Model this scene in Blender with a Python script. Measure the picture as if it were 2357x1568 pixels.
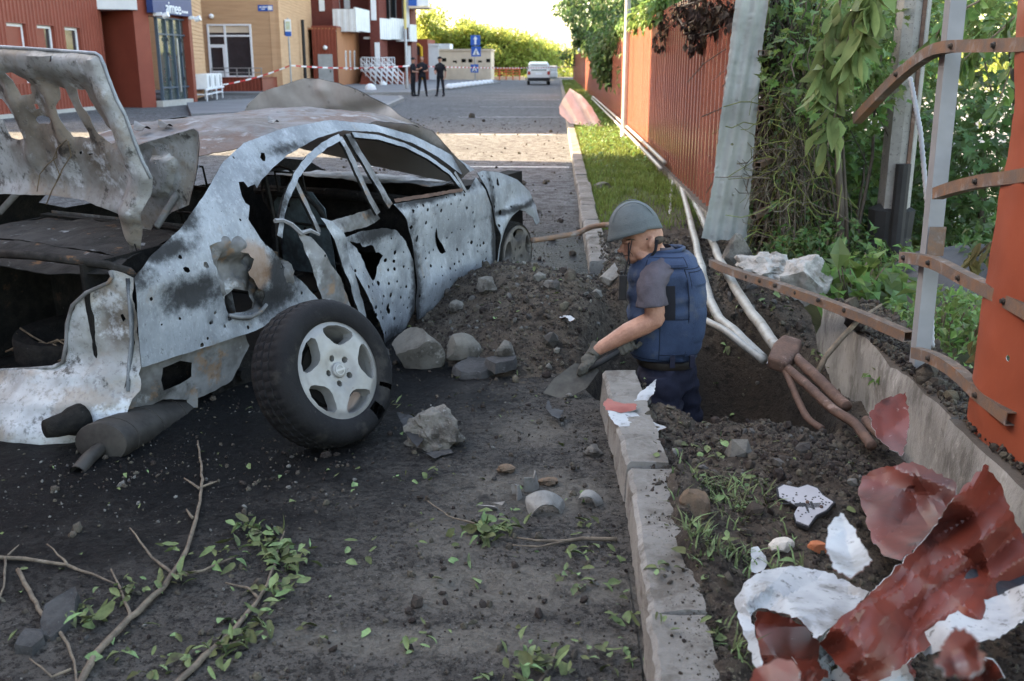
import bpy, bmesh, math, random
from mathutils import Vector, Matrix, noise, Euler
from mathutils.geometry import delaunay_2d_cdt
R = math.radians
random.seed(7)
for o in list(bpy.data.objects): bpy.data.objects.remove(o)
scene = bpy.context.scene
COL = scene.collection

# ---------------------------------------------------------------- camera
CAM_H = 1.55; PITCH = math.atan(636/2291); YAW = R(2.53); FPX = 2291.0
cd = bpy.data.cameras.new('camera'); cam = bpy.data.objects.new('camera', cd); COL.objects.link(cam)
cam.location = (0, 0, CAM_H); cam.rotation_euler = (R(90)-PITCH, 0, YAW)
cd.sensor_width = 36; cd.lens = 35; cd.clip_start = .05; cd.clip_end = 2000
cd.dof.use_dof = True; cd.dof.focus_distance = 4.3; cd.dof.aperture_fstop = 4.8
scene.camera = cam
# ---------------------------------------------------------------- sky, sun, exposure
SUN_EL = R(29); SUN_TRAVEL = Vector((1, -.16, 0)).normalized()       # the way the light travels over the ground
w = bpy.data.worlds.new('World'); scene.world = w; w.use_nodes = True
nt = w.node_tree; bg = nt.nodes['Background']
sky = nt.nodes.new('ShaderNodeTexSky'); sky.sky_type = 'NISHITA'; sky.sun_disc = False
sky.sun_elevation = SUN_EL; sky.sun_rotation = math.atan2(-SUN_TRAVEL.x, -SUN_TRAVEL.y)
sky.air_density = 1.0; sky.dust_density = 2.0; sky.ozone_density = 0.8
nt.links.new(sky.outputs[0], bg.inputs[0]); bg.inputs[1].default_value = .15
sl = bpy.data.lights.new('sun', 'SUN'); sl.energy = 5.0; sl.angle = R(.53); sl.color = (1, .87, .68)
so = bpy.data.objects.new('sun', sl); COL.objects.link(so)
so.rotation_euler = Vector((SUN_TRAVEL.x*math.cos(SUN_EL), SUN_TRAVEL.y*math.cos(SUN_EL), -math.sin(SUN_EL))).to_track_quat('-Z', 'Y').to_euler()
so.location = (-20, 5, 30)
vs = scene.view_settings; vs.view_transform = 'Standard'; vs.look = 'None'; vs.gamma = 1; vs.exposure = 3.05
vs.use_curve_mapping = False
scene.cycles.use_denoising = True
scene.cycles.max_bounces = 4; scene.cycles.diffuse_bounces = 2; scene.cycles.glossy_bounces = 2; scene.cycles.transmission_bounces = 2; scene.cycles.transparent_max_bounces = 4
vs.use_white_balance = True; vs.white_balance_temperature = 8200

# ---------------------------------------------------------------- survey helpers: sight lines of the photograph -> points of the place
_f = Vector((-math.sin(YAW)*math.cos(PITCH), math.cos(YAW)*math.cos(PITCH), -math.sin(PITCH)))
_r = Vector((math.cos(YAW), math.sin(YAW), 0)); _u = _r.cross(_f); _c = Vector((0, 0, CAM_H))
def ray(x, y): return _f*FPX + _r*(x-1178.5) - _u*(y-784)
def G(x, y, z=0):
    d = ray(x, y); return _c + d*((z-CAM_H)/d.z)
def atY(x, y, Y):
    d = ray(x, y); return _c + d*(Y/d.y)
def atX(x, y, X):
    d = ray(x, y); return _c + d*(X/d.x)

# ---------------------------------------------------------------- objects
def link(o, parent=None):
    COL.objects.link(o)
    if parent: o.parent = parent
    return o
def tag(o, label=None, cat=None, group=None, kind=None):
    if label: o['label'] = label
    if cat: o['category'] = cat
    if group: o['group'] = group
    if kind: o['kind'] = kind
    return o
def empty(name, loc=(0,0,0), rz=0, label=None, cat=None, group=None):
    o = bpy.data.objects.new(name, None); COL.objects.link(o); o.location = loc; o.rotation_euler = (0,0,rz)
    o.empty_display_size = .1
    return tag(o, label, cat, group)
def setmats(me, mats):
    for m in (mats if isinstance(mats, (list, tuple)) else [mats]): me.materials.append(m)
def mesh(name, v, f, mats, parent=None, smooth=False, mi=None, autosmooth=None):
    me = bpy.data.meshes.new(name); me.from_pydata([tuple(p) for p in v], [], f); setmats(me, mats)
    if mi: me.polygons.foreach_set('material_index', mi)
    if smooth: me.polygons.foreach_set('use_smooth', [True]*len(me.polygons))
    me.update()
    if autosmooth: 
        try: me.set_sharp_from_angle(angle=R(autosmooth))
        except Exception: pass
    return link(bpy.data.objects.new(name, me), parent)
def inst(name, me, parent=None, loc=(0,0,0), rot=(0,0,0), sc=(1,1,1)):
    o = bpy.data.objects.new(name, me); o.location = loc; o.rotation_euler = rot
    o.scale = sc if hasattr(sc, '__len__') else (sc, sc, sc)
    return link(o, parent)
def copy_tree(o, parent=None):
    c = o.copy(); COL.objects.link(c); c.parent = parent
    for ch in list(o.children): copy_tree(ch, c)
    return c
class MB:
    """collects simple shapes of ONE part"""
    def __init__(s): s.v = []; s.f = []; s.mi = []; s.cur = 0
    def add(s, v, f, mi=None):
        n = len(s.v); s.v += [Vector(p) for p in v]; s.f += [tuple(i+n for i in q) for q in f]
        s.mi += [s.cur if mi is None else mi]*len(f); return s
    def box(s, a, b, mat=None, bev=0, mi=None):
        x0,y0,z0 = a; x1,y1,z1 = b
        v = [(x0,y0,z0),(x1,y0,z0),(x1,y1,z0),(x0,y1,z0),(x0,y0,z1),(x1,y0,z1),(x1,y1,z1),(x0,y1,z1)]
        v = [Vector(p) for p in v]
        if mat is not None: v = [mat @ p for p in v]
        return s.add(v, [(0,3,2,1),(4,5,6,7),(0,1,5,4),(1,2,6,5),(2,3,7,6),(3,0,4,7)], mi)
    def prism(s, poly, z0, z1, mat=None, mi=None):
        n = len(poly); v = [Vector((p[0],p[1],z0)) for p in poly]+[Vector((p[0],p[1],z1)) for p in poly]
        if mat is not None: v = [mat @ p for p in v]
        f = [tuple(range(n-1,-1,-1)), tuple(range(n,2*n))]+[(i,(i+1)%n,n+(i+1)%n,n+i) for i in range(n)]
        return s.add(v, f, mi)
    def tube(s, pts, rad, sides=8, cap=True, squash=None, mi=None, jit=0):
        pts = [Vector(p) for p in pts]; n = len(pts)
        if not hasattr(rad, '__len__'): rad = [rad]*n
        t0 = (pts[1]-pts[0]).normalized(); ref = Vector((0,0,1)) if abs(t0.z) < .9 else Vector((1,0,0))
        nx = (ref - t0*ref.dot(t0)).normalized(); v = []; f = []
        for i, p in enumerate(pts):
            t = (pts[min(i+1,n-1)]-pts[max(i-1,0)]).normalized()
            nx = (nx - t*nx.dot(t)).normalized(); ny = t.cross(nx)
            for k in range(sides):
                a = 2*math.pi*k/sides; q = squash or (1,1); rr = rad[i]*(1+random.uniform(-jit,jit))
                v.append(p + nx*(math.cos(a)*rr*q[0]) + ny*(math.sin(a)*rr*q[1]))
        for i in range(n-1):
            for k in range(sides):
                f.append((i*sides+k, i*sides+(k+1)%sides, (i+1)*sides+(k+1)%sides, (i+1)*sides+k))
        if cap: f += [tuple(range(sides-1,-1,-1)), tuple(range((n-1)*sides, n*sides))]
        return s.add(v, f, mi)
    def sqtube(s, pts, w, h, upv=(0,0,1), wall=.003, mi=None):
        """open rectangular hollow section"""
        pts = [Vector(p) for p in pts]; n = len(pts); v = []; f = []
        for i, p in enumerate(pts):
            t = (pts[min(i+1,n-1)]-pts[max(i-1,0)]).normalized()
            a = t.cross(Vector(upv)).normalized(); b = a.cross(t)
            for q in (1, 0):
                for sx, sy in ((-1,-1),(1,-1),(1,1),(-1,1)):
                    v.append(p + a*(sx*(w/2-(0 if q else wall))) + b*(sy*(h/2-(0 if q else wall))))
        for i in range(n-1):
            for k in range(4):
                k2 = (k+1)%4; f.append((i*8+k, i*8+k2, i*8+8+k2, i*8+8+k)); f.append((i*8+4+k2, i*8+4+k, i*8+12+k, i*8+12+k2))
        for i, fl in ((0,0),(n-1,1)):
            for k in range(4):
                k2 = (k+1)%4; q = (i*8+k, i*8+4+k, i*8+4+k2, i*8+k2); f.append(q if not fl else q[::-1])
        return s.add(v, f, mi)
    def lathe(s, prof, sides=24, mat=None, mi=None):
        n = len(prof); v = []; f = []
        for r, z in prof:
            for k in range(sides):
                a = 2*math.pi*k/sides; v.append(Vector((r*math.cos(a), r*math.sin(a), z)))
        if mat is not None: v = [mat @ p for p in v]
        for i in range(n-1):
            for k in range(sides):
                f.append((i*sides+k, i*sides+(k+1)%sides, (i+1)*sides+(k+1)%sides, (i+1)*sides+k))
        return s.add(v, f, mi)
    def build(s, name, mats, parent=None, smooth=False, autosmooth=None):
        return mesh(name, s.v, s.f, mats, parent, smooth, s.mi if isinstance(mats,(list,tuple)) else None, autosmooth)
def bevelled(o, width=.01, seg=2):
    m = o.modifiers.new('bevel', 'BEVEL'); m.width = width; m.segments = seg; m.limit_method = 'ANGLE'; return o
def bake(o):
    """apply modifiers"""
    dg = bpy.context.evaluated_depsgraph_get(); me = bpy.data.meshes.new_from_object(o.evaluated_get(dg))
    o.modifiers.clear(); o.data = me; return o
def fbm(p, sc, oct=4, seed=0):
    return noise.fractal(Vector((p[0]*sc+seed*17.3, p[1]*sc-seed*9.1, (p[2] if len(p)>2 else 0)*sc+seed*3.7)), .9, 2.0, oct)
def inpoly(x, y, P):
    c = False; j = len(P)-1
    for i in range(len(P)):
        a, b = P[i], P[j]
        if (a[1] > y) != (b[1] > y) and x < (b[0]-a[0])*(y-a[1])/(b[1]-a[1])+a[0]: c = not c
        j = i
    return c
def densify(P, d, jag=0, rnd=None):
    out = []
    for i in range(len(P)):
        a = Vector(P[i][:2]); b = Vector(P[(i+1)%len(P)][:2]); n = max(1, int((b-a).length/d))
        for k in range(n):
            q = a.lerp(b, k/n)
            if jag and (k or rnd): q += Vector((random.uniform(-jag,jag), random.uniform(-jag,jag)))
            out.append(q)
    return out
def sheet2d(outline, holes, d, jag=0, hole_jag=0):
    """constrained triangulation of a sheet with real holes"""
    P = densify(outline, d, jag); H = []
    for h in holes: H.append([Vector(q) for q in h] if len(h) < 9 and (Vector(h[0])-Vector(h[1])).length < d*1.5 else densify(h, d, hole_jag, True))
    V = []; E = []
    for loop in [P]+H:
        n = len(V); V += loop; E += [(n+i, n+(i+1)%len(loop)) for i in range(len(loop))]
    x0 = min(p.x for p in P); x1 = max(p.x for p in P); y0 = min(p.y for p in P); y1 = max(p.y for p in P)
    HB = [(min(q.x for q in h)-d*.3, max(q.x for q in h)+d*.3, min(q.y for q in h)-d*.3, max(q.y for q in h)+d*.3) for h in H]
    y = y0+d*.5; r = 0
    while y < y1:
        x = x0 + d*(.25+.5*(r & 1))
        while x < x1:
            q = Vector((x+random.uniform(-.12,.12)*d, y+random.uniform(-.12,.12)*d))
            if inpoly(q.x, q.y, P) and not any(b[0] < q.x < b[1] and b[2] < q.y < b[3] for b in HB): V.append(q)
            x += d
        y += d*.87; r += 1
    o = delaunay_2d_cdt(V, E, [], 0, 1e-5)
    ov, of = o[0], o[2]; F = []
    for f in of:
        cx = sum(ov[i].x for i in f)/len(f); cy = sum(ov[i].y for i in f)/len(f)
        if not inpoly(cx, cy, P): continue
        if any(b[0] < cx < b[1] and b[2] < cy < b[3] and inpoly(cx, cy, h) for b, h in zip(HB, H)): continue
        F.append(tuple(f))
    return ov, F
def sheet(name, outline, holes, d, lift, mats, parent=None, thick=.003, jag=0, hole_jag=0, smooth=True, ang=50):
    """a bent metal sheet with two sides and a rim; lift maps sheet (u,v) to space"""
    ov, F = sheet2d(outline, holes, d, jag, hole_jag)
    V = [Vector(lift(p.x, p.y)) for p in ov]; N = [Vector() for _ in V]
    for f in F:
        n = (V[f[1]]-V[f[0]]).cross(V[f[2]]-V[f[0]])
        for i in f: N[i] += n
    n0 = len(V); W = V+[v - n.normalized()*thick if n.length > 0 else v for v, n in zip(V, N)]
    FF = list(F)+[tuple(i+n0 for i in reversed(f)) for f in F]; cnt = {}
    for f in F:
        for k in range(len(f)): cnt[(f[k], f[(k+1)%len(f)])] = 1
    mi = [0]*len(F)+[1]*len(F); two = isinstance(mats, (list,tuple)) and len(mats) > 1
    for (a, b) in list(cnt):
        if (b, a) not in cnt: FF.append((b, a, a+n0, b+n0)); mi.append(1)
    if not two: mi = None
    return mesh(name, W, FF, mats, parent, smooth, mi, ang)
def ngon_hole(x, y, r, n=6, ax=1.0, ang=0):
    out = []
    for k in range(n):
        a = 2*math.pi*k/n; rr = r*random.uniform(.75, 1.2); p = (math.cos(a)*rr*ax, math.sin(a)*rr)
        out.append((x+p[0]*math.cos(ang)-p[1]*math.sin(ang), y+p[0]*math.sin(ang)+p[1]*math.cos(ang)))
    return out
def ico(sub):
    bm = bmesh.new(); bmesh.ops.create_icosphere(bm, subdivisions=sub, radius=1)
    v = [q.co.copy() for q in bm.verts]; f = [tuple(w.index for w in q.verts) for q in bm.faces]; bm.free(); return v, f
ICO = {k: ico(k) for k in (1,2,3,4)}
def rock_data(size, sub=3, rough=.35, sc=1.2, seed=0, facet=0):
    v, f = ICO[sub]; out = []
    for p in v:
        q = p.copy()
        if facet:                                           # chop with planes: broken, angular
            for k in range(facet):
                rn = Vector((noise.noise((seed*3.1+k*7.7, 1.3, .2)), noise.noise((seed*5.3, k*3.3+.4, 2.2)), noise.noise((k*9.1, seed*2.7, 4.4)))).normalized()
                dd = .62+.25*noise.noise((k*2.1+.5, seed*1.9, 8.8)); e = q.dot(rn)-dd
                if e > 0: q -= rn*e
        m = 1 + rough*fbm(q, sc, 4, seed)*.55
        out.append(Vector((q.x*m*size[0], q.y*m*size[1], q.z*m*size[2])))
    return out, f
# ---------------------------------------------------------------- procedural materials
def _n(nt, t, **k):
    n = nt.nodes.new(t)
    for a, b in k.items():
        if a.startswith('i_'): n.inputs[a[2:].replace('_',' ')].default_value = b
        else: setattr(n, a, b)
    return n
def c4(c): return (c[0], c[1], c[2], 1)
def mat(name, c1, c2=None, sc=6, rough=.75, metal=0, bump=0, bsc=40, layers=(), coord='Object', island=0, hue=.12, spec=.18, rvar=0, trans=0, stretch=None, detail=4, lo=.35, hi=.65, coat=0):
    """c1<->c2 by noise; layers: dicts with c, and kind noise/blob/vor/wave; island = value variation per loose piece"""
    m = bpy.data.materials.new(name); m.use_nodes = True; nt = m.node_tree; L = nt.links.new
    bs = nt.nodes['Principled BSDF']; out = nt.nodes['Material Output']
    tc = _n(nt, 'ShaderNodeTexCoord')
    geo = _n(nt, 'ShaderNodeNewGeometry')
    src = geo.outputs['Position'] if coord == 'World' else tc.outputs[coord]
    if stretch:
        mp = _n(nt, 'ShaderNodeMapping'); mp.inputs['Scale'].default_value = stretch; L(src, mp.inputs[0]); src2 = mp.outputs[0]
    else: src2 = src
    def nz(scale, det=detail, s=None, dist=0):
        n = _n(nt, 'ShaderNodeTexNoise'); n.inputs['Scale'].default_value = scale; n.inputs['Detail'].default_value = det
        n.inputs['Roughness'].default_value = .7; n.inputs['Distortion'].default_value = dist; L(s or src2, n.inputs['Vector']); return n.outputs['Fac']
    def rng(x, a, b, smooth=True):
        r = _n(nt, 'ShaderNodeMapRange', interpolation_type='SMOOTHSTEP' if smooth else 'LINEAR')
        r.inputs['From Min'].default_value = a; r.inputs['From Max'].default_value = b; L(x, r.inputs['Value']); return r.outputs[0]
    def mixc(fac, a, b):
        x = _n(nt, 'ShaderNodeMix', data_type='RGBA'); L(fac, x.inputs[0])
        for s, q in ((6, a), (7, b)):
            if isinstance(q, tuple): x.inputs[s].default_value = c4(q)
            else: L(q, x.inputs[s])
        return x.outputs[2]
    def math_(op, a, b):
        x = _n(nt, 'ShaderNodeMath', operation=op)
        for s, q in ((0, a), (1, b)):
            if isinstance(q, (int, float)): x.inputs[s].default_value = q
            else: L(q, x.inputs[s])
        return x.outputs[0]
    c2 = c2 or tuple(x*.75 for x in c1)
    col = mixc(rng(nz(sc), lo, hi), tuple(c1), tuple(c2)); ro = None; bumps = []
    if rvar: ro = math_('ADD', rough-rvar*.5, math_('MULTIPLY', rng(nz(sc*1.7), .3, .7), rvar))
    for ly in layers:
        k = ly.get('k', 'noise')
        if k == 'noise': fac = rng(nz(ly['sc'], min(6, ly.get('det', 5)), src2 if ly.get('st', True) else src, ly.get('dist', 0)), ly['lo'], ly['hi'])
        elif k == 'vor':
            v = _n(nt, 'ShaderNodeTexVoronoi'); v.inputs['Scale'].default_value = ly['sc']; L(src, v.inputs['Vector'])
            fac = rng(v.outputs['Distance'], ly['hi'], ly['lo'])
        elif k == 'blob':
            fac = None; wob = math_('MULTIPLY', math_('SUBTRACT', nz(ly.get('sc', 5), 6, src), .5), ly.get('wob', .5))
            for c, rx in ly['pts']:
                s3 = rx if hasattr(rx, '__len__') else (rx, rx, rx)
                mp = _n(nt, 'ShaderNodeMapping'); mp.vector_type = 'POINT'
                mp.inputs['Scale'].default_value = [1/q for q in s3]; mp.inputs['Location'].default_value = [-a/q for a, q in zip(c, s3)]
                L(src, mp.inputs[0]); ln = _n(nt, 'ShaderNodeVectorMath', operation='LENGTH'); L(mp.outputs[0], ln.inputs[0])
                f1 = rng(math_('ADD', ln.outputs['Value'], wob), 1+ly.get('soft', .12), 1-ly.get('soft', .12))
                fac = f1 if fac is None else math_('MAXIMUM', fac, f1)
        elif k == 'axis':                                    # along one axis, between two values, edge broken by noise
            sp = _n(nt, 'ShaderNodeSeparateXYZ'); L(src, sp.inputs[0])
            v = math_('ADD', sp.outputs[ly['ax']], math_('MULTIPLY', math_('SUBTRACT', nz(ly.get('sc', 5), 6, src), .5), ly.get('wob', .2)))
            fac = rng(v, ly['lo'], ly['hi'])
        elif k == 'up':
            sp = _n(nt, 'ShaderNodeSeparateXYZ'); L(geo.outputs['Normal'], sp.inputs[0])
            v = math_('ADD', sp.outputs[2], math_('MULTIPLY', math_('SUBTRACT', nz(ly.get('sc', 5), 6, src), .5), ly.get('wob', .8)))
            fac = rng(v, ly['lo'], ly['hi'])
        if 'mask' in ly: fac = math_('MULTIPLY', fac, rng(nz(ly['mask'][0], 4, src), ly['mask'][1], ly['mask'][2]))
        if 'amt' in ly: fac = math_('MULTIPLY', fac, ly['amt'])
        col = mixc(fac, col, tuple(ly['c']))
        if 'rough' in ly:
            x = _n(nt, 'ShaderNodeMix', data_type='FLOAT'); L(fac, x.inputs[0])
            if ro is None: x.inputs[2].default_value = rough
            else: L(ro, x.inputs[2])
            x.inputs[3].default_value = ly['rough']; ro = x.outputs[0]
        if 'h' in ly: bumps.append(math_('MULTIPLY', fac, ly['h']))
    if island:
        h = _n(nt, 'ShaderNodeHueSaturation'); r1 = math_('ADD', 1-island, math_('MULTIPLY', geo.outputs['Random Per Island'], 2*island))
        L(r1, h.inputs['Value']); L(math_('ADD', .5-island*hue*.5, math_('MULTIPLY', geo.outputs['Random Per Island'], island*hue)), h.inputs['Hue'])
        L(col, h.inputs['Color']); col = h.outputs[0]
    L(col, bs.inputs['Base Color']); bs.inputs['Roughness'].default_value = rough; bs.inputs['Metallic'].default_value = metal
    bs.inputs['Specular IOR Level'].default_value = spec; bs.inputs['Coat Weight'].default_value = coat
    if ro is not None: L(ro, bs.inputs['Roughness'])
    if bump:
        bumps.append(math_('MULTIPLY', nz(bsc, 8), 1.0))
    if bumps:
        hsum = bumps[0]
        for q in bumps[1:]: hsum = math_('ADD', hsum, q)
        b = _n(nt, 'ShaderNodeBump'); b.inputs['Strength'].default_value = min(1, bump or .5); b.inputs['Distance'].default_value = .02 if bump <= 1 else .02*bump
        L(hsum, b.inputs['Height']); L(b.outputs[0], bs.inputs['Normal'])
    if trans:
        tr = _n(nt, 'ShaderNodeBsdfTranslucent'); g = _n(nt, 'ShaderNodeGamma'); L(col, g.inputs[0]); g.inputs[1].default_value = .8
        hs = _n(nt, 'ShaderNodeHueSaturation'); hs.inputs['Hue'].default_value = .48; hs.inputs['Value'].default_value = 1.15; L(g.outputs[0], hs.inputs['Color'])
        L(hs.outputs[0], tr.inputs['Color']); ms = _n(nt, 'ShaderNodeMixShader'); ms.inputs[0].default_value = trans
        L(bs.outputs[0], ms.inputs[1]); L(tr.outputs[0], ms.inputs[2]); L(ms.outputs[0], out.inputs['Surface'])
    m.diffuse_color = c4(c1)
    return m
SOOT = (.02, .019, .018)
ASPHALT = mat('asphalt', (.185,.188,.193), (.15,.153,.158), sc=.35, rough=.88, bump=.9, bsc=90, coord='World', spec=.1, layers=[
    dict(c=(.25,.252,.258), sc=60, lo=.62, hi=.75, amt=.5),
    dict(c=(.055,.055,.058), sc=2.2, lo=.57, hi=.72, amt=.4),
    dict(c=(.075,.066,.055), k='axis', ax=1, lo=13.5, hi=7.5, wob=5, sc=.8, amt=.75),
    dict(c=(.092,.083,.074), k='blob', pts=[((-.9,3.4,0),(3.3,3.9,3))], wob=.5, sc=1.6, soft=.3, amt=1, rough=.8),
    dict(c=(.045,.04,.036), sc=6, lo=.46, hi=.58, det=9, amt=.65, h=.4), dict(c=(.022,.02,.018), sc=34, lo=.53, hi=.59, det=8, amt=.75, h=-.6), dict(c=(.19,.175,.155), sc=48, lo=.585, hi=.625, det=6, amt=.65, h=.6), dict(c=(.012,.011,.01), sc=90, lo=.57, hi=.62, det=4, amt=.7, h=-.5),
    dict(c=(.07,.064,.058), sc=1.3, lo=.55, hi=.75, det=9, amt=.5),
    dict(c=(.15,.135,.115), k='blob', pts=[((-.15,2.75,0),(.42,.13,1)), ((-.3,2.45,0),(.5,.08,1)), ((-.12,3.45,0),(.3,.2,1)), ((-.1,4.1,0),(.18,.16,1)), ((-.3,3.1,0),(.16,.2,1))], wob=1.9, sc=9, soft=.5, amt=.8),
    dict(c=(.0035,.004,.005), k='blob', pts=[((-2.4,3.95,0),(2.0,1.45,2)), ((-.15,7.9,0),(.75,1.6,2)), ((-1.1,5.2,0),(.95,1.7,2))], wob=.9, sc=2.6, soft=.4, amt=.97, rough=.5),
    dict(c=(.012,.012,.014), sc=9, lo=.54, hi=.66, mask=(.5,.42,.55), amt=.5, h=-.3),
    dict(c=(.2,.19,.175), k='vor', sc=55, lo=.10, hi=.2, mask=(2,.5,.62), amt=.6)])
SOIL = mat('soil', (.07,.055,.042), (.042,.033,.026), sc=4, rough=.95, bump=.9, bsc=45, coord='World', detail=8, layers=[
    dict(c=(.085,.072,.058), sc=1.7, lo=.52, hi=.7, amt=.7), dict(c=(.14,.12,.10), sc=42, lo=.59, hi=.64, amt=.6), dict(c=(.016,.013,.011), sc=16, lo=.52, hi=.6, amt=.75), dict(c=(.012,.01,.009), sc=55, lo=.56, hi=.61, amt=.7),
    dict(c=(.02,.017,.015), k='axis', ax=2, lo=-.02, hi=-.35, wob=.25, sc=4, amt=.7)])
VERGE = mat('verge_soil', (.075,.062,.046), (.045,.038,.03), sc=5, rough=.95, bump=.8, bsc=50, coord='World', detail=8, layers=[
    dict(c=(.10,.085,.06), sc=2.1, lo=.5, hi=.68, amt=.7), dict(c=(.05,.065,.022), sc=3.1, lo=.5, hi=.62, amt=.55), dict(c=(.06,.09,.025), k='axis', ax=1, lo=9.5, hi=13, wob=3, sc=1, amt=.8)])
CLOD = mat('clod', (.068,.056,.045), (.038,.031,.026), sc=14, rough=.95, bump=.6, bsc=60, island=.6)
PEBBLE = mat('pebble', (.11,.105,.096), (.065,.062,.058), sc=14, rough=.9, bump=.4, bsc=60, island=.5)
CONC = mat('concrete', (.27,.258,.238), (.2,.19,.174), sc=3.2, rough=.9, bump=.5, bsc=60, coord='World', layers=[
    dict(c=(.33,.32,.3), sc=14, lo=.58, hi=.7, amt=.5), dict(c=(.085,.072,.058), sc=4.2, lo=.5, hi=.62, det=9, amt=.7), dict(c=(.12,.105,.09), sc=30, lo=.57, hi=.64, amt=.5), dict(c=(.06,.05,.04), k='up', lo=.55, hi=1.0, wob=1.6, sc=9, amt=.45)])
CONCB = mat('broken_concrete', (.17,.158,.14), (.09,.083,.074), sc=12, rough=.95, bump=.9, bsc=38, layers=[
    dict(c=(.33,.32,.3), sc=26, lo=.58, hi=.66, amt=.6), dict(c=(.04,.035,.03), sc=7, lo=.5, hi=.64, amt=.75)])
CONCW = mat('foundation_concrete', (.28,.27,.25), (.19,.183,.168), sc=4, rough=.92, bump=.45, bsc=50, coord='World', stretch=(1,1,.5), layers=[
    dict(c=(.42,.41,.38), sc=11, lo=.58, hi=.68, amt=.5), dict(c=(.085,.078,.07), sc=5, lo=.5, hi=.62, det=9, amt=.7), dict(c=(.1,.092,.08), sc=24, lo=.58, hi=.66, amt=.6), dict(c=(.05,.04,.032), k='up', lo=.4, hi=.9, wob=1.2, sc=6, amt=.9)])
PAINTW = mat('line_paint', (.62,.62,.6), (.45,.45,.44), sc=3, rough=.8, coord='World', layers=[dict(c=(.1,.1,.105), sc=7, lo=.55, hi=.68, amt=.8)])
KERBG = mat('kerb_concrete_far', (.28,.27,.255), (.22,.213,.2), sc=2, rough=.9, bump=.2, bsc=40, coord='World')
PAVE = mat('pavement_asphalt', (.17,.172,.178), (.14,.142,.147), sc=.6, rough=.9, bump=.15, bsc=80, coord='World', layers=[dict(c=(.2,.2,.205), sc=.25, lo=.5, hi=.62, amt=.5)])
# --- metals
REDP = mat('red_brown_paint', (.25,.09,.062), (.21,.074,.052), sc=2, rough=.24, spec=.6, layers=[dict(c=(.40,.13,.09), sc=5, lo=.6, hi=.75, amt=.3), dict(c=(.13,.05,.035), sc=11, lo=.66, hi=.76, amt=.5)])
ORANGEP = mat('orange_red_paint', (.30,.075,.04), (.25,.062,.034), sc=1.6, rough=.42, bump=.1, bsc=3, layers=[dict(c=(.5,.19,.13), sc=26, lo=.66, hi=.74, amt=.5), dict(c=(.2,.06,.035), sc=6, lo=.64, hi=.78, amt=.5)])
GREYBACK = mat('grey_primer_back', (.33,.345,.335), (.27,.285,.275), sc=3, rough=.5, spec=.5, layers=[dict(c=(.22,.21,.19), sc=7, lo=.6, hi=.75, amt=.6), dict(c=(.12,.1,.08), sc=30, lo=.68, hi=.76, amt=.7)])
WHITEBACK = mat('white_primer_back', (.33,.345,.35), (.25,.262,.27), sc=6, rough=.5, spec=.35, layers=[dict(c=(.13,.12,.108), sc=7, lo=.52, hi=.64, amt=.65), dict(c=(.04,.037,.034), sc=38, lo=.58, hi=.65, amt=.75), dict(c=(.24,.25,.26), sc=25, lo=.56, hi=.66, amt=.5)])
REDCR = mat('crumpled_red_paint', (.125,.025,.016), (.075,.016,.011), sc=3, rough=.42, spec=.3, layers=[dict(c=(.15,.055,.045), sc=5, lo=.54, hi=.7, amt=.4), dict(c=(.018,.009,.008), sc=6, lo=.57, hi=.72, amt=.7), dict(c=(.24,.19,.18), sc=34, lo=.64, hi=.69, amt=.5)])
RUST = mat('rusty_steel', (.22,.13,.085), (.15,.12,.105), sc=9, rough=.75, metal=.3, bump=.2, bsc=70, layers=[dict(c=(.28,.27,.265), sc=6, lo=.52, hi=.66, amt=.8), dict(c=(.3,.12,.05), sc=11, lo=.58, hi=.7, amt=.7), dict(c=(.06,.045,.035), k='up', lo=.7, hi=1.1, wob=1, sc=30, amt=.8)])
RUSTD = mat('brown_rusty_pipe', (.12,.072,.054), (.08,.05,.04), sc=12, rough=.8, bump=.3, bsc=60, layers=[dict(c=(.26,.19,.16), sc=8, lo=.56, hi=.7, amt=.7), dict(c=(.06,.045,.036), sc=15, lo=.57, hi=.7, amt=.7)])
GREYP = mat('grey_post_paint', (.24,.247,.258), (.20,.207,.217), sc=3, rough=.5, layers=[dict(c=(.2,.11,.08), sc=9, lo=.7, hi=.78, amt=.8), dict(c=(.32,.33,.34), sc=25, lo=.62, hi=.74, amt=.4)])
PIPEP = mat('silver_painted_pipe', (.31,.30,.275), (.23,.22,.195), sc=10, rough=.5, metal=.2, layers=[dict(c=(.2,.13,.08), sc=14, lo=.6, hi=.7, amt=.7), dict(c=(.44,.43,.41), sc=20, lo=.62, hi=.72, amt=.6), dict(c=(.07,.06,.05), sc=5, lo=.58, hi=.72, amt=.6)])
GALV = mat('galvanised_steel', (.34,.345,.35), (.28,.285,.29), sc=6, rough=.42, metal=.55)
DARK = mat('dark_interior', (.005,.005,.005), (.009,.008,.007), sc=8, rough=.95)
BARK = mat('bark', (.09,.075,.06), (.05,.042,.035), sc=12, rough=.95, bump=.6, bsc=40, stretch=(1,1,.2))
TWIG = mat('twig', (.17,.135,.1), (.1,.08,.062), sc=20, rough=.9, bump=.4, bsc=90, layers=[dict(c=(.26,.22,.17), sc=9, lo=.58, hi=.7, amt=.6)])
VINE = mat('dry_vine', (.12,.105,.085), (.06,.052,.042), sc=15, rough=.95, island=.4)
VINEG = mat('green_vine', (.13,.15,.05), (.09,.1,.035), sc=15, rough=.9, island=.3)
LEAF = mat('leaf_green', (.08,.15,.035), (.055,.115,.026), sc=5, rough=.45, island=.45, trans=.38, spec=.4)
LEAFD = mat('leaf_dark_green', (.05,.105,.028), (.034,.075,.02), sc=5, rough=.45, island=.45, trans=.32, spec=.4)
LEAFY = mat('leaf_yellow_green', (.235,.29,.06), (.18,.235,.05), sc=3, rough=.5, island=.35, trans=.5)
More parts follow.
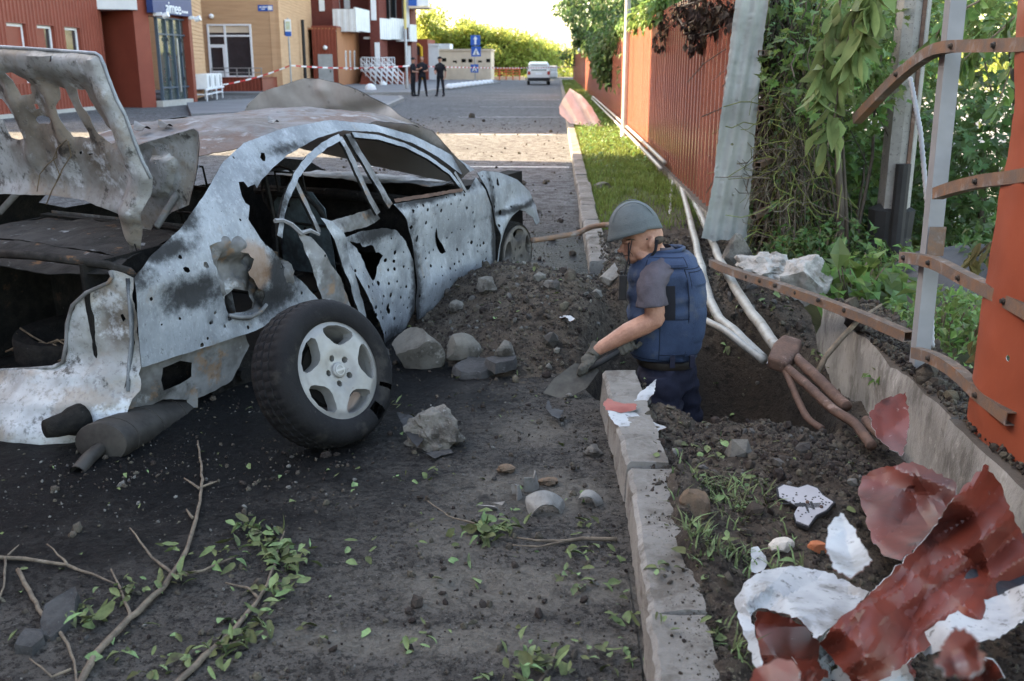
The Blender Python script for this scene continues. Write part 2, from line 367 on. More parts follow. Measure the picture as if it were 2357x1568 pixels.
LEAFW = mat('wilted_leaf', (.135,.185,.065), (.095,.14,.045), sc=9, rough=.6, island=.3, trans=.25, layers=[dict(c=(.07,.05,.03), sc=6, lo=.6, hi=.72, amt=.8)])
LEAFB = mat('brown_dead_leaf', (.05,.032,.022), (.03,.02,.016), sc=9, rough=.8, island=.4)
LEAFO = mat('olive_dead_leaf', (.14,.125,.045), (.09,.08,.03), sc=9, rough=.7, island=.35, trans=.2)
LEAFG = mat('fallen_leaf', (.13,.165,.07), (.075,.10,.042), sc=22, rough=.7, island=.55, hue=.16, layers=[dict(c=(.05,.045,.03), sc=12, lo=.55, hi=.68, amt=.8)])
GRASS = mat('grass', (.11,.155,.03), (.075,.12,.024), sc=2, rough=.6, island=.45, trans=.3)
# ================================================================ ground
def sstep(a, b, x):
    t = max(0, min(1, (x-a)/(b-a))); return t*t*(3-2*t)
def gs(x, y, cx, cy, sx, sy, h): return h*math.exp(-((x-cx)/sx)**2-((y-cy)/sy)**2)
def crater_d(x, y): return math.hypot((x-.80)/.64, (y-4.98)/(.98 if y > 4.98 else 1.0)) + .10*noise.noise((x*2.3, y*2.3, 3.1))
def soil_z(x, y):
    near = sstep(.30, .42, x)
    z = -.07 + .17*near
    z += gs(x,y,-.36,6.25,.46,.62,.36)+gs(x,y,.12,5.75,.40,.5,.26)+gs(x,y,-.22,5.25,.42,.42,.16)+gs(x,y,.3,6.7,.4,.7,.17)
    z += gs(x,y,.9,3.6,.3,.2,.03)+gs(x,y,1.3,5.9,.3,.4,.12)-.13*sstep(.85,1.4,x)*sstep(6.2,5.0,y)*sstep(2.2,3.2,y)+gs(x,y,1.15,6.6,.4,.5,.05)+gs(x,y,.98,3.3,.32,.35,.08)
    if y < 4.5: z += .085*sstep(.30,.37,x)*sstep(.60,.42,x)*max(0,.55+.9*fbm((x,y),3.5,4,31))
    d = crater_d(x, y)
    z -= .95*(.55*sstep(1.08, .72, d)+.45*sstep(.9, .2, d))
    a = .02+.05*sstep(1.7, .8, d)+.03*sstep(.06,.25,z)
    z += a*fbm((x,y), 3.2, 5, 1)*.7 + .018*fbm((x,y), 11, 4, 2) + .010*fbm((x,y),30,3,4)
    return z
def road_z(x, y):
    k = sstep(12, 8, y)*sstep(-5.5,-4.5,x)
    if k <= 0: return 0
    z = k*(.010*fbm((x,y), 2.2, 5, 5)+.006*fbm((x,y), 14, 3, 6))
    p = G(1088,1338); dd = math.hypot((x-p.x)/.085, (y-p.y)/.05)
    z -= .035*sstep(1.15, .5, dd)
    return z
def grid(name, x0, x1, nx, y0, y1, ny, zf, mats, parent=None, skip=None):
    v = []; f = []
    for j in range(ny+1):
        for i in range(nx+1):
            x = x0+(x1-x0)*i/nx; y = y0+(y1-y0)*j/ny; v.append((x, y, zf(x, y)))
    for j in range(ny):
        for i in range(nx):
            a = j*(nx+1)+i
            if skip and all(skip(v[q]) for q in (a, a+1, a+nx+2, a+nx+1)): continue
            f.append((a, a+1, a+nx+2, a+nx+1))
    return mesh(name, v, f, mats, parent, True)
# road: one sheet to the horizon, fine near the camera, broken away at the crater
P = [(-400,-60),(.3,-60),(.3,4.42),(.2,4.55),(.12,4.8),(.1,5.05),(.16,5.4),(.3,5.6),(.3,102),(400,102),(400,600),(-400,600)]
V = [Vector(p) for p in P]; E_ = [(i,(i+1)%len(P)) for i in range(len(P))]
yy = 1.7
while yy < 12:
    st = .03 if yy < 5 else .05 if yy < 8 else .12
    xx = -5.2
    while xx < .27:
        if not (xx > .06 and 4.4 < yy < 5.65): V.append(Vector((xx+random.uniform(-.008,.008), yy+random.uniform(-.008,.008))))
        xx += st*1.2
    yy += st
o_ = delaunay_2d_cdt(V, E_, [], 1, 1e-5)
F_ = [tuple(f) for f in o_[2] if inpoly(sum(o_[0][i].x for i in f)/3, sum(o_[0][i].y for i in f)/3, P)]
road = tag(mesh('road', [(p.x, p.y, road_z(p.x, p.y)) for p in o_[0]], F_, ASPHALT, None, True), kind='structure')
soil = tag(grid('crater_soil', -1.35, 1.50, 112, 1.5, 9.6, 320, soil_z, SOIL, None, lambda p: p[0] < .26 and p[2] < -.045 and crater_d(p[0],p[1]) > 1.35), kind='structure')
verge = tag(grid('verge', .26, 1.50, 14, 9.5, 100, 260, lambda x,y: .10*sstep(.3,.42,x)+.015*fbm((x,y),1.4,4,8) if y > 9.7 else soil_z(x,y), VERGE), kind='structure')
back_mat = mat('back_ground_soil', (.05,.055,.025), (.035,.04,.02), sc=2, rough=.95, bump=.6, bsc=20, coord='World')
tag(grid('back_terrain', 1.7, 6.0, 20, -6, 102, 60, lambda x,y: -.35-.12*(x-1.7)+.06*fbm((x,y),.9,3,3), back_mat), kind='structure')
tag(grid('back_lane', 5.6, 60, 20, -20, 102, 30, lambda x,y: -.9+.01*fbm((x,y),.3,2,3), PAVE), kind='structure')
# painted bay lines
for i, (y, x0, x1) in enumerate([(15.7,-3.2,.2),(23.1,-2.3,-.1),(30.9,-3.0,.2),(38.3,-2.9,.2),(46,-3.2,.15),(53.5,-3,.1),(61,-7.5,-.8)]):
    v = []; n = 24
    for k in range(n+1):
        x = x0+(x1-x0)*k/n; wv = .05+.012*noise.noise((x*6, y, 1)); v += [(x, y-wv, .004), (x, y+wv, .004)]
    tag(mesh('parking_line', v, [(2*k, 2*k+2, 2*k+3, 2*k+1) for k in range(n)], PAINTW), kind='structure')
# right kerb: single stones
kerb = empty('kerb'); tag(kerb, kind='structure')
def kerb_mesh(L=1.0, worn=0, seed=0, w=.155, h=.28):
    v = []; f = []; nx, ny, nz = 5, int(max(3, 46*worn*L)+2), 6
    prof = [(0,0),(0,h*.5),(0,h-.04),(0,h-.016),(.014,h),(w*.6,h),(w,h),(w,0)]
    for j in range(ny+1):
        y = L*j/ny
        for (x, z) in prof:
            e = worn*(.004*fbm((x*2,y,z), 6, 4, seed)+.004*fbm((x,y,z),26,3,seed)); ch = worn*(max(0, fbm((seed,y,0),5,3,seed))*.03+max(0,fbm((seed,y,2),11,4,seed)-.3)*.06) if z > h*.8 and x < .05 else 0
            v.append((x+e+ch*.6, y+(.006 if j == 0 else -.006 if j == ny else 0), z-h+e*.8-ch))
    m = len(prof)
    for j in range(ny):
        for i in range(m-1): f.append((j*m+i, j*m+i+1, j*m+m+i+1, j*m+m+i))
    f += [tuple(range(m-1,-1,-1)), tuple(range(ny*m, ny*m+m))]
    return v, f
kb_far = None
for (y, L, dx, dz, rz, rx, ry) in [(.4,.98,0,.14,0,0,0),(1.39,.98,0,.145,.0,0,0),(2.38,.97,.01,.15,-.01,0,.02),(3.37,1.04,.015,.160,.045,.03,.02)]:
    v, f = kerb_mesh(L, 1, int(y*10)); o = mesh('kerb_stone', v, f, CONC, kerb, True, autosmooth=18)
    o.location = (.25+dx, y, dz); o.rotation_euler = (rx, ry, rz)
for y in (7.35, 8.36, 9.37, 10.38, 11.39, 12.4):
    v, f = kerb_mesh(.99, 1, int(y*10)); o = mesh('kerb_stone', v, f, CONC, kerb, True, autosmooth=40); o.location = (.25+random.uniform(-.008,.008), y, .14+random.uniform(-.008,.008)); o.rotation_euler = (random.uniform(-.01,.01), 0, random.uniform(-.006,.006))
v, f = kerb_mesh(.99, .3, 5); kbm = None
for k in range(86):
    y = 13.41+k*1.01
    if kbm is None: o = mesh('kerb_stone', v, f, CONC, kerb, True, autosmooth=40); kbm = o.data
    else: o = inst('kerb_stone', kbm, kerb)
    o.location = (.25, y, .14)
# pavements on the far left with kerb stones
def pavement(name, pts, kedges):
    st = MB(); st.prism([(p.x, p.y) for p in pts], -.1, .13); o = tag(st.build(name, PAVE), kind='structure')
    for a, b in kedges:
        A, B = pts[a], pts[b]; d = (B-A); n = max(1, int(d.length/1.2)); ang = math.atan2(d.y, d.x)
        bm = MB().box((.005,-.1,-.12), (d.length/n-.005,.06,.145)); me = None
        for k in range(n):
            q = A+d*(k/n)
            if me is None: ob = bm.build('kerb_stone', KERBG, o); me = ob.data
            else: ob = inst('kerb_stone', me, o)
            ob.location = (q.x, q.y, 0); ob.rotation_euler = (0,0,ang)
    return o
def g2(x, y): p = G(x, y, .13); return Vector((p.x, p.y, 0))
pavement('far_pavement', [g2(640,214), g2(798,214), g2(945,213), g2(1028,203), g2(1149,189), Vector((-6,98,0)), Vector((-34,98,0)), Vector((-34,g2(640,214).y,0))], [(0,1),(1,2),(2,3),(3,4)])
pavement('near_pavement', [g2(879,246), g2(925,226), g2(918,221), g2(860,219), g2(640,224), g2(430,236), g2(440,262)], [(0,1),(1,2),(2,3)])
# ================================================================ buildings on the left
REDW = mat('red_cladding', (.225,.055,.036), (.2,.048,.032), sc=1.2, rough=.45)
ORW = mat('orange_siding', (.52,.32,.19), (.46,.275,.16), sc=2, rough=.7, stretch=(.3,.3,4), island=.05)
WOODW = mat('orange_brown_cladding', (.38,.17,.085), (.32,.135,.07), sc=2, rough=.6, stretch=(4,4,.3))
BRICKW = mat('dark_red_brick', (.16,.045,.035), (.12,.034,.028), sc=3, rough=.85, stretch=(1,1,5), layers=[dict(c=(.2,.08,.065), sc=14, lo=.55, hi=.7, amt=.4)])
WHITEW = mat('white_render', (.62,.63,.64), (.56,.57,.58), sc=1.5, rough=.7)
BEIGEW = mat('beige_render', (.62,.50,.38), (.55,.44,.34), sc=1.2, rough=.85)
FRAMEW = mat('white_frame', (.72,.73,.75), (.68,.69,.71), sc=2, rough=.5)
FRAMEG = mat('grey_blue_frame', (.075,.10,.13), (.06,.085,.11), sc=2, rough=.45)
GLASS = mat('dark_window_glass', (.022,.026,.03), (.03,.035,.04), sc=1.5, rough=.06, spec=.8)
GLASSG = mat('shop_glass', (.05,.065,.06), (.07,.085,.075), sc=1.0, rough=.05, spec=.9)
NAVY = mat('navy_sign', (.025,.045,.14), (.022,.04,.125), sc=2, rough=.4)
BLUE = mat('sign_blue', (.02,.10,.38), (.018,.09,.34), sc=2, rough=.4)
WHITEP = mat('white_plastic', (.74,.75,.76), (.68,.69,.71), sc=3, rough=.5)
GREYD = mat('grey_door', (.34,.35,.36), (.29,.30,.31), sc=2, rough=.6)
BLACKP = mat('black_plastic', (.02,.02,.021), (.026,.026,.027), sc=6, rough=.6)
STONE = mat('pale_step_stone', (.42,.40,.37), (.36,.34,.31), sc=4, rough=.8)
class Face:
    """a wall from A to B (plan); local u along, v up, w out towards the road"""
    def __init__(s, A, B):
        s.A = Vector((A[0],A[1],0)); d = Vector((B[0]-A[0], B[1]-A[1], 0)); s.L = d.length; s.u = d/s.L; s.n = Vector((s.u.y,-s.u.x,0))
        s.M = Matrix(((s.u.x, s.n.x, 0, A[0]), (s.u.y, s.n.y, 0, A[1]), (0,0,1,0), (0,0,0,1)))   # (u, w, z)
    def box(s, mb, u0, u1, z0, z1, w0, w1): return mb.box((u0,w0,z0), (u1,w1,z1), s.M)
    def ribs(s, mb, z0, z1, pitch=.22, dep=.035, u0=0, u1=None, w=0):
        u1 = s.L if u1 is None else u1; P = []; u = u0
        while u < u1-1e-6:
            for du, ww in ((0,0),(.45,0),(.55,dep),(.92,dep),(1.0,0)):
                if u+du*pitch <= u1+1e-6: P.append((u+du*pitch, w+ww))
            u += pitch
        v = [s.M @ Vector((a,b,z0)) for a,b in P]+[s.M @ Vector((a,b,z1)) for a,b in P]; n = len(P)
        return mb.add(v, [(i,i+1,n+i+1,n+i) for i in range(n-1)])
    def P(s, u, z, w=0): return s.M @ Vector((u, w, z))
    def at(s, px, py):
        """(u, z) on this face under a sight line"""
        d = ray(px, py); t = (s.A-_c).dot(s.n)/d.dot(s.n); p = _c+d*t; return (p-s.A).dot(s.u), p.z
def pt(px, Y): p = atY(px, 148, Y); return (p.x, p.y)
BH = 14.0
def window(face, px0, py0, px1, py1, par, frame=FRAMEW, glass=GLASS, fw=.07, mull=(), trans=(), depth=.10, name='window'):
    u0, z1 = face.at(px0, py0); u1, _ = face.at(px1, py0); _, z0 = face.at((px0+px1)/2, py1)
    m = MB(); face.box(m, u0, u1, z0, z0+fw, 0, depth); face.box(m, u0, u1, z1-fw, z1, 0, depth)
    face.box(m, u0, u0+fw, z0+fw, z1-fw, 0, depth); face.box(m, u1-fw, u1, z0+fw, z1-fw, 0, depth)
    for t in mull: face.box(m, u0+(u1-u0)*t-fw*.6, u0+(u1-u0)*t+fw*.6, z0+fw, z1-fw, .003, depth-.004)
    for t in trans: face.box(m, u0+fw, u1-fw, z0+(z1-z0)*t-fw*.5, z0+(z1-z0)*t+fw*.5, .004, depth-.007)
    o = m.build(name, frame, par); cuts = [0]+sorted(mull)+[1]
    for a, b in zip(cuts[:-1], cuts[1:]):
        g = MB(); face.box(g, u0+(u1-u0)*a+fw*.5, u0+(u1-u0)*b-fw*.5, z0+fw*.5, z1-fw*.5, .01, .035); g.build('pane', glass, o)
    return o, (u0, u1, z0, z1)
# ---- red clad wing with slit windows and shop entrance
red = empty('red_clad_building', pt(120, 33)+(0,), label='red corrugated metal clad building with three slit windows and shop entrance', cat='building')
INV = red.matrix_world
def top(par, o): return o
def reparent_all(root):
    """children were modelled in place: keep them there"""
    M = Matrix.Translation(root.location) @ Euler(root.rotation_euler).to_matrix().to_4x4(); Mi = M.inverted()
    for c in root.children:
        c.matrix_parent_inverse = Mi
fA = Face(pt(-105, 27.3), pt(240, 36.5))
slits = []
for a, b, t in ((14,47,52),(84,113,55),(148,174,64)):
    u0, z1 = fA.at(a, t); u1, _ = fA.at(b, t); slits.append((u0-.05, u1+.25, z1))
zs1 = sum(s[2] for s in slits)/3; zs0 = zs1-1.75
m = MB(); cuts = []
for (u0,u1,_) in slits: cuts.append((u0,u1))
ua = 0
for (u0,u1) in cuts+[(fA.L,fA.L)]:
    fA.ribs(m, .0, BH, u0=ua, u1=u0); ua = u1
for (u0,u1) in cuts:
    fA.ribs(m, .0, zs0, u0=u0, u1=u1); fA.ribs(m, zs1, BH, u0=u0, u1=u1)
m.build('wall_cladding', REDW, red)
for (u0,u1) in cuts:
    m = MB(); fA.box(m, u0,u1,zs1,zs1+.03,-.16,.03); fA.box(m, u0,u1,zs0-.03,zs0,-.16,.03); fA.box(m,u0-.03,u0,zs0,zs1,-.16,.03); fA.box(m,u1,u1+.03,zs0,zs1,-.16,.03)
    w_ = m.build('window_reveal', REDW, red)
    m = MB(); fA.box(m, u0,u0+.09,zs0,zs1,-.16,-.09); fA.box(m,u1-.09,u1,zs0,zs1,-.16,-.09); fA.box(m,u0+.09,u1-.09,zs1-.09,zs1,-.16,-.09); m.build('frame', FRAMEW, w_)
    m = MB(); fA.box(m, u0+.05,u1-.05,zs0,zs1-.05,-.15,-.12); m.build('pane', GLASS, w_)
m = MB(); fA.box(m, 0, fA.L, -.05, .12, 0, .09); m.build('plinth', STONE, red)
fR = Face(pt(240,36.5), pt(250,40.5)); fRb = Face(pt(236,40.4), pt(330,40.4)); fP = Face(pt(318,37.0), pt(352,37.6))
m = MB(); fR.ribs(m, 0, BH); fRb.ribs(m, 0, BH); m.build('entrance_recess_wall', REDW, red)
m = MB(); p0, p1 = pt(228,36.3), pt(328,36.8); h0 = atY(300,22,36.6).z
m.prism([p0, p1, pt(334,40.3), pt(242,40.3)], h0, h0+.9); m.build('entrance_canopy', WHITEW, red)
m = MB(); fRb.box(m, 0, fRb.L, 0, .1, .02, 2.5); m.build('entrance_step', STONE, red)
m = MB(); fP.box(m, 0, fP.L, -.05, BH, -3, .0); m.build('entrance_pier', REDW, red)
fD = Face(pt(352,37.7), pt(425,40.6))
m = MB(); fD.box(m, 0, fD.L, -.05, .22, -.1, .25); m.build('shop_step', STONE, red)
o, (u0,u1,z0,z1) = window(fD, 353, 38, 424, 234, red, FRAMEG, GLASSG, .06, (.27,.5,.73), (.17,.8), .12, 'shop_glazing')
for t in (.27,.73): 
    for k in (.25,.55,.72): m = MB(); fD.box(m, u0+(u1-u0)*t-.06, u0+(u1-u0)*t+.06, z0+(z1-z0)*k, z0+(z1-z0)*k+.12, .12, .15); m.build('door_hinge', BLACKP, red)
m = MB(); fD.box(m, u0+(u1-u0)*.53, u0+(u1-u0)*.57, .5, z0+(z1-z0)*.76, .14, .18); m.build('door_pull', GALV, red)
m = MB(); fD.box(m, fD.L, fD.L+.28, -.05, BH, -.4, .3); fD.box(m, 0, fD.L, z1, BH, -.3, 0); m.build('shop_trim', REDW, red)
# fascia sign: raised letters
us, zt = fD.at(330, 2); ue, _ = fD.at(418, 12); zb = fD.at(375, 34)[1]
m = MB(); fD.box(m, us, ue+.15, zb, zb+.95, .1, .34); sgn = m.build('shop_sign', NAVY, red)
def text(body, size, mt, M, par, name='lettering', ext=.01, align='CENTER', xs=1.0):
    c = bpy.data.curves.new('lettering', 'FONT'); c.body = body; c.size = size; c.extrude = ext; c.align_x = align; c.align_y = 'CENTER'; c.space_character = .95
    o = bpy.data.objects.new('tmp', c); COL.objects.link(o); me = bpy.data.meshes.new_from_object(o.evaluated_get(bpy.context.evaluated_depsgraph_get()))
    bpy.data.objects.remove(o); me.transform(M @ Matrix.Diagonal((xs,1,1,1))); me.materials.clear(); me.materials.append(mt); me.name = name
    return link(bpy.data.objects.new(name, me), par)
def fM(f, u, z, w): # text plane: x along u, y up, normal out
    return Matrix(((f.u.x, 0, f.n.x, 0),(f.u.y, 0, f.n.y, 0),(0,1,0,0),(0,0,0,1))).to_4x4().copy() if False else Matrix.Translation(f.P(u,z,w)) @ Matrix(((f.u.x,0,f.n.x,0),(f.u.y,0,f.n.y,0),(0,1,0,0),(0,0,0,1)))
qa = fD.at(379,20); uc = qa[0]
text('aimee', .62, FRAMEW, fM(fD, uc, qa[1], .35), sgn, xs=1.0)
qs = fD.at(399,28)
m = MB(); [fD.box(m, qs[0]+.075*k, qs[0]+.05+.075*k, qs[1]-.03, qs[1]+.03+.03*(k % 3 == 1), .34, .346) for k in range(8)]; tag(m.build('small_lettering', FRAMEW, sgn), kind='stuff')
for k, uu in enumerate((us+.3, ue-.1)):
    m = MB(); fD.box(m, uu-.05, uu+.05, zb-.1, zb+.02, .2, .5); m.lathe([(.0,.0),(.1,.0),(.1,.22),(0,.22)], 10, Matrix.Translation(fD.P(uu,zb-.12,.55)) @ Matrix.Rotation(R(70),4,'Y')); m.build('spotlight', WHITEP, red)
# hidden rear mass of the wing: carries the storeys above
m = MB(); m.prism([pt(-105,27.4)[:2], (-45,27.4), (-45,60), (-24.5,60), pt(332,41.2), pt(252,41.2), pt(238,36.8)], .2, BH-.05); m.build('building_core', REDW, red)
reparent_all(red)
# ---- orange sided block
ora = empty('orange_sided_building', pt(560, 58)+(0,), label='orange horizontal siding building with white framed glazing and blue street plate', cat='building')
def siding(face, zmax=6.5, z0=0, rows=.15, skip=()):
    """each board is a piece; skip = (u0,u1,z0,z1) openings"""
    z = z0; me = None; core = MB(); face.box(core, 0, face.L, z0, BH, -.5, -.004)
    z = z0
    while z < zmax:
        zt = z+rows-.022; segs = [(0, face.L)]
        for (a,b,c,d) in skip:
            if z < d and zt > c: segs = [q for s in segs for q in ((s[0],min(s[1],a)),(max(s[0],b),s[1])) if q[1]-q[0] > .02]
        for (a,b) in segs:
            b_ = MB(); face.box(b_, a, b, z, zt, .0, .025); b_.build('siding_board', ORW, ora)
        z += rows
    return core
fO1 = Face(pt(426,40.9), pt(472,49)); siding(fO1, 5.2, .1, .17).build('wall', ORW, ora)
fO2 = Face(pt(474,58), pt(648,58))
w0 = (fO2.at(475,0)[0]+.05, fO2.at(579,0)[0], fO2.at(520,182)[1], fO2.at(520,56)[1])
core = siding(fO2, 6.0, .1, .155, [w0]); core.build('wall', ORW, ora)
o, (u0,u1,z0,z1) = window(fO2, 477, 56, 578, 178, ora, FRAMEW, GLASS, .09, (.40,), (.78,), .13, 'glazed_front')
m = MB(); fO2.box(m, u0, u0+.14, z0, z0+(z1-z0)*.62, .13, .16); fO2.box(m, u0+(u1-u0)*.33, u0+(u1-u0)*.4, z0, z0+(z1-z0)*.62, .13, .16); fO2.box(m, u0+.14, u0+(u1-u0)*.33, z0+(z1-z0)*.56, z0+(z1-z0)*.62, .13,.16); fO2.box(m, u0+.14, u0+(u1-u0)*.33, z0, z0+(z1-z0)*.12, .13, .16); m.build('balcony_door', FRAMEW, ora)
m = MB(); fO2.box(m, u0+.05, u1-.05, z0+(z1-z0)*.84, z1-.09, .036, .05); m.build('roller_blind', BEIGEW, ora)
fB = Face(pt(485,55), pt(601,55)); m = MB(); fB.ribs(m, 0, fB.at(540,179)[1], .2, .03); fB.box(m, 0, fB.L, fB.at(540,180)[1]-.05, fB.at(540,179)[1], -3, 0); fB.box(m, fB.L-.02, fB.L, 0, fB.at(540,179)[1]-.05, -3, 0); m.build('balcony_base', REDW, ora)
m = MB(); zb = fB.at(540,179)[1]; zr = fB.at(540,156)[1]
fB.box(m, 0, fB.L, zr-.05, zr, -.12, -.06); fB.box(m, 0, fB.L, (zr+zb)/2-.02, (zr+zb)/2+.02, -.11, -.07)
for k in range(5): fB.box(m, fB.L*k/4*.98, fB.L*k/4*.98+.05, zb, zr-.05, -.115, -.065)
m.build('balcony_railing', GALV, ora)
m = MB(); q = fO2.at(489,38); m.lathe([(.02,-.13),(.1,-.1),(.15,-.03),(.155,.03),(.1,.1),(.02,.13)], 14, Matrix.Translation(fO2.P(q[0], q[1], .2))); m.build('globe_lamp', WHITEP, ora, True)
q0 = fO2.at(594,12); q1 = fO2.at(629,26); m = MB(); fO2.box(m, q0[0], q1[0], q1[1], q0[1], .03, .06); pl = m.build('street_plate', BLUE, ora)
m = MB(); zc = (q0[1]+q1[1])/2; fO2.box(m, q0[0]+.08, q0[0]+.22, zc+.02, zc+.08, .06, .064); fO2.box(m, q0[0]+.26, q0[0]+.52, zc+.02, zc+.09, .06, .064); fO2.box(m, q0[0]+.18, q0[0]+.40, zc-.08, zc-.03, .06, .064); tag(m.build('faded_lettering', FRAMEW, pl), kind='stuff'); m = MB(); fO2.box(m, q1[0]-.28, q1[0]-.03, q1[1]+.05, q0[1]-.05, .06, .068); m.build('number_field', FRAMEW, pl)
fO3 = Face(pt(648,58), pt(722,73)); siding(fO3, 6.4, .1, .17).build('wall', ORW, ora)
m = MB(); p = pt(689,66); zt = atY(682,46,66).z; m.tube([(p[0]+.35,p[1],0),(p[0]+.35,p[1],zt)], .11, 8); m.build('downpipe', BLACKP, ora)
m = MB(); fO3.box(m, 0, fO3.L, 6.6, 6.9, .03, .25); m.build('cornice', WHITEW, ora)
m = MB(); m.prism([pt(473,58.2), (-45,58.2), (-45,74), pt(720,74), pt(648,58.7)], .1, BH-.02); m.build('building_core', ORW, ora)
reparent_all(ora)
# ---- brick block with balconies
bri = empty('brick_apartment_block', pt(850, 80)+(0,), label='dark red brick apartment block with white balconies and stair railings', cat='building')
def boxpx(name, mt, px0, px1, py0, py1, Y, dep, par):
    """block with a front facing down the street between sight lines"""
    a = pt(px0, Y); b = pt(px1, Y); z1 = min(BH, atY((px0+px1)/2, py0, Y).z) if py0 > -90 else BH; z0 = max(0, atY((px0+px1)/2, py1, Y).z) if py1 < 400 else 0
    return MB().box((a[0], Y, z0), (b[0], Y+dep, z1)).build(name, mt, par)
m = MB(); m.prism([pt(712,76.2), (-45,76.2), (-45,106), pt(944,106), pt(936,84.3), pt(860,84.3), pt(860,80.3), pt(775,80.3), pt(772,76.2)], .1, BH); m.build('brick_core', BRICKW, bri)
for px0, px1, Y, dep in ((715,772,74,2.3),(772,862,80,.4),(854,876,77,3.4),(876,936,84,.4),(933,949,82,3)): boxpx('brick_wall', BRICKW, px0, px1, -100, 500, Y, dep, bri)
fE = Face(pt(721,70.5), pt(778,70.5)); zE = fE.at(750,64)[1]
m = MB(); fE.ribs(m, 0, zE, .24, .035); fE.box(m, 0, fE.L, zE, zE+.12, -4, .05); fE.box(m, 0, .02, 0, zE, -4, -.01); m.build('entrance_block', REDW, bri)
d0 = fE.at(732,125); d1 = fE.at(769,198); m = MB(); fE.box(m, d0[0], d1[0], .05, d0[1], .04, .09); dr = m.build('entrance_door', GREYD, bri)
m = MB(); fE.box(m, d1[0]-.2, d1[0]-.14, 1.0, 1.15, .09, .14); m.build('handle', BLACKP, dr)
m = MB(); q = fE.at(750,110); m.lathe([(.02,-.15),(.12,-.1),(.17,0),(.12,.1),(.02,.15)], 12, Matrix.Translation(fE.P(q[0],q[1],.2))); m.build('globe_lamp', WHITEP, bri, True)
fW = Face(pt(778,70.5), pt(829,79)); zW = fW.at(800,72)[1]
m = MB(); fW.ribs(m, 0, zW, .3, .015); fW.box(m, 0, fW.L, zW, zW+.1, -4, .05); m.build('stair_hall_cladding', WOODW, bri)
for px in (795,805,815):
    a = fW.at(px-1.6,117); b = fW.at(px+2.4,161); m = MB(); fW.box(m, a[0], b[0], b[1], a[1], .02, .06); s_ = m.build('slit_window', FRAMEW, bri); m = MB(); fW.box(m, a[0]+.12, b[0]-.08, b[1]+.1, a[1]-.1, .06, .065); m.build('pane', GLASS, s_)
def balcony(pts, zt, zb):
    m = MB()
    for (a, b) in zip(pts[:-1], pts[1:]):
        f = Face(pt(*a), pt(*b)); z0 = atY((a[0]+b[0])/2, zb, (a[1]+b[1])/2).z; z1 = atY((a[0]+b[0])/2, zt, (a[1]+b[1])/2).z; f.box(m, 0, f.L, z0, z1, -.12, 0); f.ribs(m, z0, z1, .45, .03, w=.004); f.box(m, 0, f.L, z0, z0+.15, -1.2, -.12)
    return m.build('balcony', WHITEW, bri)
balcony([(771,72),(823,72),(854,76.5)], 21, 73); balcony([(873,77),(903,79.5),(933,82)], 43, 91); balcony([(946,81),(961,82.5)], 57, 96)
for px0, px1, py0, py1, Y, nm in ((741,753,-100,26,73.97,'tall_window'),(771,788,-100,19,79.97,'tall_window'),(798,811,-100,20,79.97,'tall_window'),(858,870,-100,47,76.97,'tall_window'),(864,875,98,157,76.97,'white_door'),(936,945,-100,64,81.97,'tall_window'),(939,946,106,152,81.97,'white_door')): boxpx(nm, FRAMEW, px0, px1, py0, py1, Y-.06, .08, bri)
boxpx('loggia_glazing', GLASS, 889, 916, -100, 60, 83.9, .08, bri)
for px in (887,901,915,930): boxpx('loggia_mullion', GREYD, px-1, px+1, -100, 60, 83.8, .08, bri)
# stairs with white railings
f = Face(pt(829,76), pt(905,76)); m = MB(); zs = f.at(860,165)[1]
for k in range(3):
    for j in range(6): f.box(m, .1+k*1.35+.0, .1+k*1.35+.9, 0, zs*(1-j/6.), -.6+.0+.28*j, -.6+.28*(j+1))
m.build('stair_base', REDW, bri)
for k in range(6):
    u = f.L*k/6+.05; m = MB()
    for h in (.0,.35,.7):
        m.tube([f.P(u, zs+.2+h, 0), f.P(u+1.3, .15+h, 1.4)], .035, 5)
    for t in (0,.33,.66,1): m.tube([f.P(u+1.3*t, zs*(1-t)+.0, 1.4*t), f.P(u+1.3*t, zs*(1-t)+.95, 1.4*t)], .03, 5)
    m.build('stair_railing', FRAMEW, bri)
m = MB(); f.box(m, 0, f.L, 0, zs, -2, -.7); m.build('porch_base', REDW, bri)
m = MB()
for k in range(14): m.tube([f.P(f.L*k/13, zs, -.72), f.P(f.L*k/13, zs+1.0, -.72)], .025, 4)
for h in (.5, 1.0): m.tube([f.P(0, zs+h, -.72), f.P(f.L, zs+h, -.72)], .03, 4)
m.build('porch_railing', FRAMEW, bri)
f = Face(pt(948,96), pt(985,96)); m = MB(); f.box(m, 0, f.L, 0, f.at(965,90)[1], -6, 0); m.build('annex_wall', REDW, bri)
q0 = f.at(958,107); q1 = f.at(969,127); m = MB(); f.box(m, q0[0], q1[0], q1[1], q0[1], .01, .05); m.build('annex_window', GLASS, bri)
YEL = mat('yellow_gas_pipe', (.6,.36,.03), (.55,.32,.03), sc=2, rough=.5)
m = MB(); a = f.at(958,103); b = f.at(968,103); m.tube([f.P(a[0]-.5,a[1],.35), f.P(b[0]-.15,b[1],.35), f.P(b[0]+.1,b[1]-.25,.35), f.P(b[0]+.15,.2,.35)], .13, 8); m.build('gas_pipe', YEL, bri)
boxpx('overhang_panel', BLUE, 944, 962, -100, 14, 81, 1.5, bri); boxpx('overhang_slab', BEIGEW, 944, 990, 14, 19, 81, 2.5, bri); boxpx('overhang_railing', FRAMEW, 963, 990, -100, 13.5, 81.3, .1, bri)
reparent_all(bri)
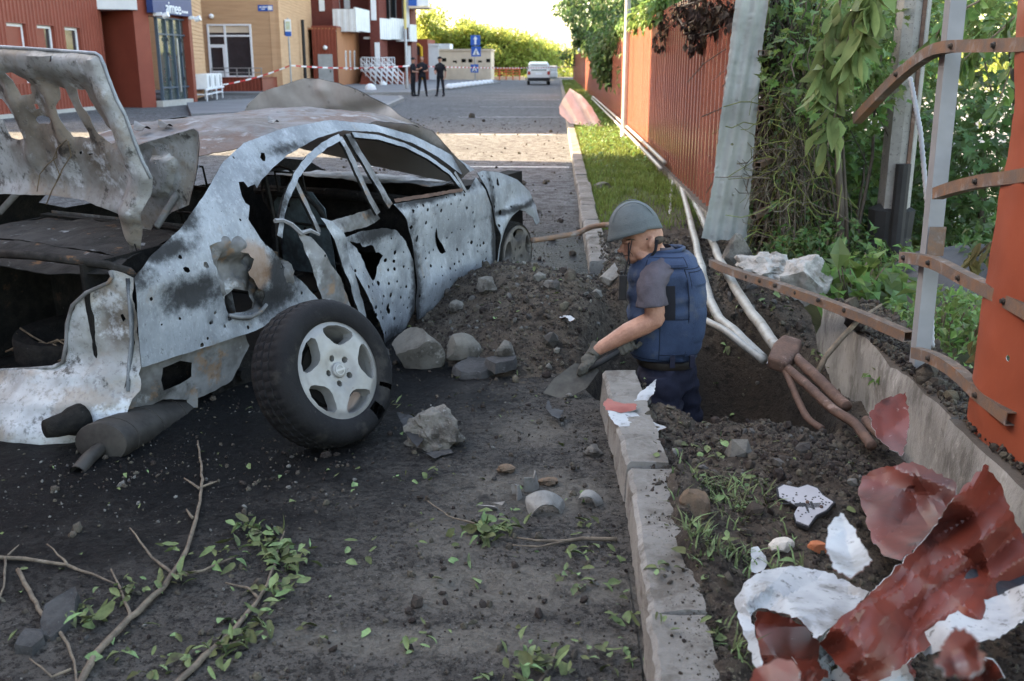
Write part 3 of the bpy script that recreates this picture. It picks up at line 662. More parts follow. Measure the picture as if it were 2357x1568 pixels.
# ---- near block behind the frame's left edge (it shades the street)
nb = empty('left_street_block', (-30, 0, 0), label='long red clad block closing the street on the left, out of frame', cat='building')
m = MB(); m.prism([(-17.5,-45), (-45,-45), (-45,19.4), (-17.5,19.4)], 0, BH+1.5, Matrix.Translation((30,0,0))); m.build('wall', REDW, nb)
m = MB(); m.prism([(-17.1,-45.4), (-45.4,-45.4), (-45.4,19.8), (-17.1,19.8)], BH+1.5, BH+1.8, Matrix.Translation((30,0,0))); m.build('roof_slab', STONE, nb)
# ---- substation
sub = empty('utility_substation', pt(1060, 97)+(0,), label='small beige flat roofed utility building with pale metal doors', cat='building')
Ys = 97; f = Face(pt(1009,Ys), pt(1130,Ys)); zt = f.at(1060,117)[1]; f2 = Face(pt(985,Ys-.3), pt(1010,Ys-.3)); zt2 = f2.at(1000,106)[1]
m = MB(); f.box(m, 0, f.L, 0, zt, -5, 0); m.build('wall', BEIGEW, sub); m = MB(); f.box(m, -.1, f.L+.1, zt, zt+.15, -5.1, .12); m.build('roof_slab', BEIGEW, sub)
m = MB(); f2.box(m, 0, f2.L, 0, zt2, -5, 0); m.build('taller_bay', WHITEW, sub); m = MB(); f2.box(m, -.1, f2.L+.1, zt2, zt2+.2, -5.1, .1); f.box(m, 0, 1.1, zt+.15, zt2+.2, -3, .05); m.build('taller_bay_roof', WHITEW, sub)
for px0, px1, py0, py1 in ((1018,1028,126,134),(1043,1052,132,138),(1063,1073,128,136),(1079,1088,128,136),(1101,1110,132,138),(1120,1129,128,136)):
    a = f.at(px0+8,py0+8); b = f.at(px1+8,py1+8); m = MB(); f.box(m, a[0]-.35, b[0]-.35, b[1], a[1], .0, .04); m.build('vent_opening', DARK, sub)
for px in (1050,1078,1112,1128):
    a = f.at(px-5,144); m = MB(); f.box(m, a[0]-.3, a[0]+.15, .1, a[1], 0, .05); m.build('door', BEIGEW, sub)
reparent_all(sub)
# ================================================================ trees and plants
def leaf_tri(p, d, n, L, W, fold=.25, droop=.2):
    """simple folded leaf: 6 verts, 4 tris"""
    s = d.cross(n).normalized(); a = p; b = p+d*L*.45; c = p+d*L-n*(L*droop)
    up_ = n*(W*fold)
    v = [a, b-s*W*.5+up_, b-n*0, b+s*W*.5+up_, c]
    return v, [(0,2,1),(0,3,2),(1,2,4),(2,3,4)]
MAPLE = [(0,0),(.12,.02),(.42,-.08),(.30,.14),(.52,.30),(.28,.36),(.30,.56),(.14,.50),(0,.95)]
def leaf_maple(p, d, n, L, droop=.15):
    s = d.cross(n).normalized(); v = []; 
    for x, y in MAPLE: v.append(p+s*(x*L)+d*(y*L)+n*(abs(x)*L*.25-droop*y*y*L))
    for x, y in MAPLE[1:-1]: v.append(p-s*(x*L)+d*(y*L)+n*(abs(x)*L*.25-droop*y*y*L))
    v.append(p+d*(.4*L)); k = len(MAPLE); c = len(v)-1
    f = [(i, i+1, c) for i in range(k-1)]
    lft = [0]+list(range(k, k+k-2))+[k-1]
    f += [(lft[i+1], lft[i], c) for i in range(k-1)]
    return v, f
def rv(): 
    while 1:
        q = Vector((random.uniform(-1,1), random.uniform(-1,1), random.uniform(-1,1)))
        if .05 < q.length < 1: return q.normalized()
def crown_points(c, rad, n, clumps, clump_r):
    """points in leaf clumps spread over an ellipsoid"""
    out = []; cs = []
    for k in range(clumps):
        q = rv()*(random.random()**.45); cs.append((Vector((q.x*rad[0], q.y*rad[1], q.z*rad[2])), clump_r*random.uniform(.6,1.35)))
    for k in range(n):
        q, r = random.choice(cs); e = rv()*r*(random.random()**.5); e.z *= .75
        out.append((c+q+e, (e+q*.25)))
    return out
def leaves(pts, size, style='tri', hang=.35):
    v = []; f = []
    for p, e in pts:
        L = size*random.uniform(.65,1.3); d = (rv()*.9+(e.normalized() if e.length > 0 else rv())*.6+Vector((0,0,-hang))).normalized()
        n = (rv()*.6+Vector((0,0,1))).normalized(); n = (n-d*n.dot(d)).normalized()
        a, b = leaf_tri(p, d, n, L, L*.6) if style == 'tri' else leaf_maple(p, d, n, L)
        k = len(v); v += a; f += [tuple(i+k for i in q) for q in b]
    return v, f
def limb_path(a, b, wob=.15, n=6):
    a = Vector(a); b = Vector(b); out = []
    for i in range(n+1):
        t = i/n; q = a.lerp(b, t); q += Vector((noise.noise((a.x*3+t*4, a.y, 1)), noise.noise((a.x, t*4+b.z, 5)), 0))*wob*math.sin(t*math.pi)*(b-a).length; out.append(q)
    return out
def tree(name, base, h, rad, leafn, lsize, lmat, label, group, clumps=26, clump_r=.7, cz=None, trunk_r=.12, style='tri', limbs=7, hang=.35, cat='tree'):
    root = empty(name, base, label=label, cat=cat, group=group)
    cz = h-rad[2]*.85 if cz is None else cz; c = Vector((0,0,cz)); m = MB()
    tp = limb_path((0,0,-.3), (random.uniform(-.2,.2), random.uniform(-.2,.2), cz+rad[2]*.4), .08, 8)
    m.tube(tp, [trunk_r*(1-.8*i/8)+.01 for i in range(9)], 8); m.build('trunk', BARK, root, True)
    m = MB()
    for k in range(limbs):
        t = random.uniform(.35,.95); a = tp[int(t*8)]; q = rv(); b = c+Vector((q.x*rad[0]*.8, q.y*rad[1]*.8, abs(q.z)*rad[2]*.7)); pth = limb_path(a, b, .12, 5)
        m.tube(pth, [trunk_r*.4*(1-.8*i/5)+.006 for i in range(6)], 5)
    m.build('limb', BARK, root, True) if limbs else None
    v, f = leaves(crown_points(c, rad, leafn, clumps, clump_r), lsize, style, hang)
    mesh('crown', v, f, lmat, root); return root
# --- far sunlit trees behind the substation
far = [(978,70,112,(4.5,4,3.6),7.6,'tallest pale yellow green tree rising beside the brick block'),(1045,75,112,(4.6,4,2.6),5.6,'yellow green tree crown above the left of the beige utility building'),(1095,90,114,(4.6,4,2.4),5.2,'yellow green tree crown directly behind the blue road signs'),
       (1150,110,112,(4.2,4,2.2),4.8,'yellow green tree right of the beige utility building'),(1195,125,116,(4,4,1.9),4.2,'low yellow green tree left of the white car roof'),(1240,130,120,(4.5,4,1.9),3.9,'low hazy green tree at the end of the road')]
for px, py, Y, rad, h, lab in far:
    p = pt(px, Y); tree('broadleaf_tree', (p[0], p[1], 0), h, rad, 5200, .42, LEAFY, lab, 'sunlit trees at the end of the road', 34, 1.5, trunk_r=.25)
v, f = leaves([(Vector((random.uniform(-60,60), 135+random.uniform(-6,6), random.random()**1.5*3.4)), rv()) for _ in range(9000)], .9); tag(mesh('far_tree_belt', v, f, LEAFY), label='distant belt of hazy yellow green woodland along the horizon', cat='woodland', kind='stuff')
# --- dark trees over the fence on the right
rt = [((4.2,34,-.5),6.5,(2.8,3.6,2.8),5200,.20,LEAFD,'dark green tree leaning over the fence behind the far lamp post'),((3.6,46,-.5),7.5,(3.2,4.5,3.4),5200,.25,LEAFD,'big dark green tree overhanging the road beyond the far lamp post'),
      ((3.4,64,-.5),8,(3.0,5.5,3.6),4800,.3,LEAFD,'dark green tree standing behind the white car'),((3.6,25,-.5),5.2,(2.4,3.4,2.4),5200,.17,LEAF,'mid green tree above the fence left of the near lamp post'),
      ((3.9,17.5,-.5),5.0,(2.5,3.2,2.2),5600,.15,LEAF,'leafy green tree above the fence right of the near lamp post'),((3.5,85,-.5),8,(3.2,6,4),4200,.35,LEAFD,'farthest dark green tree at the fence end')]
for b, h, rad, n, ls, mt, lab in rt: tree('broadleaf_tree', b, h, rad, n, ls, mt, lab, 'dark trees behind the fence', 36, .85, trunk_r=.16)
for b, h, rad, lab in (((11,15,-.9),6.5,(3.2,3.2,2.6),'sunlit yellow green tree beyond the lane at upper right'),((10.5,22,-.9),6.5,(3,3.5,2.8),'sunlit tree far behind the utility pole'),((15,19,-.9),7.5,(4,4,3),'pale sunlit tree glimpsed past the orange sheet')): tree('broadleaf_tree', b, h, rad, 4200, .24, LEAFY, lab, 'sunlit trees beyond the lane', 34, 1.0, trunk_r=.18)
# creeper spilling over the fence top
def creeper(name, pts, n, ls, mt, lab, r=.35, hang=.9):
    a = []
    for k in range(n):
        q = random.choice(pts); e = rv()*r*random.random()**.5; a.append((Vector(q)+e, e))
    v, f = leaves(a, ls, 'tri', hang); m = MB()
    for i in range(0, len(pts)-1): m.tube([Vector(pts[i])+rv()*.1, Vector(pts[i+1])+rv()*.1], .012, 4)
    base = Vector(pts[0]); root = empty(name, base, label=lab, cat='climbing plant')
    mesh('foliage', [p-base for p in v], f, mt, root); o = m.build('stem', TWIG, root); o.location = -base
    return root
creeper('creeper', [(1.5,y,2.28+.12*noise.noise((y,0,0))) for y in [26,27.5,29,30.5,32,34,36,38,41,44,48,52]]+[(1.38,29,2.0),(1.36,28.2,1.85),(1.36,28.4,1.6),(1.36,28.0,1.35),(1.36,30.5,1.9),(1.36,31,1.7)], 5200, .15, LEAFD, 'dark green creeper spilling over the fence top beyond the bright panel', .42)
creeper('creeper', [(1.55,y,2.36) for y in [15,16.5,18,19.5,21,23,25]], 2200, .12, LEAF, 'green creeper fringe along the fence top above the near lamp post', .25)
creeper('creeper', [atX(1700-30*k, 30+7*k, 1.42) for k in range(4)]+[atX(1620,20,1.42),atX(1600,60,1.4),atX(1605,95,1.4),atX(1560,30,1.42),atX(1530,60,1.42),atX(1520,100,1.4),atX(1590,20,1.42),atX(1650,15,1.42),atX(1640,50,1.42)], 620, .085, LEAFB, 'dead brown creeper hanging over the red fence top', .13, 1.2)
# --- grass on the verge
def grass(name, n, region, hgt, label, mt=GRASS, dens=None):
    v = []; f = []
    for k in range(n):
        x, y = region(); 
        if dens and random.random() > dens(x, y): continue
        z = soil_z(x,y)-.005 if y < 9.6 else .085+.01*noise.noise((x,y,0)); h = hgt*random.uniform(.4,1.5); a = random.uniform(0,6.28); b = Vector((math.cos(a), math.sin(a), 0)); w_ = .0035+.0022*max(0,(y-6))*.12
        s = Vector((-b.y, b.x, 0)); p = Vector((x,y,z)); lean = random.uniform(.2,1.1)*(1 if hgt > .04 else 1.8); k0 = len(v)
        v += [p-s*w_, p+s*w_, p+b*h*lean*.4+Vector((0,0,h*.7))-s*w_*.7, p+b*h*lean*.4+Vector((0,0,h*.7))+s*w_*.7, p+b*h*lean+Vector((0,0,h))]; f += [(k0,k0+1,k0+3,k0+2),(k0+2,k0+3,k0+4)]
    return tag(mesh(name, v, f, mt), label, 'grass', kind='stuff')
grass('verge_grass', 42000, lambda: (random.uniform(.42,1.47), 9+22*random.random()**1.5), .085, 'lush green grass along the verge below the red fence', dens=lambda x,y: min(1,(y-8.6)/4+.1)*(1 if fbm((x,y),1.3,3,1)>.0-.02*max(0,y-16) else .22))
grass('verge_grass', 12000, lambda: (random.uniform(.42,1.47), random.uniform(30,90)), .16, 'distant green grass strip beside the far kerb')
grass('near_grass', 3800, lambda: (random.uniform(.40,.75), random.uniform(1.6,3.6)), .034, 'short trampled grass behind the near kerb', LEAFG, lambda x,y: sstep(.0,.35,fbm((x,y),2.6,3,7))*(1-sstep(.5,.75,x)*.6))
# weed rosettes among the grass in the sunlit spot
a = []
for k in range(1500):
    x = random.uniform(.44,1.42); y = random.choice([random.gauss(20,2.2), random.gauss(26,3), random.uniform(14,40)]); a.append((Vector((x,y,.11+random.random()*.12)), rv()))
v, f = leaves(a, .07, 'tri', -.3); tag(mesh('verge_weeds', v, f, LEAF), 'broad leaved green weeds among the verge grass', 'weeds', kind='stuff')
# --- thicket of dry vines hanging behind the hanging sheet
th = empty('dry_vine_thicket', (1.9, 7.6, -.3), label='dense tangle of dry brown vines beside the hanging sheet', cat='thicket')
m = MB(); mg = MB(); W0 = Vector((1.9,7.6,-.3))
for k in range(620):
    px = random.triangular(1752,1910,1775); py = random.uniform(-60,420); Y = random.uniform(8.15,9.2)-max(0,px-1790)*.008; p = atY(px, py, Y); L = random.uniform(.25,1.1); q = []; d = Vector((random.gauss(.12,.3), random.gauss(.1,.3), -1)); 
    for i in range(6): q.append(p-W0); d = (d+rv()*.45+Vector((0,0,-.12))).normalized(); p = p+d*(L/5)
    (m if random.random() < .8 else mg).tube(q, [random.uniform(.0025,.0055)]*6, 4, False)
for k in range(260):
    px = random.triangular(1765,1920,1800); py = random.uniform(200,560); p = atY(px, py, random.uniform(7.4,8.8)); q = []; d = Vector((random.gauss(0,.8), random.gauss(0,.5), -.4))
    for i in range(6): q.append(p-W0); d = (d+rv()*.7).normalized(); p = p+d*random.uniform(.05,.14)
    (m if random.random() < .55 else mg).tube(q, [random.uniform(.002,.004)]*6, 4, False)
o = m.build('dry_vines', VINE, th); tag(o, kind='stuff'); o = mg.build('green_vines', VINEG, th); tag(o, kind='stuff')
a = []
for k in range(900): a.append((atY(random.uniform(1770,1920), random.uniform(-40,560), random.uniform(7.6,8.8))-W0, rv()))
v, f = leaves(a, .06); tag(mesh('vine_leaves', v, f, LEAFD, th), kind='stuff')
a = [(atY(random.uniform(1745,1880), random.uniform(-20,560), random.uniform(8.6,9.4))-W0, rv()) for k in range(2200)]
v, f = leaves(a, .11); tag(mesh('dead_leaves', v, f, LEAFB, th), kind='stuff')
# --- maples behind the wall on the right
def maple(base, crown, n, ls, lab, mt=LEAF, h=4, tr=.05):
    b = Vector(base); root = empty('young_maple', b, label=lab, cat='tree', group='young maples behind the wall')
    m = MB(); m.tube(limb_path((0,0,-.1), Vector(crown[0][0])-b, .06, 6), [tr*(1-.12*i) for i in range(7)], 6); m.build('trunk', BARK, root, True)
    pts = []; m = MB()
    for c, r, w_ in crown:
        c = Vector(c)-b
        m.tube(limb_path(Vector((0,0,.4)), c, .1, 4), [tr*.4,tr*.3,tr*.25,tr*.2,tr*.1], 4)
        for k in range(int(n*w_)): e = rv()*random.random()**.4; pts.append((c+Vector((e.x*r[0],e.y*r[1],e.z*r[2])), e))
    m.build('limb', BARK, root, True); v, f = leaves(pts, ls, 'maple', .5); mesh('crown', v, f, mt, root); return root
random.seed(21)
maple(atY(1960,640,7.4)+Vector((0,0,-.5)), [(atY(1930,150,7.6),(.55,.6,.55),1),(atY(1840,60,8.4),(.5,.5,.5),.8),(atY(2040,60,8.2),(.5,.6,.5),.9),(atY(1990,330,8.6),(.45,.6,.5),.7),(atY(1870,300,8.8),(.3,.4,.5),.6)], 520, .085, 'maple filling the gap left of the concrete utility pole')
maple(atY(2280,640,8.5)+Vector((0,0,-.6)), [(atY(2260,330,8.2),(.75,.6,.35),1.2),(atY(2170,470,8.8),(.55,.6,.45),1),(atY(2290,500,8.0),(.55,.5,.3),.6),(atY(2240,220,9.0),(.7,.6,.3),.6)], 430, .1, 'dark maple spreading between grey post and orange sheet', LEAFD)
maple(atY(2000,700,9.5)+Vector((0,0,-.8)), [(atY(1960,470,9.5),(.7,.6,.5),1.3),(atY(1900,560,9.2),(.7,.6,.4),1.2),(atY(2050,560,9.8),(.8,.6,.5),1.3),(atY(2080,380,10),(.7,.7,.6),1.2),(atY(1900,420,9.6),(.5,.6,.6),1)], 420, .1, 'dark low maple in the shade behind the utility pole', LEAFD)
maple(atY(2300,300,9)+Vector((.6,0,-2.6)), [(atY(2320,60,8.5),(.6,.5,.25),.6),(atY(2240,20,9.5),(.6,.6,.3),.7),(atY(2120,10,10),(.7,.8,.5),1)], 420, .095, 'maple twigs across the upper right corner')
maple(atY(2060,560,11.5)+Vector((0,0,-1)), [(atY(2060,250,11.5),(.9,.8,.7),1.2),(atY(1980,420,12),(.9,.8,.7),1.2),(atY(2150,380,11),(.8,.8,.6),1),(atY(2240,560,10.5),(.9,.7,.4),1),(atY(2130,90,12),(1,.8,.6),1)], 420, .12, 'tall maple filling the gap behind the grey post')
maple(atY(1850,500,11)+Vector((0,0,-1)), [(atY(1850,150,10.5),(.7,.7,.6),1.2),(atY(1900,300,11),(.8,.8,.7),1.2),(atY(1950,90,11),(.9,.8,.6),1.1),(atY(1870,470,11),(.8,.8,.6),1)], 420, .12, 'maple crown behind the dry vine tangle')
# low undergrowth behind the wall
def shrub(px, py, Y, r, n, ls, lab, mt=LEAF, style='tri'):
    b = atY(px, py, Y); root = empty('leafy_shrub', b, label=lab, cat='shrub', group='undergrowth behind the wall'); pts = []
    for k in range(n): e = rv()*random.random()**.5; pts.append((Vector((e.x*r[0], e.y*r[1], abs(e.z)*r[2])), e))
    v, f = leaves(pts, ls, style, .1); mesh('foliage', v, f, mt, root)
    m = MB()
    for k in range(7): m.tube(limb_path((0,0,-.1), (random.uniform(-.5,.5)*r[0], random.uniform(-.5,.5)*r[1], r[2]*.7), .2, 3), .005, 4)
    m.build('stem', TWIG, root); return root
shrub(1975,690,6.0,(.32,.25,.3),95,.16,'broad leaved bright green seedling beside the wall top',LEAF); shrub(2060,660,6.8,(.5,.4,.3),600,.07,'dense low green shrub at the foot of the utility pole')
shrub(2190,790,5.0,(.42,.4,.28),700,.055,'low green weeds behind the post foot'); shrub(2250,760,5.6,(.5,.4,.25),600,.06,'leafy weeds below the dark membrane heap'); shrub(1900,610,7.4,(.5,.4,.35),600,.07,'shaded green weeds behind the chipped stump',LEAFD)
shrub(2340,620,6.4,(.4,.4,.4),500,.07,'green undergrowth right of the membrane heap',LEAFD); shrub(2130,880,4.4,(.25,.3,.12),260,.045,'small weeds on the wall top by the post')
# hanging wilted branch at the top
def hang_leaf(p, d, n, L, W, curl):
    s = d.cross(n).normalized(); v = []; f = []
    tw = random.uniform(-.35,.35)
    for i in range(6):
        t = i/5; w_ = W*math.sin(math.pi*min(1,t*.95+.04))**.8*random.uniform(.72,1.15); c = p+d*(L*t)-n*(curl*L*t*t)+s*(tw*L*t*t)
        v += [c-s*w_+n*w_*.55, c, c+s*w_+n*w_*.55]
        if i:
            k = (i-1)*3; f += [(k,k+1,k+4,k+3),(k+1,k+2,k+5,k+4)]
    return v, f
def hanging_branch(name, stems, n, L, mt, lab, cat='branch'):
    base = Vector(stems[0][0]); root = empty(name, base, label=lab, cat=cat); v = []; f = []
    for st in stems:
        MB().tube([Vector(q)-base for q in st], [.008-.005*i/len(st) for i in range(len(st))], 5).build('twig', TWIG, root)
        for k in range(n):
            t = random.random()*(len(st)-1.01); i = int(t); p = Vector(st[i]).lerp(Vector(st[i+1]), t-i)-base; d = (Vector((random.gauss(0,.45), random.gauss(0,.45), -1))).normalized(); nn = rv(); nn = (nn-d*nn.dot(d)).normalized()
            a, b = hang_leaf(p+rv()*.03, d, nn, L*random.uniform(.6,1.25), L*random.uniform(.16,.26), random.uniform(-.5,.5)); k0 = len(v); v += a; f += [tuple(i_+k0 for i_ in q) for q in b]
    mesh('foliage', v, f, mt, root, True); return root
Yh = 5.0
hanging_branch('wilted_branch', [[atY(2000,-40,Yh),atY(1960,60,Yh),atY(1935,170,Yh),atY(1920,270,Yh),atY(1905,335,Yh)],[atY(1940,-40,Yh+.1),atY(1925,60,Yh+.1),atY(1895,150,Yh+.05),atY(1870,215,Yh)],[atY(2010,-30,Yh-.1),atY(2000,50,Yh-.1),atY(1975,110,Yh-.1)]], 34, .16, LEAFW, 'wilted pale green leafy branch hanging down at the top')
hanging_branch('wilted_branch', [[atY(2330,540,3.9),atY(2280,560,4.0),atY(2235,600,4.1)],[atY(2357,480,3.9),atY(2320,540,4.0),atY(2290,600,4.0)],[atY(2357,330,3.9),atY(2340,380,3.9)]], 12, .10, LEAFO, 'olive withered leaves hanging beside the orange sheet')
hanging_branch('wilted_branch', [[atY(2290,700,3.9),atY(2270,760,3.9),atY(2255,800,3.9)]], 10, .1, LEAFO, 'withered leaves hanging low beside the orange sheet')
hanging_branch('leafy_branch', [[atY(2357,20,7),atY(2280,90,7),atY(2200,150,7)],[atY(2357,60,7.2),atY(2330,150,7.2),atY(2290,260,7.2)],[atY(2260,0,7),atY(2180,40,7),atY(2150,90,7)]], 26, .13, LEAF, 'green twigs crossing in the upper right corner')
# ================================================================ fence, foundation wall, wrecked panels
def ribbed_sheet_mesh(L, h, pitch=.24, dep=.032):
    P = []; u = 0
    while u < L-1e-6:
        for du, w_ in ((0,0),(.50,0),(.58,-dep),(.92,-dep),(1.0,0)): P.append((min(L,u+du*pitch), w_))
        u += pitch
    v = [(w_, u, 0) for u, w_ in P]+[(w_, u, h) for u, w_ in P]; n = len(P)
    return v, [(i+1,i,n+i,n+i+1) for i in range(n-1)]
fen = empty('metal_fence', (1.5, 10.6, .2), label='long red brown profiled sheet metal fence on a low concrete base', cat='fence')
v, f = ribbed_sheet_mesh(1.2, 2.08); me = None; y = 10.62; k = 0
while y < 98:
    mt = REDP
    if me is None: o = mesh('fence_sheet', v, f, mt, fen); me = o.data
    else: o = inst('fence_sheet', me, fen)
    o.location = (random.uniform(-.006,.006), y-10.6, 0); o.rotation_euler = (0, random.uniform(-.004,.004), random.uniform(-.004,.004)); y += 1.2
# nearest, torn sheet: only its upper part is left, hanging at a slant
v, f = ribbed_sheet_mesh(1.9, 2.08); v = [(x, yy, z+ (max(0,(1.9-yy))*.0)) for x,yy,z in v]
def cutsheet(u, z):
    r = ((u/.24) % 1); return -.032*(sstep(.5,.58,r)-sstep(.92,1.0,r))
sheet('fence_sheet', [(0.9,.0),(1.9,0),(1.9,2.08),(-.75,2.2),(-.45,1.45),(.05,1.0),(.5,.35)], [ngon_hole(.75,1.05,.018), ngon_hole(1.3,.7,.008), ngon_hole(1.1,.5,.007)], .028, lambda u, z: (cutsheet(u,z), u-1.9, z), [GREYBACK, REDP], fen, .002)
m = MB()
for z in (.35, 1.75): m.box((.02,-1.6,z), (.06,87,z+.04))
for p_ in (.35,1.75): pass
for z in (.35,1.75): m = MB(); m.box((.02,-1.6,z),(.06,87,z+.04)); m.build('fence_rail', RUST, fen)
pm = None
for k in range(30):
    if pm is None: o = MB().box((.06,0,-.5),(.12,.06,2.0)).build('fence_post', GREYP, fen); pm = o.data
    else: o = inst('fence_post', pm, fen)
    o.location = (0, .4+k*2.9, 0)
# foundation wall: a cast strip broken around the crater
def cast_block(name, y0, y1, x0, x1, z0, z1, mt, par, seed=0, brk0=0, brk1=0, d=.07):
    nx = max(3,int((x1-x0)/d)); ny = max(4,int((y1-y0)/d)); nz = max(3,int((z1-z0)/d)); bm = bmesh.new()
    bmesh.ops.create_cube(bm, size=1)
    bmesh.ops.subdivide_edges(bm, edges=bm.edges[:], cuts=1, use_grid_fill=True)
    bm.free(); v = []; f = []; idx = {}
    def vid(i,j,k):
        if (i,j,k) not in idx:
            p = Vector((x0+(x1-x0)*i/nx, y0+(y1-y0)*j/ny, z0+(z1-z0)*k/nz)); e = .005*fbm(p,5,4,seed)+.005*fbm(p,18,3,seed+1)
            p += Vector((e, e*.6, e))
            if k == nz and (i in (0,nx)): p.z -= .008+.03*max(0,fbm((p.y,seed),3,3,seed)); p.x += (.008 if i == 0 else -.008)
            if j == 0: p.y += brk0*(.5+fbm(p,6,4,seed+3))
            if j == ny: p.y -= brk1*(.5+fbm(p,6,4,seed+4))
            idx[(i,j,k)] = len(v); v.append(p)
        return idx[(i,j,k)]
    for i in range(nx):
        for j in range(ny):
            f.append((vid(i,j,0),vid(i,j+1,0),vid(i+1,j+1,0),vid(i+1,j,0))); f.append((vid(i,j,nz),vid(i+1,j,nz),vid(i+1,j+1,nz),vid(i,j+1,nz)))
    for i in range(nx):
        for k in range(nz):
            f.append((vid(i,0,k),vid(i+1,0,k),vid(i+1,0,k+1),vid(i,0,k+1))); f.append((vid(i,ny,k),vid(i,ny,k+1),vid(i+1,ny,k+1),vid(i+1,ny,k)))
    for j in range(ny):
        for k in range(nz):
            f.append((vid(0,j,k),vid(0,j,k+1),vid(0,j+1,k+1),vid(0,j+1,k))); f.append((vid(nx,j,k),vid(nx,j+1,k),vid(nx,j+1,k+1),vid(nx,j,k+1)))
    return mesh(name, v, f, mt, par, True, autosmooth=45)
wall = empty('foundation_wall', (0,0,0), label='low grey concrete foundation wall broken at the crater', cat='wall')
cast_block('wall_section', .6, 3.52, 1.44, 1.74, -.8, .30, CONCW, wall, 1, 0, .03)
cast_block('wall_section', 3.53, 5.42, 1.46, 1.75, -.8, .31, CONCW, wall, 4, .0, .12)
cast_block('wall_section', 8.7, 98, 1.42, 1.66, -.5, .22, CONCW, wall, 9, .1, 0, .6)
def rock(name, loc, size, mt, label, cat='rubble', group=None, sub=3, rough=.4, sc=1.3, seed=0, rot=(0,0,0), facet=6, par=None):
    v, f = rock_data(size, sub, rough, sc, seed, facet); o = mesh(name, v, f, mt, par, True, autosmooth=22); o.location = loc; o.rotation_euler = rot
    if label: tag(o, label, cat, group)
    return o
CONCP = mat('white_plastered_concrete', (.34,.33,.31), (.2,.193,.178), sc=11, rough=.95, bump=.8, bsc=30, layers=[dict(c=(.12,.105,.09), sc=7, lo=.54, hi=.66, amt=.8)])
rock('wall_fragment', atY(1850,640,6.0), (.16,.16,.2), CONCP, 'pale chipped concrete stump of the wall beside the crater', 'wall fragment', None, 4, .5, 1.8, 3)
rock('wall_fragment', atY(1705,590,7.2)+Vector((0,0,-.02)), (.14,.12,.22), CONCB, 'grey concrete slab tilted under the hanging sheet', 'wall fragment', None, 3, .3, 1.2, 14, (.2,-.5,.3))
rock('wall_fragment', atY(1770,600,6.9)+Vector((0,0,-.05)), (.2,.25,.14), CONCP, 'heap of crumbled pale concrete left of the chipped stump', 'wall fragment', None, 4, .7, 2.2, 21)
# hanging sheet showing its grey back
HY = 8.0
hs = [atY(px, py, HY) for px, py in ((1760,-30),(1688,-30),(1672,120),(1650,300),(1642,400),(1630,470),(1614,548),(1640,556),(1690,551),(1719,556),(1724,450),(1736,280),(1748,100))]
hol = [(p.x, p.z) for p in hs]
def hang_lift(u, z):
    r = ((u-.1*(z-.2)+5)/.105) % 1; rib = .022*(sstep(.05,.14,r)-sstep(.55,.64,r))
    return (u, HY - .10*(z-.2) + rib + .02*fbm((u,z),2.5,3,2)+ .03*sstep(1.3,1.25,u)*0, z)
hp = sheet('hanging_sheet', hol, [ngon_hole(1.36,.95,.012), ngon_hole(1.45,.7,.008), ngon_hole(1.4,.55,.007)], .022, hang_lift, [GREYBACK, REDP], None, .002, .004)
tag(hp, 'torn fence sheet hanging with its grey back to the road', 'metal sheet')
# rail stubs behind the hanging sheet
stub = None
for i, (px, py) in enumerate(((1752,122),(1752,250),(1744,380),(1735,500))):
    p = atY(px, py, 7.85); m = MB(); m.sqtube([(.35,.55,0),(0,0,0)], .05, .04, wall=.004); o = m.build('rail_stub', RUST); o.location = p; o.rotation_euler = (0,0,.15)
    tag(o, ['topmost', 'second from top', 'third from top', 'lowest'][i]+' rusty square rail end poking out behind the hanging sheet', 'metal rail', 'rail ends behind the hanging sheet')
# grey post with its bent rails
pb = atX(2118, 822, 1.55); ptop = atX(2200, -60, 1.55)
post = empty('fence_post', pb, label='grey painted square steel post standing on the concrete wall', cat='post')
m = MB(); m.sqtube([(0,0,-.15),(ptop.x-pb.x, ptop.y-pb.y, 2.3)], .062, .062, (0,1,0), .004); pst = m.build('upright', GREYP, post)
m = MB(); m.box((-.033,-.034,.44),(.033,-.031,.56)); m.build('rust_patch', RUST, post)
BOLT = mat('dark_bolt', (.05,.048,.046), (.08,.06,.045), sc=20, rough=.6, metal=.5)
def bent_rail(label, pix, w=.042, h=.045, xs=None, bolts=(), nm='bent_rail'):
    P = []
    for i, (px, py) in enumerate(pix): P.append(atX(px, py, (xs[i] if xs else 1.50)))
    # smooth the bend
    Q = [P[0]]
    for i in range(1, len(P)):
        for k in range(1, 5):
            t = k/4; a = P[max(i-2,0)]; b = P[i-1]; c = P[i]; d = P[min(i+1,len(P)-1)]
            Q.append(.5*((2*b)+(c-a)*t+(2*a-5*b+4*c-d)*t*t+(3*b-a-3*c+d)*t*t*t))
    base = Q[0].copy(); root = empty(nm, base, label=label, cat='metal rail', group='bent fence rails')
    m = MB(); m.sqtube([q-base for q in Q], w, h, (0,0,1), .0035); m.build('tube', RUST, root)
    for t in bolts:
        i = min(len(Q)-2, int(t*(len(Q)-1))); q = Q[i]-base; d = (Q[i+1]-Q[i]).normalized(); s = d.cross(Vector((0,0,1))).normalized(); s = s if s.x < 0 else -s
        b = MB().lathe([(0,-.004),(.012,-.004),(.012,.002),(.008,.004),(.008,.01),(0,.01)], 8, Matrix.Translation(q+s*(w/2+.002)) @ s.to_track_quat('Z','Y').to_matrix().to_4x4()); b.build('bolt', BOLT, root)
    return root
bent_rail('rusty rail bent down to the left from the post top', [(2450,92),(2357,103),(2250,106),(2160,113),(2090,158),(2030,215),(1972,275)], xs=[1.5]*4+[1.49,1.47,1.44], bolts=(.08,.25,.45,.72))
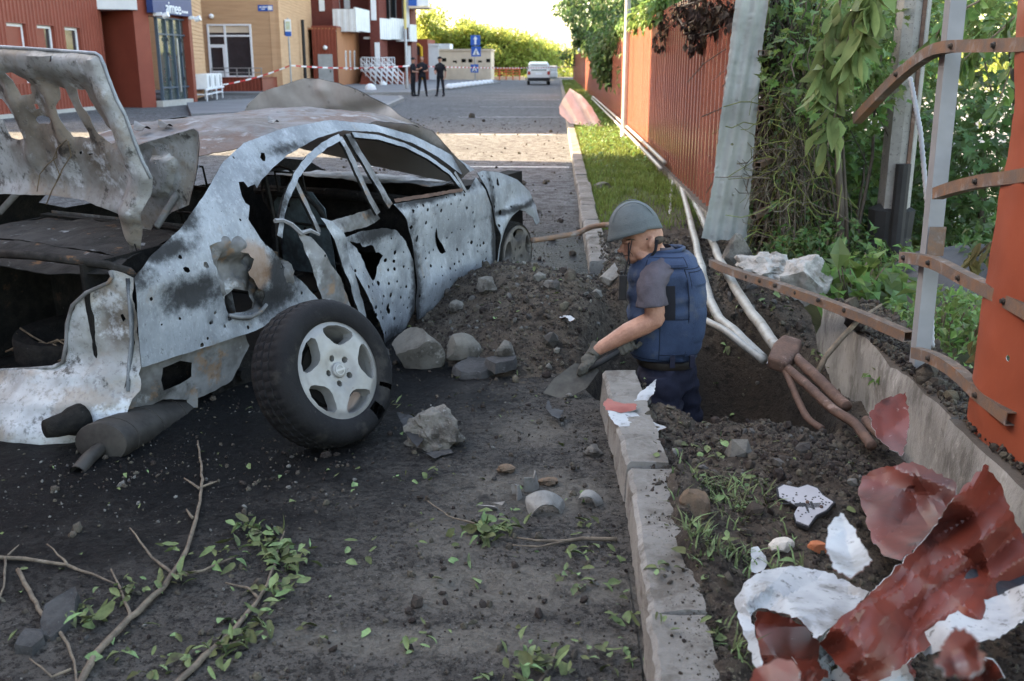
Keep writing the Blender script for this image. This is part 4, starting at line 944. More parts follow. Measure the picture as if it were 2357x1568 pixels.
bent_rail('short rusty rail end right of the post at mid height', [(2420,395),(2340,408),(2260,418),(2200,432),(2158,446)], bolts=(.5,))
bent_rail('dirt covered rusty rail crossing the post at knee height', [(2400,735),(2300,680),(2220,640),(2150,605),(2080,592)], bolts=(.2,.5,.75,.95))
bent_rail('lowest rusty rail curving down right from the post foot', [(2330,965),(2260,910),(2200,855),(2150,825),(2108,812)], xs=[1.49]*5, bolts=(.3,.75))
Lr = [atY(2092,775,4.25), atY(2000,735,4.55), atY(1880,690,5.0), atY(1780,655,5.45), atY(1700,630,5.95), atY(1660,615,6.3), atY(1640,605,6.55)]
base = Lr[0].copy(); root = empty('fallen_rail', base, label='long rusty square rail lying aslant over the crater edge', cat='metal rail', group='bent fence rails')
m = MB(); m.sqtube([q-base for q in Lr], .05, .045, (0,0,1), .0035); m.build('tube', RUST, root)
for px, py, Y in ((1950,708,4.74),(1890,685,4.95),(1838,668,5.2),(1790,652,5.4),(1755,641,5.6),(1725,632,5.8)):
    q = atY(px, py+3, Y)-base+Vector((-.02,-.03,0)); MB().lathe([(0,0),(.012,0),(.012,.008),(0,.012)], 8, Matrix.Translation(q) @ Vector((-.8,-.6,0)).to_track_quat('Z','Y').to_matrix().to_4x4()).build('bolt', BOLT, root)
# rebar leaning behind the post
def rebar(name, pts, r, mt, label):
    m = MB(); Q = []
    for i in range(len(pts)-1):
        for k in range(24): Q.append(Vector(pts[i]).lerp(Vector(pts[i+1]), k/24))
    Q.append(Vector(pts[-1])); m.tube(Q, [r*(1.25 if i % 2 else .9) for i in range(len(Q))], 8); base = Vector(pts[0]); o = m.build(name, mt, None, True); o.data.transform(Matrix.Translation(-base)); o.location = base
    return tag(o, label, 'rebar')
rebar('steel_bar', [atX(2095,180,1.75), atX(2118,300,1.73), atX(2135,480,1.7), atX(2142,640,1.7), atX(2145,800,1.68)], .011, GREYP, 'ribbed grey steel bar leaning behind the grey post')
# right edge: standing orange sheet
def orange_lift(u, z): 
    p = atX(2225,1010,1.5); return (1.5-.02*math.sin(u*9)+.012*fbm((u,z),3,3,5), 3.5-u, z)
tag(sheet('fence_sheet', [(.02,.25),(.12,.21),(.33,.16),(.62,.10),(1.2,.1),(1.2,2.2),(-.15,2.2),(.10,1.4),(.05,.9),(.04,.55)], [ngon_hole(.3,.62,.012), ngon_hole(.42,.95,.01)], .035, orange_lift, [ORANGEP, GREYBACK], None, .002, .004), 'bright orange red fence sheet standing at the right edge', 'metal sheet')
# concrete utility pole beyond, with a brown strip and black sleeve
b_ = atY(2035,650,7.6); up_ = empty('utility_pole', (b_.x, b_.y, -.4), label='speckled concrete utility pole with black cable sleeve behind the fence', cat='utility pole')
SPECK = mat('speckled_concrete', (.27,.265,.25), (.2,.195,.185), sc=4, rough=.9, bump=.3, bsc=80, layers=[dict(c=(.06,.06,.055), sc=45, lo=.58, hi=.66, amt=.8)])
m = MB(); m.prism([(-.09,-.10),(-.02,-.13),(.07,-.12),(.12,-.04),(.11,.1),(-.08,.1)], -.2, 6); m.build('shaft', SPECK, up_)
m = MB(); m.box((.03,-.14,.9),(.055,-.115,6)); m.build('conduit', RUSTD, up_)
m = MB(); m.tube([(.0,-.16,.2),(0,-.16,1.25)], .055, 10); m.lathe([(.06,.95),(.17,.9),(.16,.7),(.18,.6),(.17,.3),(.15,.1)], 12); m.build('cable_sleeve', BLACKP, up_)
# dark membrane heap beyond the wall
v, f = rock_data((.62,.7,.42), 4, .25, .9, 31); v = [Vector((p.x,p.y,max(p.z,-.1))) for p in v]
MEMB = mat('dark_grey_membrane', (.06,.066,.074), (.05,.055,.062), sc=4, rough=.7, bump=.3, bsc=14)
o = mesh('membrane_heap', v, f, MEMB, None, True); o.location = atY(2230,690,6.4)+Vector((.15,.3,-.12)); tag(o, 'dark grey membrane heap behind the fence rails', 'tarpaulin')
# silver pipes along the fence foot, bent into the crater
def pipe(label, pts, r, mt=PIPEP, bands=0, cat='pipe', group='pipes in the crater', name='pipe'):
    P = [Vector(p) for p in pts]; Q = [P[0]]
    for i in range(1, len(P)):
        for k in range(1, 7):
            t = k/6; a = P[max(i-2,0)]; b = P[i-1]; c = P[i]; d = P[min(i+1,len(P)-1)]
            Q.append(.5*((2*b)+(c-a)*t+(2*a-5*b+4*c-d)*t*t+(3*b-a-3*c+d)*t*t*t))
    Q = [q+Vector((noise.noise((q.y*3,q.x*3,1)), 0, noise.noise((q.y*3,5,q.x*3))))*(.012 if q.y < 9 else 0) for q in Q]; base = Q[0].copy(); m = MB(); m.tube([q-base for q in Q], [r*(1+.10*noise.noise((i*.7,0,r*50))) for i in range(len(Q))], 10)
    o = m.build(name, mt, None, True); o.location = base; return tag(o, label, cat, group)
for k, (x, z, lab) in enumerate(((1.38,.34,'upper silver pipe running along the fence foot'),(1.34,.26,'lower silver pipe running along the fence foot'))):
    pipe(lab, [(x,12.9,z),(x,20,z+.02),(x,40,z)], .026, group='pipes along the fence foot')
pipe('thin silver pipe dropping from the fence bracket behind the helmet', [atY(1553,400,12.9), atY(1545,440,11.8), atY(1542,490,10.2), atY(1546,535,9.2), atY(1548,560,8.6)], .02)
pipe('silver pipe passing behind the vest down into the crater', [atY(1560,402,12.9), atY(1575,455,10.8), atY(1598,545,8.2), atY(1622,650,6.4), atY(1650,720,5.6), atY(1700,775,5.1), atY(1755,825,4.85)], .028)
pipe('silver pipe nearest the red fence leading down to the crater', [atY(1566,405,12.9), atY(1600,470,10.4), atY(1635,545,8.4), atY(1658,600,7.2), atY(1690,660,6.1), atY(1740,735,5.35), atY(1800,815,4.75)], .03)
pipe('short silver pipe emerging beside the vest at belt height', [atY(1590,715,5.5), atY(1640,745,5.3), atY(1690,780,5.05), atY(1757,830,4.8)], .02)
m = MB(); m.lathe([(0,-.06),(.05,-.06),(.06,0),(.05,.06),(0,.06)], 10); o = m.build('pipe_bracket', RUSTD, None, True); o.location = atY(1558,402,12.85); tag(o, 'dark clamp joining the pipes at the fence foot', 'bracket')
pipe('left brown rusty pipe curling out of the joint', [atY(1800,835,4.7), atY(1815,870,4.55), atY(1835,920,4.4), atY(1860,962,4.25), atY(1895,988,4.15)], .016, RUSTD)
pipe('middle brown rusty pipe running from the joint to the soil', [atY(1795,830,4.7), atY(1850,880,4.45), atY(1910,935,4.2), atY(1965,972,4.05), atY(1985,1000,3.95), atY(2005,1030,3.85)], .022, RUSTD)
pipe('right brown rusty pipe running beside the concrete wall', [atY(1820,810,4.75), atY(1870,858,4.5), atY(1920,910,4.3), atY(1950,935,4.2)], .026, RUSTD)
pipe('short brown rusty pipe end half buried near the wall', [atY(1995,965,4.1), atY(2020,1000,3.95), atY(2055,1030,3.85)], .02, RUSTD)
o = MB().prism([(-.055,-.11),(.045,-.12),(.06,.0),(.05,.1),(-.05,.11),(-.07,.02)], -.035, .04).build('pipe_sleeve', RUSTD); bevelled(o, .018, 3); o.location = atY(1808,815,4.72); o.rotation_euler = (.35,.1,-.5); tag(o, 'flattened rusty metal sleeve clamping the pipes over the crater', 'pipe sleeve')
m = MB(); P = [atY(1878,868,4.55), atY(1900,822,4.6), atY(1935,780,4.65), atY(1975,738,4.7), atY(2030,700,4.75)]; base = P[0].copy(); m.tube([p-base for p in P], [.016,.013,.014,.012,.004], 6); o = m.build('broken_branch', TWIG, None, True); o.location = base; tag(o, 'splintered branch leaning across the concrete wall', 'branch')
# lamp posts
def lamp(px, py, top_px, label, cam_=False, r=.06):
    b = G(px, py, .1); root = empty('lamp_post', b, label=label, cat='lamp post', group='lamp posts along the fence')
    m = MB(); m.lathe([(r*1.9,0),(r*1.9,.02),(r*1.3,.06),(r,.3),(r*.95,4),(r*.8,9),(0,9)], 14); m.build('shaft', GALV, root, True)
    if cam_:
        m = MB(); m.tube([(-.05,0,2.6),(-.35,-.1,2.6)], .05, 6); m.lathe([(0,-.2),(.1,-.2),(.12,.15),(0,.15)], 8, Matrix.Translation((-.4,-.15,2.5)) @ Matrix.Rotation(R(70),4,'X')); m.build('camera', WHITEP, root)
    return root
lamp(1436,322,0,'thick galvanised lamp post in front of the red fence'); lamp(1343,192,0,'slim lamp post with camera standing before the far fence', True, .09)
lamp(1357,176,0,'farthest thin post at the end of the fence', False, .07)
# ================================================================ burnt car
random.seed(5)
BURNT = mat('burnt_bare_steel', spec=.4, c1=(.235,.257,.28), c2=(.145,.16,.178), sc=3.2, rough=.5, metal=.12, bump=.25, bsc=30, stretch=(1.5,1.5,.7), rvar=.2, lo=.38, hi=.66, layers=[
    dict(c=(.12,.13,.145), sc=2.1, lo=.52, hi=.68, det=9, amt=.8), dict(c=(.36,.38,.405), sc=7, lo=.56, hi=.7, amt=.6),
    dict(c=(.21,.17,.135), sc=5, lo=.6, hi=.7, amt=.5), dict(c=(.13,.14,.155), sc=48, lo=.52, hi=.62, amt=.3), dict(c=(.42,.445,.47), sc=60, lo=.56, hi=.62, amt=.25), dict(c=(.035,.035,.037), sc=28, lo=.63, hi=.69, amt=.7), dict(c=(.05,.05,.052), k='vor', sc=36, lo=.07, hi=.13, mask=(3,.45,.6), amt=.9),
    dict(c=(.008,.008,.009), k='blob', pts=[((.22,-.86,.76),(.15,.3,.16)), ((-.36,-.84,.80),(.17,.3,.075)), ((.12,-.86,.66),(.2,.3,.10)), ((-.45,-.8,1.01),(.16,.3,.05)), ((-.28,-.8,1.12),(.08,.3,.06)), ((1.35,-.86,.30),(.06,.3,.5)), ((1.7,-.86,.16),(.7,.3,.07)), ((2.28,-.86,.55),(.035,.3,.5)), ((-.66,-.8,.95),(.1,.3,.08)), ((.6,-.86,1.33),(.25,.3,.03)), ((1.6,-.86,.93),(.5,.3,.03)), ((1.0,-.86,.82),(.3,.3,.05)), ((1.05,-.9,.16),(.25,.4,.08)), ((.3,-.8,1.12),(.1,.3,.12)), ((2.6,-.8,.70),(.4,.3,.025))], wob=2.2, sc=16, soft=.55, amt=.93, rough=.9),
    dict(c=(.20,.11,.06), k='blob', pts=[((.02,-.86,.84),(.1,.3,.12))], wob=.9, sc=12, soft=.3, amt=.7)])
BURNTR = mat('burnt_rusty_roof', (.15,.146,.15), (.085,.068,.06), sc=3, rough=.7, metal=.1, bump=.3, bsc=30, layers=[
    dict(c=(.11,.066,.05), sc=2.4, lo=.48, hi=.62, amt=.8), dict(c=(.27,.285,.30), sc=4.6, lo=.57, hi=.67, amt=.6), dict(c=(.03,.03,.03), sc=16, lo=.6, hi=.7, amt=.8)])
BURNTI = mat('sooty_inner_steel', (.19,.193,.197), (.09,.087,.084), sc=4, rough=.65, metal=.15, bump=.2, bsc=30, layers=[
    dict(c=(.42,.44,.46), sc=5, lo=.56, hi=.7, amt=.7), dict(c=(.22,.125,.065), sc=6, lo=.55, hi=.66, amt=.65), dict(c=(.02,.019,.018), sc=3.2, lo=.52, hi=.66, det=9, amt=.85)])
LIDM = mat('burnt_lid_steel', (.36,.38,.395), (.22,.22,.215), sc=3, rough=.5, metal=.15, bump=.15, bsc=30, spec=.35, layers=[
    dict(c=(.10,.078,.06), k='blob', pts=[((-.5,-.18,1.52),(.3,.32,.2)), ((-.48,-.42,1.42),(.3,.12,.2)), ((-.7,-.72,.72),(.2,.12,.1))], wob=1.6, sc=9, soft=.6, amt=.88),
    dict(c=(.22,.185,.15), sc=3.6, lo=.46, hi=.6, amt=.75), dict(c=(.50,.535,.57), sc=4.2, lo=.56, hi=.66, amt=.75), dict(c=(.025,.023,.021), sc=8, lo=.56, hi=.66, det=9, amt=.88), dict(c=(.12,.115,.11), sc=40, lo=.53, hi=.62, amt=.5), dict(c=(.18,.1,.055), sc=7, lo=.65, hi=.74, amt=.6)])
HOODM = mat('burnt_hood_steel', (.44,.42,.40), (.34,.325,.31), sc=2.5, rough=.65, metal=.05, bump=.12, bsc=20, layers=[
    dict(c=(.05,.048,.045), sc=9, lo=.6, hi=.68, mask=(2.5,.48,.6), amt=.9), dict(c=(.42,.42,.415), sc=14, lo=.63, hi=.71, amt=.6), dict(c=(.06,.055,.05), k='axis', ax=2, lo=1.30, hi=1.16, wob=.25, sc=6, amt=.85)])
CHAR = mat('charred_black', (.006,.006,.006), (.016,.0145,.013), sc=14, rough=.9, bump=.6, bsc=50, layers=[dict(c=(.10,.10,.10), sc=26, lo=.64, hi=.72, amt=.6), dict(c=(.06,.034,.02), sc=8, lo=.62, hi=.72, amt=.7)])
DECKM = mat('charred_rusty_deck', (.035,.032,.030), (.015,.014,.013), sc=8, rough=.85, bump=.5, bsc=40, layers=[dict(c=(.3,.31,.32), sc=9, lo=.6, hi=.7, amt=.7), dict(c=(.19,.09,.04), sc=6, lo=.6, hi=.7, amt=.8)])
TYREM = mat('tyre_rubber', (.014,.014,.015), (.009,.009,.01), sc=6, rough=.75, spec=.12, bump=.25, bsc=60, layers=[dict(c=(.034,.032,.029), sc=7, lo=.52, hi=.66, amt=.7), dict(c=(.10,.09,.08), sc=45, lo=.66, hi=.74, amt=.5)])
RIMM = mat('dusty_alloy', (.25,.25,.245), (.19,.187,.18), sc=5, rough=.45, metal=.35, layers=[dict(c=(.13,.11,.09), sc=30, lo=.63, hi=.71, amt=.7), dict(c=(.25,.225,.195), sc=6, lo=.55, hi=.7, amt=.5)])
RIMB = mat('burnt_alloy', (.16,.145,.13), (.09,.082,.075), sc=9, rough=.7, metal=.2, layers=[dict(c=(.3,.29,.27), sc=8, lo=.6, hi=.7, amt=.6)])
EXH = mat('sooty_exhaust', (.06,.055,.05), (.035,.032,.03), sc=7, rough=.6, metal=.4, layers=[dict(c=(.03,.028,.026), sc=9, lo=.56, hi=.68, amt=.7)])
car = empty('burnt_car', (-2.20,5.02,-.22), label='burnt out bullet riddled pale grey sedan with trunk lid open', cat='car')
car.rotation_mode = 'XYZ'; car.rotation_euler = (0, -.042, R(63.3))
CM = Matrix.Translation(car.location) @ Euler((0,-.042,R(63.3))).to_matrix().to_4x4(); CMi = CM.inverted(); CO = CMi @ _c
def cray(px, py): return CMi.to_3x3() @ ray(px, py)
def side(x, z):
    y = .865
    if z > .88: y -= (z-.88)*.30+(z-.88)**2*.45
    if z < .45: y -= (.45-z)**2*.5
    if x < -.1: y -= (-.1-x)**2*.12
    if x > 2.5: y -= (x-2.5)**2*.16
    return -y
def SP(px, py):
    d = cray(px, py); y = -.86
    for i in range(50):
        p = CO+d*((y-CO.y)/d.y); y = .5*y+.5*side(p.x, p.z)
    return (p.x, p.z)
def on_surf(px, py, f):
    """sight line meets the surface x = f(y, z); returns (y, z)"""
    d = cray(px, py); x = f(-.4, .8)
    for i in range(140):
        p = CO+d*((x-CO.x)/d.x); x = .82*x+.18*f(p.y, p.z)
    return (p.y, p.z)
r6 = lambda zx, zy: (873.7+zx/3.333, 268.8+zy/3.333); r5 = lambda zx, zy: (470.4+zx/3.029, 255.4+zy/3.029); r4 = lambda zx, zy: (zx/2.222, 403.2+zy/2.222)
def holes_from(lst, r0=.009):
    out = []; dents = []
    for q in lst:
        x, z = SP(*q[0]); r = r0*(q[1] if len(q) > 1 else random.uniform(.7,1.15)); ax = q[2] if len(q) > 2 else random.uniform(.8,1.2); an = q[3] if len(q) > 3 else random.uniform(0,3)
        out.append(ngon_hole(x, z, r, 6 if r < .02 else 8, ax, an)); dents.append((x, z, r*max(1,ax)))
    return out, dents
def side_lift(dents, bulge=None, soft=()):
    def L(x, z):
        y = side(x, z)
        for (a, b, r) in dents:
            d2 = ((x-a)**2+(z-b)**2)/(r*2.2)**2
            if d2 < 6: y += .55*r*math.exp(-d2)
        for (a, b, sx, sz, h) in soft: y += h*math.exp(-((x-a)/sx)**2-((z-b)/sz)**2)
        y += .006*fbm((x,z),3.5,3,12)
        if bulge: y += bulge(x, z)
        return (x, y, z)
    return L
def rnd_holes(poly, n, avoid, mn=.035, r=(.004,.008)):
    xs = [p[0] for p in poly]; zs = [p[1] for p in poly]; out = []; dn = []; c = [(a,b) for a,b,_ in avoid]; t = 0
    while len(out) < n and t < 4000:
        t += 1; x = random.uniform(min(xs),max(xs)); z = random.uniform(min(zs),max(zs))
        if not inpoly(x,z,poly) or any(math.hypot(x-a,z-b) < mn for a,b in c): continue
        if any(math.hypot(x-(p[0]),z-p[1]) < .03 for p in densify(poly,.03)): continue
        rr = min(.013, random.lognormvariate(math.log(.0048),.5)); out.append(ngon_hole(x,z,rr,5)); dn.append((x,z,rr)); c.append((x,z))
    return out, dn
# --- right quarter panel with C pillar and roof rail
qout = [SP(*p) for p in ((326,846),(318,740),(309,642),(345,592),(420,522),(480,432),(514,372),(560,330),(650,296),(760,276),(860,286),(950,311),(1020,346),(1080,381),(1094,392))]
qin = [SP(*p) for p in ((1062,402),(1010,362),(950,329),(870,304),(790,300),(730,318),(660,357),(600,415),(572,470),(570,505),(600,550),(640,590),(690,640),(738,694),(700,705),(640,735),(590,762),(450,806))]
big = [SP(*r5(a,b)) for a,b in ((38,935),(90,925),(150,900),(205,935),(250,985),(300,990),(345,1040),(330,1100),(300,1120),(340,1180),(385,1240),(430,1260),(445,1370),(400,1420),(330,1410),(180,1420),(140,1300),(100,1180),(75,1060))]
hl, dn = holes_from([(r5(25,1075),1.6),(r5(435,930),1.2),(r5(520,970),1.7),(r5(565,1085),1.5),(r5(670,1135),1.3,1.5,2),(r5(425,325),1.7,1.8,.7),(r5(85,1410),1),(r5(195,1450),1.5),(r5(55,1480),1),(r5(320,1510),1.1),(r5(205,325),.7),(r5(250,760),.8),(r5(155,1500),.7),(r5(690,1270),.8),(r5(745,1240),.8),
    (r4(930,420),1.2),(r4(965,485),1.6),(r4(780,635),1),(r4(925,735),.8),(r4(1090,755),1.1),(r4(1110,705),.8),(r4(1035,870),1.2),(r4(1065,835),.8),(r4(830,765),.6),(r4(1160,775),.8)])
tear = [SP(*r5(a,b)) for a,b in ((235,500),(275,490),(300,530),(350,515),(370,550),(340,610),(310,660),(280,650),(255,590))]
sheet('quarter_panel', qout+qin, [big,tear]+hl, .024, side_lift(dn, None, [(.28,.80,.07,.1,.03),(-.36,.8,.15,.06,.012),(.1,.62,.2,.06,.03)]), [BURNT, CHAR], car, .004, .0015, .006)
# crumpled inner wheelhouse behind the big hole
def wh_lift(x, z): return (x, -.80+.09*fbm((x,z),6,4,3)+.25*max(0,z-1.0), z)
sheet('inner_wheelhouse', [(-.26,.55),(-.26,1.06),(.02,1.04),(.3,.8),(.4,.6),(.2,.55)], [[(-.12,.60),(.03,.6),(.05,.70),(-.06,.74),(-.13,.70)]], .022, wh_lift, [BURNTI, CHAR], car, .003, .004)
m = MB(); P = [SP(*r5(a,b)) for a,b in ((180,1425),(250,1440),(330,1440),(400,1400),(440,1350))]; m.tube([(x, side(x,z)+.005, z) for x,z in P], [.008,.011,.012,.012,.009], 6); m.build('torn_edge', BURNTI, car, True)
# --- front door
fd = [SP(*p) for p in ((906,470),(940,464),(1000,455),(1064,440),(1080,436),(1096,408),(1118,438),(1133,480),(1140,540),(1141,600),(1135,640),(1100,668),(1060,690),(1000,716),(960,738),(957,700),(960,640),(952,560),(935,505))]
hl, dn = holes_from([(r6(250,850),1.9),(r6(265,725),1.4),(r6(305,940),1.3,2.0,1.3),(r6(345,680),1.3),(r6(378,715),1.2),(r6(365,815),1.4),(r6(450,680),1.2),(r6(485,720),1.5),(r6(545,1165),1),(r6(550,670),.7),(r6(580,600),1),(r6(610,1020),1.2),(r6(650,1055),1.1),(r6(675,700),1.3),(r6(715,965),1.7),(r6(720,735),1),(r6(735,845),1.2),(r6(755,990),.9),(r6(780,990),1.3),(r6(805,970),1.2),(r6(405,1045),.9),(r6(410,850),.8),(r6(430,1285),.8),(r6(375,1090),1),(r6(410,1145),1.4),(r6(345,1230),.8),(r6(580,1130),1.2),(r6(750,1210),1.2),(r6(800,1120),1.2,1.6,1.4),(r6(488,1155),.8),(r6(565,890),.8),(r6(625,865),.7),(r6(515,620),.7)])
hx = [SP(*r6(a,b)) for a,b in ((450,850),(462,880),(480,930),(510,980),(528,1040),(505,1055),(488,1045),(455,960),(443,900))]
h2, d2 = rnd_holes(fd, 34, dn+[(p[0],p[1],.02) for p in hx])
sheet('front_door', fd, [hx]+hl+h2, .024, side_lift(dn+d2, None, [(SP(*r6(490,900))[0],SP(*r6(490,900))[1],.07,.12,.02),(1.6,.6,.3,.12,.018),(1.75,.4,.25,.07,-.012)]), [BURNT, CHAR], car, .004)
# --- front fender
ff = [SP(*p) for p in ((1099,398),(1112,393),(1150,397),(1190,414),(1220,442),(1234,475),(1237,505),(1229,517),(1222,500),(1205,486),(1190,483),(1172,497),(1158,528),(1150,565),(1146,612),(1143,600),(1144,540),(1137,480),(1122,436))]
hl, dn = holes_from([(r6(795,455),.9),(r6(850,480),1.4),(r6(922,505),1.9,1.8,1.3),(r6(885,540),1.1),(r6(930,737),1.8),(r6(890,690),1.2),(r6(905,835),1.3),(r6(995,690),.9)])
sheet('front_fender', ff, hl, .022, side_lift(dn, lambda x,z: -.03*math.exp(-((math.hypot(x-2.62,z-.34)-.37)/.05)**2)), [BURNT, CHAR], car, .004)
m = MB()
for s_ in (-.5,): m.box((2.2,-.72,.3),(2.95,-.60,.9))
m.build('front_wheelhouse', DARK, car)
# --- rear door, blown outwards
rd = [SP(*p) for p in ((776,548),(800,545),(830,533),(880,525),(912,530),(934,556),(950,600),(956,660),(954,715),(925,770),(892,800),(868,790),(850,745),(826,690),(800,620))]
hl, dn = holes_from([(r6(135,1045),1.5),(r6(95,935),.8),(r6(125,1110),1.3),(r6(70,1105),1.4),(r6(95,1370),1.4),(r6(75,1490),2.2),(r6(80,1280),1.2),(r6(190,1150),1.1)]+[(r5(a,b),c) for a,b,c in ((1100,1220,1.3),(1225,1205,1.8),(1310,1290,1.3),(1140,1360,1.7),(1120,1395,1.5),(1180,1395,1.1),(1130,1415,1.6),(1195,1435,1.4),(1280,1370,2.6),(1240,1290,1),(1160,1210,1.2),(1300,1110,1),(1345,990,1.4),(1015,1110,1.3),(1350,1190,1.1),(1210,1340,1),(1375,1300,1.2))])
tr = [SP(*r5(a,b)) for a,b in ((1010,900),(1060,910),(1110,950),(1180,940),(1215,990),(1270,1010),(1240,1090),(1215,1160),(1170,1185),(1130,1130),(1080,1030))]
h2, d2 = rnd_holes(rd, 26, dn+[(p[0],p[1],.02) for p in tr], .04)
def rd_b(x, z):
    t = sstep(1.3, .7, x); return -.10*t*t*sstep(.1,.6,1.0-z) - .05*sstep(.5,.15,z)*t + .05*math.exp(-((x-.98)/.12)**2-((z-.62)/.12)**2)
sheet('rear_door', rd, [tr]+hl+h2, .022, side_lift(dn+d2, rd_b), [BURNT, CHAR], car, .004, .003, .008)
# folded inner strips of the rear door
def flat_strip(name, pix, off, mt, d=.02, holes=(), crm=.015, seed=1):
    P = [SP(*p) for p in pix]
    return sheet(name, P, list(holes), d, lambda x, z: (x, side(x,z)+off(x,z)+crm*fbm((x,z),7,3,seed), z), mt, car, .003, .002)
flat_strip('rear_door_inner_panel', ((676,535),(712,545),(735,575),(775,640),(815,735),(800,742),(762,718),(742,700),(720,640)), lambda x,z: -.02, [BURNTI, CHAR], holes=[ngon_hole(*SP(738,588),.008,6)])
flat_strip('rear_door_edge', ((722,500),(752,508),(775,532),(795,600),(822,690),(835,760),(820,745),(800,680),(780,610),(752,540)), lambda x,z: -.04, [BURNT, CHAR], seed=4)
flat_strip('rear_door_rail', ((775,512),(850,490),(872,482),(890,505),(862,525),(800,540)), lambda x,z: .05, [BURNTI, CHAR], seed=6)
flat_strip('window_rail', ((905,458),(990,445),(1062,433),(1064,440),(990,453),(908,466)), lambda x,z: -.006, [RUSTD, CHAR], crm=.002)
m = MB(); P = [SP(*r5(a,b)) for a,b in ((470,765),(520,760),(580,790),(640,850),(700,830),(760,860))]; m.tube([(x, side(x,z)-.02-.02*i/5, z) for i,(x,z) in enumerate(P)], [.012,.01,.012,.014,.011,.008], 5); m.build('torn_edge', BURNTI, car)
def frame_strip(name, pix, w_, mt, off=0):
    P = [SP(*p) for p in pix]; m = MB(); Q = []
    for i in range(len(P)-1):
        for k in range(5): Q.append(Vector(P[i]).lerp(Vector(P[i+1]), k/5))
    Q.append(Vector(P[-1])); L_ = []; R__ = []
    for i, q in enumerate(Q):
        t = (Q[min(i+1,len(Q)-1)]-Q[max(i-1,0)]).normalized(); n = Vector((-t.y, t.x)); L_.append(q+n*w_); R__.append(q-n*w_)
    return sheet(name, [tuple(q) for q in L_+R__[::-1]], [], .012, lambda x, z: (x, side(x,z)+off+.006*fbm((x,z),14,3,2), z), [mt, CHAR] if sum((L_+R__[::-1])[i].x*(L_+R__[::-1])[(i+1)%(2*len(Q))].y-(L_+R__[::-1])[(i+1)%(2*len(Q))].x*(L_+R__[::-1])[i].y for i in range(2*len(Q))) > 0 else [mt, CHAR], car, .016, .001)
frame_strip('rear_window_frame', ((642,545),(647,500),(658,455),(680,405),(712,362),(745,335),(782,315)), .016, BURNT, -.005)
frame_strip('rear_window_frame', ((782,315),(800,345),(825,400),(850,455),(872,492)), .02, BURNTI, 0)
frame_strip('window_divider', ((678,414),(695,450),(715,490),(735,535)), .014, BURNTI, .0)
frame_strip('pillar', ((806,308),(830,350),(862,400),(892,455),(905,475)), .026, BURNTI, .015)
frame_strip('front_window_frame', ((812,310),(870,316),(930,334),(985,362),(1035,398),(1066,438)), .014, BURNT, -.002)
frame_strip('mirror_sail', ((1045,396),(1060,420),(1072,442)), .012, BURNTI, -.004)
# --- roof, crumpled
def roof_lift(x, y):
    e = abs(y)/.62; z = 1.455-.06*e*e*1.1-.02*e**4
    z -= .16*max(0,(.55-x))**1.6*1.2+.28*max(0,x-1.35)**1.9
    z += .016*fbm((x,y),4,4,8)+.02*math.exp(-((x-.62)/.05)**2)*math.exp(-((y+.5)/.2)**2) - .03*math.exp(-((x-.3)/.2)**2-((y+.2)/.3)**2)
    return (x, y, z)
sheet('roof', [(-.03,-.47),(.3,-.57),(.7,-.60),(1.1,-.60),(1.5,-.585),(1.9,-.56),(1.95,0),(1.9,.56),(1.1,.60),(.3,.57),(-.03,.47),(-.07,0)], [], .032, lambda x,y: roof_lift(x,y), [BURNTR, CHAR], car, .003, .003)
for (x,y,z,s_) in ((.22,.02,1.42,.05),(.34,-.02,1.425,.045),(.62,-.52,1.44,.035)):
    sheet('torn_flap', [(0,0),(1,.1),(1.1,.8),(.5,1.1),(-.1,.7)], [], .16, lambda u,v,x=x,y=y,z=z,s_=s_: (x+u*s_*1.3, y+v*s_*1.6, z+s_*(.2+.7*v*v*.6+.4*math.sin(u*3))), [BURNTI, CHAR], car, .002)
# --- left side silhouette
ls = [(-.66,.54),(-.64,.93),(-.31,1.08),(.11,1.31),(.62,1.41),(1.03,1.42),(1.37,1.37),(1.67,1.28),(2.1,1.03),(2.43,.97),(2.83,.78),(2.95,.6),(2.9,.5),(2.3,.25),(1.3,.18),(.4,.25),(-.3,.3)]
sheet('left_side', ls, [[(.12,1.02),(.3,1.19),(.7,1.31),(1.05,1.34),(1.12,.95),(.3,.96)],[(1.22,.94),(1.16,1.33),(1.5,1.27),(1.8,1.1),(1.95,.93)]], .06, lambda x,z: (x, -side(x,z), z), [CHAR, BURNTI], car, .003)
